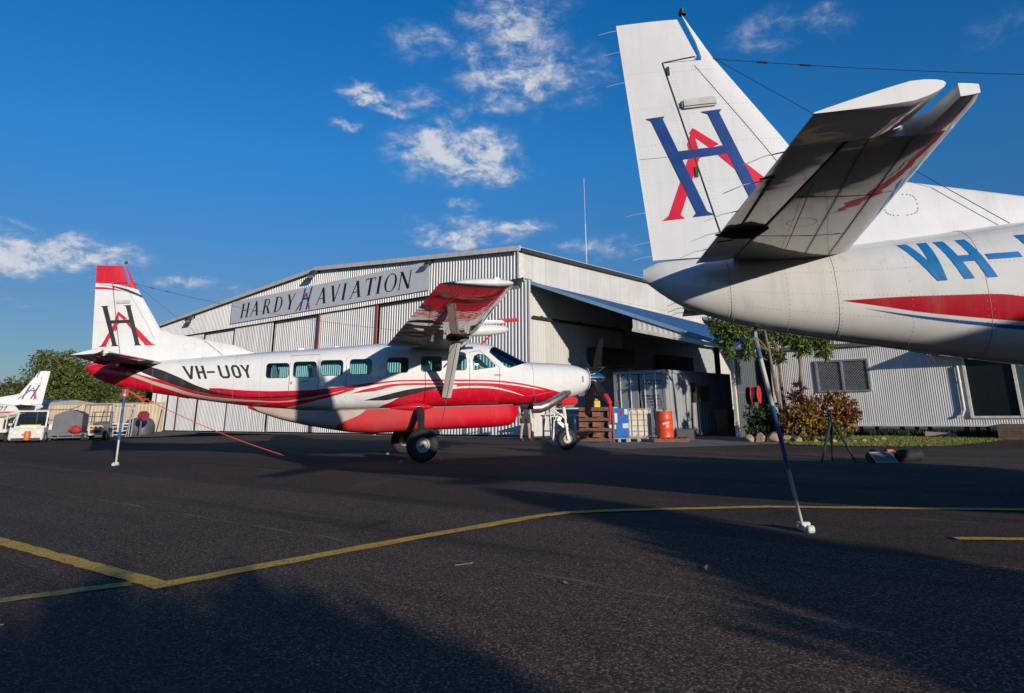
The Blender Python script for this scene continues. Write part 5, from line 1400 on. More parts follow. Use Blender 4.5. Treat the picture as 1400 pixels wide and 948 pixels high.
for s_, base_i in ((1, 20), (-1, 24)):
    for k, (dx, ln) in enumerate(((-.022, .06), (-.008, .072), (.007, .07), (.021, .055))):
        bx, by, bz = J[base_i][:3]; J.append((bx + dx, by + .04, bz - .03, .009)); J.append((bx + dx * 1.1, by + .05, bz - .03 - ln * .6, .008)); n_ = len(J); E_ += [(base_i, n_ - 2), (n_ - 2, n_ - 1)]
    bx, by, bz = J[base_i][:3]; J.append((bx - s_ * .035, by + .045, bz + .0, .010)); J.append((bx - s_ * .045, by + .075, bz - .03, .008)); n_ = len(J); E_ += [(base_i, n_ - 2), (n_ - 2, n_ - 1)]
skinned('body', J, E_, m_skin, pr)
skinned('shorts', [(0, 0, .98, .17, .135), (0, 0, 1.06, .165, .13), (.10, 0, .86, .115, .12), (.125, .015, .60, .10, .10), (-.10, 0, .86, .115, .12), (-.13, .03, .60, .10, .10)], [(0, 1), (0, 2), (2, 3), (0, 4), (4, 5)], m_short, pr)
skinned('shirt', [(0, .005, 1.12, .165, .13), (0, 0, 1.40, .195, .13), (0, 0, 1.49, .09, .08), (.20, 0, 1.43, .085, .08), (.26, .01, 1.24, .065, .065), (-.20, 0, 1.43, .085, .08), (-.26, .01, 1.24, .065, .065), (0, .0, 1.0, .17, .135)], [(7, 0), (0, 1), (1, 2), (1, 3), (3, 4), (1, 5), (5, 6)], m_shirt, pr)
skinned('hair', [(0, -.02, 1.73, .085, .10), (0, -.05, 1.68, .07, .07)], [(0, 1)], m_hair, pr, 2)
for s_, x, y in ((1, .155, .05), (-1, -.19, .07)):
    mb = MB(); mb.box((x, y, .045), (.10, .28, .09), taper=.8); mb.build('shoe', m_shoe, pr, bevel=.02)

# hose reel
m_reel = mat('reel_red', (.55, .02, .025), .45)
def hose_reel(loc, rz, label, sc=1.0, z=1.35, m_disc=None):
    h_ = thing('hose_reel', label, 'hose reel', loc, rz, 'red hose reels')
    mb = MB()
    for s_ in (-1, 1): mb.lathe([(.05, 0), (.42 * sc, 0), (.43 * sc, .015), (.42 * sc, .03), (.06, .025)], (0, s_ * .12, z), (0, s_, 0), 28)
    mb.build('reel_disc', m_disc or m_reel, h_, smooth=40)
    mb = MB()
    for k in range(6): mb.lathe([(.33 * sc, -.018), (.36 * sc, 0), (.33 * sc, .018)], (0, -.10 + .04 * k, z), (0, 1, 0), 24)
    mb.build('hose', m_dark, h_, smooth=60)
    mb = MB(); mb.bar((0, .16, 0), (0, .16, z + .1), .07, .07); mb.bar((0, .16, z), (0, -.16, z), .05, .05); mb.bar((-.25, .16, .02), (.25, .16, .02), .06, .04); mb.build('stand', m_greypost, h_)
hose_reel(HL(9.05, 4.3), math.radians(60), 'round red hose reel beside the lean-to post', .85, 1.62)
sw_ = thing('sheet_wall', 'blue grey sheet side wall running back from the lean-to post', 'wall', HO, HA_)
mb = MB(); rows = corr_rows(3.15, 17, 0, 3.38, .19, .022, 0); m_sheet_shaded = mat('shade_darkened_sheet', (.055, .068, .082), .6, streak=.2)  # sheet colour darkened to carry the shade on this wall
mb.grid([[(-d + 8.70, x, z) for (x, d, z) in r] for r in rows]); mb.build('wall_sheet', m_sheet_shaded, sw_, fix=False)
mb = MB(); mb.bar((8.70, 3.1, 1.7), (8.70, 17, 1.7), .05, .08); mb.build('girt', m_greypost, sw_)
rail = thing('hand_rail', 'thin grey hand rail in the shade behind the lean-to post', 'railing', HL(7.3, 8.4), HA_)
mb = MB()
for x in (-1.6, 0, 1.6): mb.tube([(x, 0, 0), (x, 0, 1.25)], .025, 8)
for z in (.65, 1.25): mb.tube([(-1.6, 0, z), (1.6, 0, z)], .022, 8)
mb.build('rail', m_greypost, rail)
mb = MB(); mb.box((0, 0, .5), (.55, .6, .92), taper=1.1); mb.box((0, 0, 1.0), (.64, .68, .08)); o = mb.build('wheelie_bin', mat('bin_maroon', (.035, .006, .006), .6), bevel=.02); o.location = HL(7.6, 4.3); o.rotation_euler = (0, 0, HA_)
tag(o, 'dark maroon bin in the shade beside the container end', 'bin')

# ================================================================== PORTABLE OFFICE BUILDING
m_office = mat('office_sheet', (.60, .60, .59), .5, var=.05, scale=.8, dirt=(.42, .40, .36), dirt_amt=.35, streak=.25, sheets=(0, .76))
DO = Vector((13.67, 26.87, 0)); 
office = thing('portable_building', 'white corrugated portable office building raised on stumps at the right', 'building', DO, HA_)
X0, X1 = -5.05, 11.0
mb = MB()
# wall with the two openings left free
Wn = (-3.22, -1.22, 1.66, 2.88); Dn = (1.92, 6.4, .66, 2.92)
def wall_piece(x0, x1, z0, z1): mb.grid(corr_rows(x0, x1, z0, z1, .076, .012, 0, 'sine'))
wall_piece(X0, Wn[0], .42, 3.36); wall_piece(Wn[0], Wn[1], .42, Wn[2]); wall_piece(Wn[0], Wn[1], Wn[3], 3.36); wall_piece(Wn[1], Dn[0], .42, 3.36)
wall_piece(Dn[0], Dn[1], .42, Dn[2]); wall_piece(Dn[0], Dn[1], Dn[3], 3.36); wall_piece(Dn[1], X1, .42, 3.36)
mb.build('front_wall', m_office, office, fix=False)
mb = MB(); rows = corr_rows(0, 5.5, .42, 3.36, .076, .012, 0, 'sine'); mb.grid([[(X0 + d, 5.5 - x, z) for x, d, z in r] for r in rows]); mb.build('end_wall', m_office, office, fix=False)
mb = MB(); mb.add([(X0, 5.5, .42), (X1, 5.5, .42), (X1, 5.5, 3.4), (X0, 5.5, 3.4)], [(0, 1, 2, 3)]); mb.add([(X1, 0, .42), (X1, 5.5, .42), (X1, 5.5, 3.4), (X1, 0, 3.4)], [(0, 1, 2, 3)]); mb.add([(X0, 0, .40), (X1, 0, .40), (X1, 5.5, .40), (X0, 5.5, .40)], [(0, 1, 2, 3)]); mb.build('rear_wall', m_office, office)
mb = MB(); mb.box(((X0 + X1) / 2, -.06, 3.42), (X1 - X0 + .2, .14, .13)); mb.build('eaves_beam', m_greypost, office)
mb = MB(); mb.grid(corr_rows(X0 - .1, X1 + .1, 3.5, 4.05, .076, .012, -.02, 'sine')); mb.build('parapet', m_office, office, fix=False)
mb = MB(); mb.box(((X0 + X1) / 2, 2.8, 3.52), (X1 - X0 + .2, 5.6, .06)); mb.build('roof', m_roofs, office)
mb = MB(); mb.box((X0 + .03, -.035, 1.9), (.09, .05, 2.94)); mb.box(((X0 + X1) / 2, -.03, .41), (X1 - X0, .05, .06)); mb.build('corner_trim', m_trim, office)
for x in np.arange(X0 + .4, X1, 2.1):
    for y in (.4, 2.7, 5.0): mb = MB(); mb.box((x, y, .2), (.14, .14, .40)); mb.build('stump', m_greypost, office)
m_gl = mat('window_glass_dark', (.010, .014, .020), .16, spec=.25)
m_gl2 = mat('window_glass_teal', (.035, .085, .105), .05, coat=1, var=.35, scale=.7)
wn = thing('grille_window', None, None); wn.parent = office
mb = MB()
x0, x1, z0, z1 = Wn; xm = (x0 + x1) / 2 + .0
for (a, c) in (((x0 + .03, z0), (x0 + .03, z1)), ((x1 - .03, z0), (x1 - .03, z1)), ((xm, z0), (xm, z1))): mb.box((a[0], -.035, (z0 + z1) / 2), (.07, .09, z1 - z0))
for z in (z0 + .03, z1 - .03): mb.box(((x0 + x1) / 2, -.035, z), (x1 - x0 - .14, .086, .07))
mb.build('window_frame', m_steel, wn)
mb = MB(); mb.box(((x0 + x1) / 2, .06, (z0 + z1) / 2), (x1 - x0, .01, z1 - z0)); mb.build('pane', m_gl, wn)
mb = MB()
for (xa, xb) in ((x0 + .07, xm - .035), (xm + .035, x1 - .07)):
    w_, h_ = xb - xa, z1 - z0 - .14; n = 9; stp = w_ / n
    for sg in (1, -1):
        k = -20
        while k < 30:
            # line x = xa + k*stp + s, z = z0 + .07 + s (or mirrored)
            s0, s1 = max(0, -k * stp), min(h_, w_ - k * stp)
            if s1 - s0 > .02:
                pa_ = (k * stp + s0, s0); pb_ = (k * stp + s1, s1)
                if sg < 0: pa_, pb_ = (w_ - pa_[0], pa_[1]), (w_ - pb_[0], pb_[1])
                mb.bar((xa + pa_[0], -.03 - .006 * sg, z0 + .07 + pa_[1]), (xa + pb_[0], -.03 - .006 * sg, z0 + .07 + pb_[1]), .006, .022)
            k += 1
mb.build('diamond_grille', m_steel, wn)
dw = thing('sliding_window', None, None); dw.parent = office
x0, x1, z0, z1 = Dn
mb = MB()
for xx in (x0 + .04, x0 + 1.52, x0 + 3.0, x1 - .04): mb.box((xx, -.04, (z0 + z1) / 2), (.09, .10, z1 - z0))
for z in (z0 + .03, z1 - .03): mb.box(((x0 + x1) / 2, -.035, z), (x1 - x0, .09, .08))
mb.build('window_frame', m_trim, dw)
for k in range(3):
    a = x0 + .085 + k * 1.48; mb = MB(); mb.box((a + .69, .02 + .02 * (k % 2), (z0 + z1) / 2), (1.39, .008, z1 - z0 - .14)); mb.build('pane', m_gl if k == 0 else m_gl2, dw)
mb = MB(); mb.box(((x0 + x1) / 2, 1.5, 1.9), (x1 - x0 + 1.5, .02, 2.9)); mb.build('inner_wall', mat('office_interior', (.06, .07, .08), .8), office)
mb = MB(); mb.tube([(1.76, -.09, 2.45), (1.76, -.09, .95), (1.66, -.09, .75), (1.5, -.09, .70)], .045, 10); mb.box((1.76, -.06, 1.9), (.14, .06, .05)); mb.build('downpipe', m_trim, office)
# red awning over the window
m_awn = mat('awning_red_brown', (.30, .07, .045), .6, var=.2, scale=5, dirt=(.16, .06, .05), dirt_amt=.5)
aw = thing('window_awning', 'small red brown corrugated awning over the office window', 'awning', DO, HA_)
mb = MB(); a, b_, c, d = Vector((1.05, -.03, 3.30)), Vector((1.05, -.95, 2.92)), Vector((7, -.95, 2.92)), Vector((7, -.03, 3.30)); mb.grid(ribbed_quad(a, b_, c, d, 60, .025)); mb.build('awning_sheet', m_awn, aw, fix=False)
mb = MB(); mb.add([(1.05, -.03, 3.28), (1.05, -.95, 2.90), (1.05, -.95, 2.84), (1.05, -.03, 2.84)], [(0, 1, 2, 3)]); mb.build('awning_end', m_trim, aw)
for x in (1.1, 4, 6.9): mb = MB(); mb.bar((x, -.02, 2.6), (x, -.90, 2.88), .03, .03); mb.build('awning_bracket', m_trim, aw)
# timber step below the window
m_deck = mat('deck_timber', (.14, .085, .055), .8, var=.25, scale=6, dirt=(.07, .05, .04), dirt_amt=.5)
stp_ = thing('timber_deck', 'brown timber deck and step in front of the office window', 'deck', HL(0, 0), HA_)
stp_.location = DO + rot_z(HA_) @ Vector((3.0, -1.3, 0))
for k in range(5): mb = MB(); mb.box((1.5, -.02, .045 + .088 * k), (3.4, .03, .08)); mb.build('fascia_board', m_deck, stp_)
for k in range(8): mb = MB(); mb.box((1.5, .08 + .15 * k, .455), (3.4, .14, .03)); mb.build('deck_board', m_deck, stp_)
mb = MB(); mb.box((0, 0, .10), (1.0, .25, .16), Matrix.Rotation(.06, 3, 'Y')); o = mb.build('concrete_block', mat('pinkish_concrete', (.30, .22, .19), .9), bevel=.02); o.location = DO + rot_z(HA_) @ Vector((.9, -.15, 0)); o.rotation_euler = (0, 0, HA_ + .15)
tag(o, 'pinkish concrete kerb block lying at the foot of the office wall', 'block')
# ================================================================== PLANTS
def leaf_mat(name, cols, rough=.5):
    m, t, b = new_mat(name)
    oi = t.n('ShaderNodeNewGeometry')
    rp = t.n('ShaderNodeValToRGB'); rp.color_ramp.interpolation = 'LINEAR'
    els = rp.color_ramp.elements
    els[0].position = 0; els[0].color = (*cols[0], 1); els[1].position = 1; els[1].color = (*cols[-1], 1)
    for i, c in enumerate(cols[1:-1]): e = els.new((i + 1) / (len(cols) - 1)); e.color = (*c, 1)
    t.link(oi.outputs['Random Per Island'], rp.inputs[0]); t.link(rp.outputs[0], b.inputs['Base Color'])
    b.inputs['Roughness'].default_value = rough
    b.inputs['Specular IOR Level'].default_value = .35
    tl = t.n('ShaderNodeBsdfTranslucent'); t.link(rp.outputs[0], tl.inputs[0])
    mx = t.n('ShaderNodeMixShader'); mx.inputs[0].default_value = .25
    out = [n for n in m.node_tree.nodes if n.type == 'OUTPUT_MATERIAL'][0]
    t.link(b.outputs[0], mx.inputs[1]); t.link(tl.outputs[0], mx.inputs[2]); t.link(mx.outputs[0], out.inputs[0])
    return m
m_leaf_far = leaf_mat('leaves_far', [(.055, .080, .018), (.09, .125, .028), (.16, .165, .05), (.075, .10, .028)])
m_leaf_far2 = leaf_mat('leaves_far_dark', [(.040, .060, .017), (.065, .09, .024), (.11, .12, .045)])
m_leaf_yellow = leaf_mat('leaves_yellow_green', [(.10, .16, .02), (.16, .20, .03), (.07, .12, .02)])  # yellow-green leaf tones for some bushes and one garden plant
m_leaf_near = leaf_mat('leaves_near', [(.04, .08, .015), (.08, .15, .025), (.18, .24, .04), (.05, .09, .02)])
m_croton = leaf_mat('croton_leaves', [(.46, .18, .02), (.52, .27, .03), (.15, .035, .015), (.05, .06, .015), (.34, .09, .02), (.05, .025, .015), (.06, .08, .02)])
m_croton_y = leaf_mat('croton_leaves_yellow', [(.52, .28, .03), (.42, .28, .04), (.07, .09, .02), (.34, .12, .02), (.05, .06, .015), (.12, .05, .02)])
m_shrub = leaf_mat('shrub_leaves', [(.018, .04, .012), (.03, .06, .018), (.05, .085, .02)])
m_purple = leaf_mat('purple_leaves', [(.09, .02, .03), (.05, .02, .02), (.14, .05, .05)])
m_bark = mat('bark', (.16, .115, .085), .9, var=.35, scale=7, bump=.8, bscale=18, dirt=(.07, .05, .04), dirt_amt=.6)
m_bark_pale = mat('bark_pale', (.22, .18, .14), .9, var=.3, scale=5, bump=.6, bscale=14)
def add_leaf(mb, p, d, n, l, wd):
    d = d.normalized(); s_ = d.cross(n)
    s_ = s_.normalized() if s_.length > 1e-4 else d.orthogonal().normalized()
    n2 = s_.cross(d)
    a = p; c = p + d * l; m1 = p + d * l * .45 + s_ * wd * .5 + n2 * wd * .12; m2 = p + d * l * .45 - s_ * wd * .5 + n2 * wd * .12
    mb.add([a, m1, c, m2], [(0, 1, 2), (0, 2, 3)])
def rnd_dir(r):
    while True:
        v = Vector((r.uniform(-1, 1), r.uniform(-1, 1), r.uniform(-1, 1)))
        if .05 < v.length < 1: return v.normalized()
def crown(blobs, n, l, wd, seed, droop=.3, flat=1.0):
    r = random.Random(seed); mb = MB()
    tot = sum(b[1] ** 2 for b in blobs)
    for c, rad in blobs:
        c = Vector(c)
        clumps = [c + Vector((v.x, v.y, v.z * flat)) * rad * r.uniform(.45, 1.0) for v in (rnd_dir(r) for _ in range(max(3, int(n * rad**2 / tot / 26))))]
        for q in clumps:
            cr_ = rad * r.uniform(.12, .34)
            for _ in range(26):
                v = rnd_dir(r); p = q + v * cr_ * r.random() ** .5
                d = (v * .7 + rnd_dir(r) * .7 + Vector((0, 0, -droop)))
                add_leaf(mb, p, d, rnd_dir(r), l * r.uniform(.6, 1.3), wd * r.uniform(.7, 1.2))
    return mb
def tree(name, label, loc, trunks, blobs, n, l, wd, lm, bm_, seed, group=None, rot=0.0):
    T_ = thing(name, label, 'tree', loc, rot, group)
    mb = MB()
    for pts, r0, r1 in trunks:
        k = len(pts); rad = [r0 + (r1 - r0) * (i / (k - 1)) ** .8 for i in range(k)]; rad[0] *= 1.25
        mb.tube(pts, rad, 8)
    mb.build('trunk', bm_, T_, smooth=60)
    crown(blobs, n, l, wd, seed).build('crown', lm, T_, fix=False)
    return T_
# ---- bush behind the far fence: a row of separate trees
rg = random.Random(21)
def far_tree(x, y, h_, wd, label, lm, seed, n=15000, l=.36, pale=False):
    h_ *= .80
    r = random.Random(seed); blobs = []; trunks = [([(0, 0, 0), (.1, .1, h_ * .3), (r.uniform(-.3, .3), 0, h_ * .55)], .16 * h_ / 6, .08)]
    for k in range(9):
        a = r.uniform(0, 6.28); q = r.uniform(.05, .42) * wd; z = h_ * r.uniform(.35, .86)
        blobs.append(((q * math.cos(a), q * math.sin(a), z), r.uniform(.16, .27) * wd)); trunks.append(([(0, 0, h_ * .3), (q * .5 * math.cos(a), q * .5 * math.sin(a), z * .75), (q * math.cos(a), q * math.sin(a), z)], .07 * h_ / 6, .03))
    blobs.append(((0, 0, h_ * .88), .17 * wd)); blobs.append(((0, 0, h_ * .30), .36 * wd))
    return tree('bush_tree', label, (x, y, -.45), trunks, blobs, n, l, l * .45, lm, m_bark_pale if pale else m_bark, seed, 'trees behind the cream fence')
FT = [(-70, 76, 6.0, 9, 'low olive green tree at the far left edge behind the fence', m_leaf_far, 1), (-63.5, 74, 5.2, 7, 'short dark bush tree left of the distant white tail', m_leaf_far2, 2),
      (-58.5, 73, 7.6, 6.5, 'tall loose tree with pale branches behind the distant white tail', m_leaf_far, 3), (-53.5, 77, 6.2, 7, 'rounded tree between the two tallest crowns behind the fence', m_leaf_far2, 4),
      (-47.5, 72, 9.4, 7.5, 'tallest bushy tree behind the fence beside the red tailplane', m_leaf_far, 5), (-43.5, 76, 8.6, 7, 'tall dark tree partly hidden by the red airplane tail', m_leaf_far2, 6),
      (-38.5, 71, 6.6, 7, 'broad tree under the red tail cone', m_leaf_far, 7), (-33.5, 74, 5.6, 6, 'tree low behind the fence just left of the hangar', m_leaf_far2, 8),
      (-28, 80, 5.0, 7, 'tree half hidden by the left end of the hangar', m_leaf_far, 9), (-77, 84, 6.2, 9, 'olive tree beyond the left edge of the apron', m_leaf_far2, 10)]
for (x, y, h_, wd, lb, lm, sd) in FT: far_tree(x, y, h_, wd, lb, lm, sd, pale=(sd in (3, 5)))
for i, (x, y, s_) in enumerate(((-62, 67, 1.9), (-52.5, 66, 1.3), (-45.5, 65.5, 1.5), (-37.5, 65, 1.6), (-57, 66.5, 1.4))):
    sh = thing('bush', ['bright yellow green bush at the left edge behind the fence', 'low bush just above the fence behind the white tug', 'low bush above the fence behind the tarp covered cart', 'low bush above the fence under the red tail cone', 'low bush above the fence behind the distant white tail'][i], 'bush', (x, y, -.45), 0, 'bushes along the cream fence')
    crown([((0, 0, s_ * .9), s_), ((s_ * .8, 0, s_ * .7), s_ * .7), ((-s_ * .7, .2, s_ * .6), s_ * .7)], 1500, .30, .14, 60 + i).build('foliage', m_leaf_yellow if i in (0, 2) else m_leaf_far, sh, fix=False)
    mb = MB(); mb.tube([(0, 0, 0), (.05, 0, s_ * .8)], [.07, .03], 6); mb.build('stem', m_bark, sh)
# ---- trees behind the photographer, whose long shadows lie across the near apron
def shade_tree(a, b_, h_, rx, label, seed, n=9000, low=.2):
    h_ *= .88
    s2, l2 = Vector((.503, -.864)), Vector((-.864, -.503))
    p = s2 * a + l2 * b_; r = random.Random(seed); blobs = []; trunks = [([(0, 0, 0), (.05, 0, h_ * .4), (0, .1, h_ * .75)], .20, .08)]
    for k in range(9):
        z = h_ * r.uniform(low, .82); f = (1 - ((z / h_) - .45) ** 2 * 2.2); ang = r.uniform(0, 6.28); q = rx * .55 * f * r.uniform(.3, 1)
        blobs.append(((q * math.cos(ang), q * math.sin(ang), z), rx * .42 * f)); trunks.append(([(0, 0, h_ * .2), (q * math.cos(ang), q * math.sin(ang), z)], .06, .02))
    blobs.append(((0, 0, h_ * .86), rx * .26)); blobs.append(((0, 0, h_ * .5), rx * .5))
    return tree('shade_tree', label, (p.x, p.y, 0), trunks, blobs, n, .34, .16, m_leaf_far2, m_bark, seed, 'trees behind the photographer')
SHADE_TREES = [(12, -4.85, 4.6, .85, 'slim leafy tree behind the camera to the right', 31), (12, 3.7, 5.3, 2.7, 'broad leafy tree behind the camera to the left', 32), (12, .0, 3.7, 1.3, 'narrow leafy tree behind the camera', 37),
               (12, -.85, 3.55, 1.15, 'small leafy tree straight behind the camera', 33), (12.3, 1.4, 4.2, 1.5, 'middle leafy tree behind the camera', 36), (14.5, 8.0, 4.6, 3.2, 'broad leafy tree far behind to the left', 34), (9.0, -4.3, 2.9, 1.75, 'low bushy tree behind the camera near the wing tip', 35)]
for a_, b_, h_, rx, lb, sd in SHADE_TREES: shade_tree(a_, b_, h_, rx, lb, sd)

# ---- garden in front of the office

def GL_(x, y): return DO + rot_z(HA_) @ Vector((x, y, 0))
def poly_o(pts): return [(GL_(x, y).x, GL_(x, y).y) for x, y in pts]
GARDEN = [(7.0, 25.1), (7.9, 24.1), (7.63, 22.2), (8.76, 20.97), (9.95, 20.44), (11.11, 20.35), (13.25, 22.04), (14.57, 23.26), (16.3, 25.9), (19.5, 29), (13.0, 33.5), (8.3, 29.5)]
strip('garden_soil', GARDEN, m_dirt, .012)
m_grass = leaf_mat('grass_blades', [(.09, .13, .02), (.16, .20, .035), (.26, .25, .06), (.12, .15, .03)])
def in_poly(x, y, P):
    c = False
    for (x1, y1), (x2, y2) in zip(P, P[1:] + P[:1]):
        if (y1 > y) != (y2 > y) and x < (x2 - x1) * (y - y1) / (y2 - y1) + x1: c = not c
    return c
mb = MB(); r = random.Random(8); k_ = 0
while k_ < 17000:
    x, y = r.uniform(7.4, 16), r.uniform(20.2, 28.2)
    if not in_poly(x, y, GARDEN): continue
    d = rot_z(-HA_) @ (Vector((x, y, 0)) - DO)
    if d.y > -.2 or (d.x < -2.4 and d.y > -3.2 and r.random() < .85): continue
    k_ += 1
    h_ = r.uniform(.03, .085); a = r.uniform(0, 6.28); dx, dy = .013 * math.cos(a), .013 * math.sin(a); lx, ly = r.uniform(-.04, .04), r.uniform(-.04, .04)
    mb.add([(x - dx, y - dy, .01), (x + dx, y + dy, .01), (x + lx, y + ly, h_)], [(0, 1, 2)])
tag(mb.build('grass', m_grass, fix=False), kind='stuff')
mb = MB()
for i in range(1500):
    x = r.uniform(-1.5, 3.4); y = r.uniform(-.15, .5); p = GL_(x, y); h_ = r.uniform(.1, .36); a = r.uniform(0, 6.28); dx, dy = .02 * math.cos(a), .02 * math.sin(a)
    mb.add([(p.x - dx, p.y - dy, .01), (p.x + dx, p.y + dy, .01), (p.x + r.uniform(-.12, .12), p.y + r.uniform(-.12, .12), h_)], [(0, 1, 2)])
tag(mb.build('weeds', m_shrub, fix=False), kind='stuff')
for i, (x, y, sc, lb) in enumerate(((8.35, 24.9, 1.0, 'leaning slender tree nearest the lean-to post'), (8.70, 25.7, 1.05, 'middle slender tree in the garden behind the leaning one'), (9.12, 25.5, 1.0, 'slender tree nearest the grille window'))):
    r = random.Random(40 + i)
    top = [(-.42, -.1, 3.9), (-.10, 0, 4.1), (.22, 0, 4.0)][i]; mid = [(-.20, 0, 2.0), (-.06, 0, 2.0), (.16, 0, 2.0)][i]
    trunks = [([(0, 0, 0), (mid[0] * .45, .02, 1.0), mid, ((mid[0] + top[0]) / 2 + .03, 0, 3.0), top], .085, .045)]
    B = [[(-1.75, .3, 3.55, .42), (-1.35, 0, 3.85, .5), (-.95, -.1, 3.25, .32), (-.5, .1, 4.2, .55), (-1.45, .2, 4.4, .5), (-1.0, 0, 2.95, .26), (-2.0, 0, 3.95, .40), (-.2, 0, 4.6, .5), (-1.6, .1, 3.1, .3)],
         [(-.4, .1, 3.5, .4), (.1, 0, 4.3, .5), (-.2, -.1, 2.85, .28), (-.7, 0, 4.2, .45), (.35, 0, 3.6, .36), (-.45, .0, 2.95, .26), (.2, .1, 4.9, .5)],
         [(.55, 0, 3.55, .5), (1.0, .1, 3.25, .44), (1.25, 0, 3.5, .42), (.2, 0, 4.2, .5), (.85, 0, 3.7, .5), (.3, 0, 3.2, .36), (.9, 0, 4.3, .55), (1.0, -.1, 3.0, .26), (-.15, .1, 3.6, .34), (1.6, 0, 4.1, .4)]][i]
    for (bx, by, bz, br) in B: trunks.append(([top if bz > 3.5 else ((mid[0] + top[0]) / 2, 0, 3.0), ((top[0] + bx) / 2, by, (top[2] + bz) / 2 - .1), (bx, by, bz)], .030, .010))
    tree('garden_tree', lb, (x, y, 0), trunks, [((a, b_, c), d) for a, b_, c, d in B], 4300, .19, .060, m_leaf_near, m_bark, 50 + i, 'slender trees in the office garden')
def bush(name, label, loc, blobs, n, l, wd, lm, seed, cat='shrub', up=.5):
    o = thing(name, label, cat, loc)
    r = random.Random(seed); mb = MB(); st = MB()
    tot = sum(b[3] ** 2 for b in blobs)
    for (x, y, z, rad) in blobs:
        st.tube([(x * .3, y * .3, 0), (x * .7, y * .7, z * .6), (x, y, z)], [.03, .02, .012], 6)
        for _ in range(int(n * rad**2 / tot / 9)):
            v = rnd_dir(r); q = Vector((x, y, z)) + v * rad * r.uniform(.4, 1)
            if q.z < .05: continue
            ax = (v + Vector((0, 0, up))).normalized()
            for k in range(9):
                d = (ax * r.uniform(.2, .9) + rnd_dir(r) * .9); add_leaf(mb, q, d, ax, l * r.uniform(.6, 1.25), wd * r.uniform(.7, 1.2))
    st.build('stem', m_bark, o); mb.build('foliage', lm, o, fix=False); return o
bush('croton_bush', 'orange and yellow croton bush low in front of the tree trunks', (8.72, 24.2, 0), [(-.35, 0, .62, .40), (.1, -.1, .72, .40), (.42, 0, .52, .38), (0, 0, .40, .42), (-.2, .1, .95, .3)], 3200, .15, .06, m_croton_y, 71)
bush('croton_bush', 'taller red and orange croton bush right of the trunks below the grille window', (9.85, 24.4, 0), [(-.6, .1, 1.10, .40), (0, 0, 1.2, .42), (.42, 0, 1.1, .42), (.55, 0, .75, .36), (-.2, 0, .8, .46), (-.7, .1, .8, .38), (.1, 0, .45, .40)], 4600, .15, .06, m_croton, 72)
bush('shrub', 'dark green shrub between the lean-to post and the croton bush', (7.75, 25.2, 0), [(-.3, 0, .8, .42), (.2, 0, .9, .42), (.0, 0, .45, .5), (.4, .1, .55, .4), (-.35, .1, .45, .38)], 3600, .12, .05, m_shrub, 73)
bush('cordyline', 'thin purple leaved plant beside the middle trunk', (8.75, 25.0, 0), [(.0, 0, 1.55, .2), (.35, .2, 1.7, .16), (.15, 0, 1.4, .2)], 260, .26, .05, m_purple, 74)
bush('shrub', 'small bright green plant at the foot of the croton bush', (9.55, 23.5, 0), [(0, 0, .25, .25), (.3, 0, .2, .2), (-.2, 0, .2, .2)], 420, .13, .05, m_leaf_yellow, 75)
m_rock = mat('tan_rock', (.33, .235, .16), .9, var=.35, scale=3, bump=.8, bscale=9, dirt=(.13, .09, .07), dirt_amt=.6)
r = random.Random(91)
ROCKL = ['tan rock at the very left end of the garden edging by the post', 'second tan rock from the post in the garden edging', 'largest tan rock in front of the dark green shrub', 'tan rock just left of the tail stand pole', 'tan rock right of the tail stand pole at the foot of the yellow croton', 'small rock under the middle of the yellow croton bush', 'rounded rock before the bright green plant', 'small rock at the foot of the red croton bush', 'small rock by the grass right of the croton bush', 'rightmost rock of the garden edging in the grass', 'tan rock set back behind the second rock from the post', 'smallest rock between the two croton bushes']
for i, (x, y, s_) in enumerate(((7.15, 24.9, .20), (7.45, 24.75, .24), (7.85, 24.6, .26), (8.2, 24.4, .2), (8.45, 24.05, .16), (8.8, 23.5, .10), (9.3, 23.3, .10), (10.3, 23.4, .09), (10.9, 23.9, .10), (11.4, 24.4, .10), (7.65, 25.1, .18), (9.9, 23.2, .08))):
    bm = bmesh.new(); bmesh.ops.create_icosphere(bm, subdivisions=3, radius=1)
    ks = [(rnd_dir(r), r.uniform(.55, .95)) for _ in range(11)]
    for v in bm.verts:
        p = v.co.copy()
        for k, dd in ks:
            e = p.dot(k) - dd
            if e > 0: p -= k * e
        v.co = Vector((p.x * s_ * 1.15, p.y * s_, p.z * s_ * .85))
    me = bpy.data.meshes.new('garden_rock'); bm.to_mesh(me); bm.free(); me.materials.append(m_rock)
    o = bpy.data.objects.new('garden_rock', me); COL.objects.link(o); o.location = (x, y, s_ * .42); o.rotation_euler = (0, 0, r.uniform(0, 6))
    tag(o, ROCKL[i], 'rock', 'rocks edging the garden')

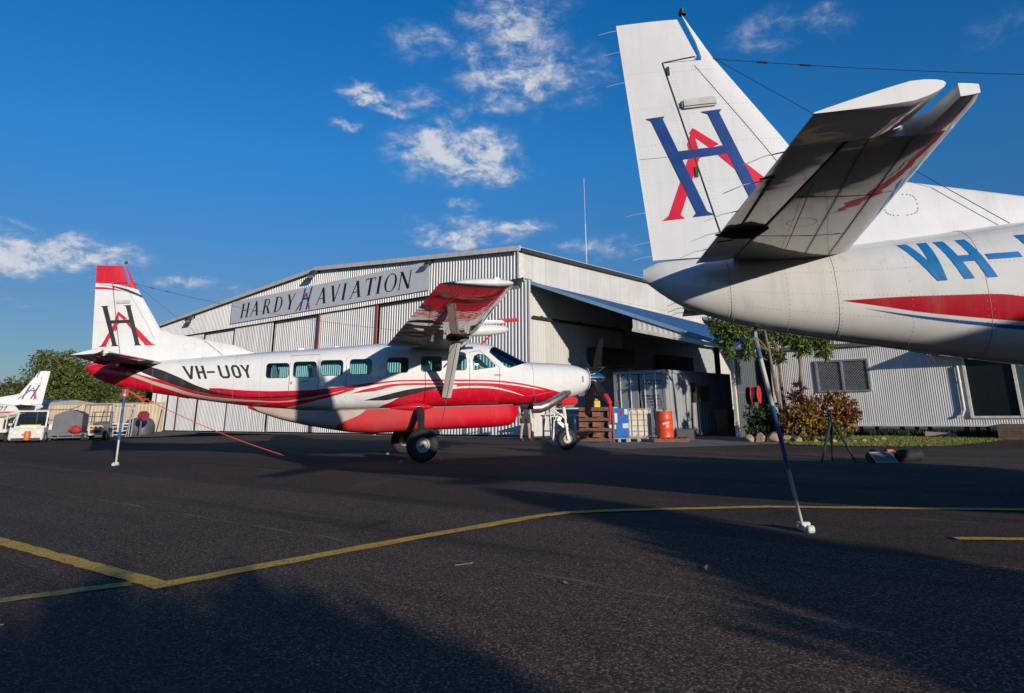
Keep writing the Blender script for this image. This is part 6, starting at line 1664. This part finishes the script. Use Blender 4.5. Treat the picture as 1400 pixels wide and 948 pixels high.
# ================================================================== NEAR APRON THINGS
m_polew = mat('stand_white', (.52, .53, .52), .5, dirt=(.2, .2, .19), dirt_amt=.5)
m_poleb = mat('stand_blue', (.02, .10, .30), .45, dirt=(.25, .28, .30), dirt_amt=.55)
def tail_stand(label, base, top, segs):
    o = thing('tail_stand', label, 'tail stand', base, 0, 'tail support stands')
    d = Vector(top) - Vector(base)
    for k, (q0, q1, wh, rad) in enumerate(segs):
        mb = MB(); mb.tube([d * q0, d * q1], rad, 12); mb.build('blue_sleeve' if wh == 'b' else 'pole', m_poleb if wh == 'b' else m_polew, o, smooth=50)
    mb = MB(); mb.box((0, 0, .02), (.05, .22, .035)); mb.box((.0, 0, .05), (.12, .05, .05)); mb.lathe([(.02, -.03), (.034, -.03), (.034, .03), (.02, .03)], (.02, -.12, .03), (1, 0, 0), 12); mb.build('foot', m_polew, o, bevel=.006)
    mb = MB(); mb.tube([d * .985, d * 1.02], .021, 10); mb.tube([d * 1.0 + Vector((0, 0, .0)), d * 1.0 + Vector((.0, .0, .09))], .014, 6); mb.build('head', m_steel, o)
ringB = planeB.matrix_basis @ Vector((-6.53, 0, 1.79)); ringA = planeA.matrix_basis @ Vector((-6.53, 0, 1.79))
tail_stand('blue and white tail stand under the foreground airplane tail', (2.3785, 6.885, 0), ringB - Vector((0, 0, .10)), [(0, .20, 'w', .014), (.20, .36, 'w', .016), (.36, .52, 'b', .018), (.52, .70, 'b', .0185), (.70, .93, 'w', .0188), (.93, 1.0, 'b', .019)])
tail_stand('tail stand with white lower half and blue upper half under the red tail cone', (-9.607, 16.856, 0), ringA - Vector((0, 0, .10)), [(0, .36, 'w', .022), (.36, .97, 'b', .030), (.97, 1.0, 'w', .03)])
m_rope = mat('red_rope', (.50, .06, .04), .8)
mb = MB(); e_ = Vector((-6.05, 18.3, .02)); n_ = 20
mb.tube([ringA.lerp(e_, i / n_) - Vector((0, 0, .10 * math.sin(math.pi * i / n_))) for i in range(n_ + 1)], .009, 6)
for k in range(4): mb.tube([ringA + Vector((.1 * k, 0, -.05 * k)), ringA + Vector((.18 + .1 * k, .05, -.12 - .07 * k)), ringA + Vector((.3 + .12 * k, .04, -.10 - .06 * k))], .014, 5)
for k in range(6): mb.tube([ringA + Vector((.02 * k - .05, 0, 0)), ringA + Vector((.03 * k - .08, .02, -.18))], .010, 5)
tag(mb.build('tie_rope', m_rope), 'red tie rope slanting from the red tail cone down to the apron', 'rope')
m_strap = mat('strap_olive', (.05, .05, .035), .8)
mb = MB(); pt = planeA.matrix_basis @ Vector((.62, -2.72, 2.60)); an = planeA.matrix_basis @ Vector((.35, -1.35, .02))
a_ = planeA.matrix_basis @ Vector((.30, -.95, 1.6))
mb.tube([pt, pt.lerp(an, .5), an], .008, 6)
tag(mb.build('tie_strap', m_strap), 'thin dark tie down strap running from the wing strut to the ground', 'strap')
# wheel chocks at the main wheels
m_chock = mat('chock_grey', (.13, .13, .13), .6, dirt=(.04, .04, .04), dirt_amt=.6)
for i, (bx, by, lb) in enumerate(((.45, -1.78, 'grey wheel chock ahead of the near main wheel'), (-.45, -1.78, 'grey wheel chock behind the near main wheel'), (-.45, 1.78, 'grey wheel chock behind the far main wheel'))):
    mb = MB(); mb.prism([(-.06, 0), (.06, 0), (.015, .05), (-.015, .05)], (0, -.09, .004), (1, 0, 0), (0, 0, 1), (0, .18, 0)); o = mb.build('wheel_chock', m_chock, bevel=.008)
    o.location = (planeA.matrix_basis @ Vector((bx, by, 0))).xy.to_3d(); o.rotation_euler = (0, 0, PLANE_A[1]); tag(o, lb, 'chock', 'wheel chocks')
# photographer's tripod
m_tri = mat('tripod_black', (.014, .014, .016), .45)
tr = thing('tripod', 'black camera tripod standing on the apron before the croton bush', 'tripod', (6.05, 15.15, 0))
hub_ = Vector((0, 0, .78))
for k in range(3):
    a = math.radians(200 + 120 * k); f = Vector((.38 * math.cos(a), .38 * math.sin(a), 0)); mb = MB(); q = hub_ + Vector((.04 * math.cos(a), .04 * math.sin(a), 0))
    mb.tube([q, q.lerp(f, .45)], .032, 8); mb.tube([q.lerp(f, .43), q.lerp(f, .75)], .026, 8); mb.tube([q.lerp(f, .73), f], .02, 8); mb.lathe([(.018, 0), (.018, .03), (0, .03)], f, (0, 0, 1), 8); mb.build('leg', m_tri, tr)
mb = MB(); mb.tube([(0, 0, .70), (0, 0, .98)], .018, 8); mb.lathe([(.02, 0), (.05, .0), (.06, .03), (.05, .06), (.02, .06)], (0, 0, .76), (0, 0, 1), 12); mb.build('centre_column', m_tri, tr)
mb = MB(); mb.lathe([(0, 0), (.04, .0), (.04, .05), (.03, .07), (0, .07)], (0, 0, .97), (0, 0, 1), 12); mb.box((0, 0, 1.06), (.12, .10, .05)); mb.bar((0, 0, 1.02), (.05, -.22, .95), .018, .018); mb.build('head', m_tri, tr, bevel=.006)
# camera bag and tray
m_bag = mat('bag_black', (.013, .013, .015), .8, bump=.4, bscale=30)
bg_ = thing('camera_bag', 'black camera bag lying open on the apron behind the pale tray', 'bag', (7.1, 14.95, 0), math.radians(10))
bg_.scale = (.85, .85, .8)
mb = MB(); mb.lathe([(0, -.33), (.10, -.32), (.15, -.24), (.16, 0), (.15, .22), (.17, .30), (.12, .36), (0, .37)], (.42, 0, .15), (1, .1, .05), 16); mb.build('bag_body', m_bag, bg_, smooth=60)
mb = MB(); mb.box((-.25, .10, .12), (.62, .30, .22)); mb.box((-.40, .08, .26), (.22, .16, .10)); mb.box((-.05, .12, .25), (.14, .14, .10)); mb.build('open_flap', m_bag, bg_, bevel=.04)
mb = MB(); mb.box((.0, .06, .285), (.16, .06, .03)); mb.tube([(-.1, -.02, .25), (.03, -.04, .27), (.14, .0, .22), (.10, .02, .12)], .018, 6); mb.build('strap', mat('orange_strap', (.55, .10, .03), .6), bg_)
m_tray = mat('tray_pale', (.30, .32, .35), .5); m_traydk = mat('tray_mesh', (.10, .11, .12), .5)
ty = thing('laptop_case', 'pale silver tray leaning on the black bag on the apron', 'case', (6.78, 14.62, 0), math.radians(6))
ty.scale = (.8, .8, .9)
Rt = Matrix.Rotation(math.radians(32), 3, 'X')
mb = MB(); mb.box(Rt @ Vector((0, .16, .02)) + Vector((0, -.10, .015)), (.52, .36, .022), Rt); mb.build('tray_base', m_traydk, ty, bevel=.006)
mb = MB()
for (x, y, sx_, sy_) in ((0, -.01, .56, .035), (0, .33, .56, .035), (-.265, .16, .03, .34), (.265, .16, .03, .34)): mb.box(Rt @ Vector((x, y, .03)) + Vector((0, -.10, .015)), (sx_, sy_, .035), Rt)
mb.build('tray_rim', m_tray, ty, bevel=.006)
mb = MB()
for k in range(5): mb.box(Rt @ Vector((0, .06 + k * .05, .036)) + Vector((0, -.10, .015)), (.46, .008, .006), Rt)
mb.build('tray_ribs', m_tray, ty)

# ================================================================== LEFT BACKGROUND
m_fence = mat('cream_fence_sheet', (.56, .45, .31), .7, var=.1, scale=.8, dirt=(.36, .28, .2), dirt_amt=.5)
m_cap = mat('fence_cap', (.42, .38, .33), .6)
fence = thing('fence', 'long cream sheet fence with dark slanted stays along the far left', 'fence', (-27.0, 52.5, -.45), math.radians(168))
FL = 34
for k in range(14):
    x = k * 2.43; mb = MB(); mb.grid([[(-p[0], p[1], p[2]) for p in r_] for r_ in corr_rows(-(x + 2.41), -x, .05, 2.42, .30, -.03, 0)]); mb.build('fence_panel', m_fence, fence, fix=False)
    mb = MB(); mb.box((x, .06, 1.22), (.07, .07, 2.44)); mb.build('fence_post', m_cap, fence)
    mb = MB(); mb.bar((x + .1, .1, 2.0), (x - .3, .9, 0.02), .05, .05); mb.build('stay', m_dark, fence)
mb = MB(); mb.box((FL / 2, 0, 2.46), (FL, .14, .07)); mb.build('fence_cap', m_cap, fence)
shed = thing('low_shed', 'long low grey shed roof just above the fence behind the distant tail', 'shed', (-37.0, 57, -.45), math.radians(168))
mb = MB(); mb.box((4, 0, 1.25), (9, 3, 2.5)); mb.build('wall', m_fence, shed); mb = MB(); mb.prism([(-2.0, 0), (2.0, 0), (2.0, .12), (0, .34), (-2.0, .12)], (-.7, 0, 2.5), (0, 1, 0), (0, 0, 1), (9.4, 0, 0)); mb.build('roof', m_roofs, shed)

m_tug = mat('tug_white', (.56, .54, .50), .5, dirt=(.35, .31, .25), dirt_amt=.2)
m_tugcream = mat('tug_cream', (.58, .47, .30), .5, dirt=(.25, .2, .13), dirt_amt=.4)
m_windk = mat('smoky_screen', (.05, .055, .06), .1, coat=1)
g_screen = glass_mat('tug_screen_glass', (.62, .64, .62), 1.0)
def wheel(parent, c, r, w_, axis=(0, 1, 0), nm='wheel'):
    wh = thing(nm, None, None); wh.parent = parent
    mb = MB(); mb.lathe([(r * .55, -w_ / 2), (r * .9, -w_ / 2), (r, -w_ * .3), (r, w_ * .3), (r * .9, w_ / 2), (r * .55, w_ / 2)], c, axis, 22); mb.build('tyre', m_tyre, wh, smooth=50)
    mb = MB(); mb.lathe([(r * .56, -w_ * .4), (r * .45, -w_ * .2), (0, -w_ * .25)], c, axis, 16); mb.lathe([(r * .56, w_ * .4), (r * .45, w_ * .2), (0, w_ * .25)], c, axis, 16); mb.build('rim', m_rim, wh, smooth=40)
# white tow tractor facing the camera; local -y is its front
tug = thing('tow_tractor', 'white open tow tractor with windscreen and orange cylinder on its front', 'tractor', (-23.0, 33.0, -.03), math.radians(18))
tug.scale = (.86, .86, .92)
mb = MB(); mb.box((0, .15, .42), (1.50, .55, .52)); mb.box((0, -.10, .71), (1.56, .10, .07)); mb.build('front_body', m_tug, tug, bevel=.03)
mb = MB(); mb.box((0, 1.35, .40), (1.40, 1.9, .40)); mb.box((0, 2.1, .70), (1.30, .55, .35)); mb.build('rear_body', m_tug, tug, bevel=.03)
mb = MB(); mb.prism([(-.05, .68), (.55, .74), (.55, .66), (-.05, .60)], (-.75, 0, .02), (0, 1, 0), (0, 0, 1), (1.5, 0, 0)); mb.build('bonnet', m_tug, tug)
mb = MB()
for x in (-.70, .70): mb.bar((x, .30, .74), (x * .95, .48, 1.52), .07, .07)
mb.bar((-.70, .48, 1.52), (.70, .48, 1.52), .07, .07); mb.bar((-.70, .30, .78), (.70, .30, .78), .07, .07); mb.build('windscreen_frame', m_tug, tug)
mb = MB(); mb.add([(-.65, .31, .82), (.65, .31, .82), (.62, .47, 1.48), (-.62, .47, 1.48)], [(0, 1, 2, 3)]); mb.build('windscreen', g_screen, tug)
mb = MB(); mb.box((.0, .27, .84), (.95, .02, .06)); mb.build('yellow_strip', mat('hi_vis_yellow', (.65, .55, .03), .5), tug)
mb = MB(); mb.box((.28, .9, .75), (.5, .5, .14)); mb.box((.28, 1.18, 1.0), (.5, .12, .45)); mb.box((-.32, .9, .75), (.5, .5, .14)); mb.box((-.32, 1.18, 1.0), (.5, .12, .45)); mb.build('seat', m_bag, tug, bevel=.03)
mb = MB(); mb.lathe([(.19, -.012), (.205, 0), (.19, .012)], (.3, .62, 1.0), (0, -.5, .86), 18); mb.tube([(.3, .62, 1.0), (.3, .5, .75)], .02, 6); mb.build('steering_wheel', m_dark, tug)
mb = MB(); mb.lathe([(0, 0), (.13, 0), (.14, .03), (.14, .38), (.12, .42), (0, .42)], (.10, -.28, .16), (0, 0, 1), 16); mb.build('orange_cylinder', mat('orange_plastic', (.55, .13, .03), .5), tug, smooth=40)
mb = MB(); mb.tube([(-.9, .3, .2), (-.95, .5, .85), (-.92, 1.0, 1.25), (-.9, 1.6, 1.3)], .03, 6); mb.box((-.93, .8, 1.0), (.10, .25, .14)); mb.box((-.88, .2, .9), (.16, .06, .10)); mb.build('side_rail', m_tug, tug)
for x in (-.52, .52):
    mb = MB(); mb.lathe([(.06, 0), (.065, .02), (.05, .035), (0, .04)], (x, -.125, .50), (0, -1, 0), 14); mb.build('headlight', m_lens, tug, smooth=40)
mb = MB(); mb.box((-.66, .42, 1.12), (.05, .04, .16)); mb.bar((-.66, .42, 1.0), (-.9, .36, 1.0), .02, .02); mb.box((-.93, .36, 1.05), (.10, .03, .16)); mb.build('mirror', m_dark, tug)
mb = MB(); mb.box((0, -.135, .38), (.40, .012, .03)); mb.box((0, -.135, .44), (.40, .012, .03)); mb.build('front_slots', m_dark, tug)
for x in (-.66, .66):
    for y in (.35, 2.0): wheel(tug, (x, y, .27), .28, .2, (1, 0, 0))
mb = MB(); mb.box((.0, -.14, .20), (1.3, .06, .12)); mb.build('bumper', m_dark, tug)
# second vehicle part at the very left edge
br = thing('baggage_trailer', 'white trailer cut off by the left edge beside the tow tractor', 'trailer', (-24.7, 33.2, -.03), math.radians(18))
mb = MB(); mb.box((0, .6, .55), (1.3, 2.0, .14)); mb.box((-.05, -.30, .85), (1.0, .12, .5)); mb.build('tray', m_tug, br, bevel=.02)
mb = MB()
for x in (-.55, .55): mb.tube([(x, -.3, .6), (x, -.3, 1.3)], .03, 6)
mb.tube([(-.55, -.3, 1.3), (.55, -.3, 1.3)], .03, 6); mb.build('end_rail', m_tug, br)
for x in (-.55, .55): wheel(br, (x, .1, .25), .25, .16, (1, 0, 0)); wheel(br, (x, 1.3, .25), .25, .16, (1, 0, 0))
# tarp covered cart with red bundle
m_tarp = mat('grey_tarp', (.085, .09, .105), .55, var=.2, scale=3, bump=.9, bscale=4)
ct = thing('covered_cart', 'flat steel cart carrying a box covered by dark grey tarp', 'cart', (-22.25, 34.6, -.05), math.radians(20))
mb = MB(); mb.box((0, .5, .36), (1.8, 1.2, .10))
for x in (-.8, -.3, .3, .8): mb.box((x, -.12, .30), (.06, .06, .2))
mb.box((0, -.12, .22), (1.75, .05, .05)); mb.bar((-.9, .3, .32), (-1.5, .0, .30), .07, .07); mb.build('frame', m_greypost, ct)
r = random.Random(3); rows = []
prof = [(-.62, 0), (-.63, .45), (-.60, .80), (-.30, .95), (.05, 1.04), (.36, .95), (.56, .84), (.60, .45), (.59, 0)]
for j in range(9):
    rows.append([(x + r.uniform(-.03, .03), -.05 + j * .14 + r.uniform(-.02, .02), .42 + z + r.uniform(-.02, .02)) for x, z in prof])
mb = MB(); mb.grid(rows); mb.add(rows[0], [tuple(range(9))]); mb.add(rows[-1], [tuple(range(9))]); mb.build('tarp_cover', m_tarp, ct, smooth=30)
for x in (-.7, .7):
    for y in (0.0, 1.0): wheel(ct, (x, y, .2), .2, .12, (1, 0, 0))
bm = bmesh.new(); bmesh.ops.create_icosphere(bm, subdivisions=3, radius=1); r = random.Random(17)
for v in bm.verts: v.co = Vector((v.co.x * .27, v.co.y * .16, v.co.z * .17)) * (1 + .25 * math.sin(v.co.x * 7 + v.co.z * 5) * math.cos(v.co.z * 9))
me = bpy.data.meshes.new('red_bundle'); bm.to_mesh(me); bm.free(); me.materials.append(mat('red_cloth_bundle', (.38, .02, .03), .8)); o = bpy.data.objects.new('red_bundle', me); COL.objects.link(o); o.location = Vector((-22.25, 34.6, -.05)) + rot_z(math.radians(20)) @ Vector((.36, -.20, .56))
for p in me.polygons: p.use_smooth = True
tag(o, 'crumpled red bundle resting on the front of the tarp covered cart', 'bundle')
# small cream tractor behind the cart
tg2 = thing('small_tractor', 'small cream tractor with slotted grille parked right of the tarp cart', 'tractor', (-21.15, 35.0, -.05), math.radians(22))
tg2.scale = (.78, .78, .82)
mb = MB(); mb.box((0, .7, .62), (.78, 1.5, .55)); mb.build('bonnet', m_tugcream, tg2, bevel=.04)
mb = MB()
for k in range(3): mb.box((-.24 + .24 * k, -.06, .78), (.12, .02, .10))
mb.box((0, -.06, .56), (.58, .02, .20)); mb.build('grille', m_dark, tg2)
mb = MB()
for x in (-.5, .5): mb.bar((x, 1.2, .7), (x, 1.25, 1.65), .05, .05); mb.bar((x, 2.1, .7), (x, 2.05, 1.65), .05, .05)
for y in (1.25, 2.05): mb.bar((-.5, y, 1.65), (.5, y, 1.65), .05, .05)
mb.box((0, 1.7, .55), (1.0, .8, .3)); mb.build('canopy_frame', m_dark, tg2)
for x in (-.48, .48): wheel(tg2, (x, .35, .29), .30, .2, (1, 0, 0)); wheel(tg2, (x, 1.75, .36), .36, .24, (1, 0, 0))
# covered things and stands by the hangar corner
def tarp_heap(label, loc, sx_, sy_, sz_, seed, m):
    bm = bmesh.new(); bmesh.ops.create_icosphere(bm, subdivisions=3, radius=1); r = random.Random(seed)
    for v in bm.verts:
        c = v.co; k = max(abs(c.x), abs(c.y), abs(c.z)); c = c * (.55 + .45 / k) if k > 0 else c
        v.co = Vector((c.x * sx_, c.y * sy_, max(-.95, c.z) * sz_)) * (1 + .05 * math.sin(c.x * 6 + seed) * math.cos(c.z * 5 + c.y * 4))
    me = bpy.data.meshes.new('tarp_heap'); bm.to_mesh(me); bm.free(); me.materials.append(m)
    for p in me.polygons: p.use_smooth = True
    o = bpy.data.objects.new('tarp_heap', me); COL.objects.link(o); o.location = (loc[0], loc[1], loc[2] + sz_ * .95); tag(o, label, 'covered load')
tarp_heap('brown grey tarp heap between the small tractor and the access stand', (-24.9, 42.0, -.15), .55, .6, .50, 4, mat('brown_tarp', (.13, .11, .095), .6, bump=.8, bscale=4))
tarp_heap('dark blue grey tarp load beside the left corner of the hangar', (-23.7, 43.5, -.2), .75, .7, .62, 5, m_tarp)
st_ = thing('access_stand', 'silver wheeled access stand with hand rails by the hangar left corner', 'stand', (-22.9, 40.2, -.1), math.radians(20))
mb = MB()
for x in (-.45, .45):
    for y in (-.4, .4): mb.tube([(x, y, .08), (x, y, 1.75)], .03, 8)
    mb.tube([(x, -.4, 1.75), (x, .4, 1.75)], .03, 8); mb.tube([(x, -1.1, .08), (x, -.4, 1.3)], .03, 8)
mb.tube([(-.45, .4, 1.75), (.45, .4, 1.75)], .03, 8); mb.build('frame', m_steel, st_)
mb = MB(); mb.box((0, 0, .80), (.86, .8, .05)); mb.build('platform', m_steel, st_)
for k in range(3): mb = MB(); mb.box((0, -.95 + .22 * k, .25 + .2 * k), (.86, .2, .03)); mb.build('step', m_steel, st_)
for k in range(4):
    x = -.30 + .2 * k; mb = MB(); mb.tube([(x, .38, .82), (x, .38, 1.75)], .014, 6); mb.build('baluster', m_steel, st_)
st2 = thing('access_stand', 'tall dark tube frame stand behind the small cream tractor', 'stand', (-25.5, 42.2, -.2), math.radians(10))
mb = MB()
for x in (-.6, .6):
    for y in (-.3, .3): mb.tube([(x, y, 0), (x, y, 1.95)], .03, 8)
for y in (-.3, .3):
    for z in (1.3, 1.95): mb.tube([(-.6, y, z), (.6, y, z)], .03, 8)
mb.build('frame', m_greypost, st2)
mb = MB(); mb.box((0, 0, 1.0), (1.2, .6, .05)); mb.build('platform', m_greypost, st2)
rk = thing('pipe_rack', 'light steel pipe rack between the white tractor and the tarp cart', 'rack', (-24.5, 36.8, -.1), math.radians(14))
mb = MB()
for x in (-.7, .7): mb.tube([(x, 0, 0), (x, 0, 1.6)], .025, 6)
for z in (.6, 1.05, 1.55): mb.tube([(-.8, 0, z), (.8, 0, z)], .022, 6)
mb.tube([(.7, 0, 1.55), (1.1, .3, 1.75)], .022, 6); mb.build('frame', m_greypost, rk)
m_reeld = mat('reel_dark_red', (.22, .02, .045), .45)
hose_reel((-22.2, 41.0, -.15), math.radians(60), 'dark red hose reel on a stand against the left hangar corner', .62, 1.25, m_reeld)
mst = thing('radio_mast', 'thin pale radio mast rising behind the hangar roof', 'mast', (4.5, 62, 0))
mb = MB(); mb.tube([(0, 0, 0), (0, 0, 17.5)], .045, 8); mb.tube([(0, 0, 17.4), (0, 0, 21.9)], .022, 6); mb.build('pole', m_polew, mst)
mb = MB()
for a in (0, 2.1, 4.2): mb.tube([(0, 0, 14), (6 * math.cos(a), 6 * math.sin(a), 0)], .012, 4)
mb.build('guy_wire', m_wire, mst)
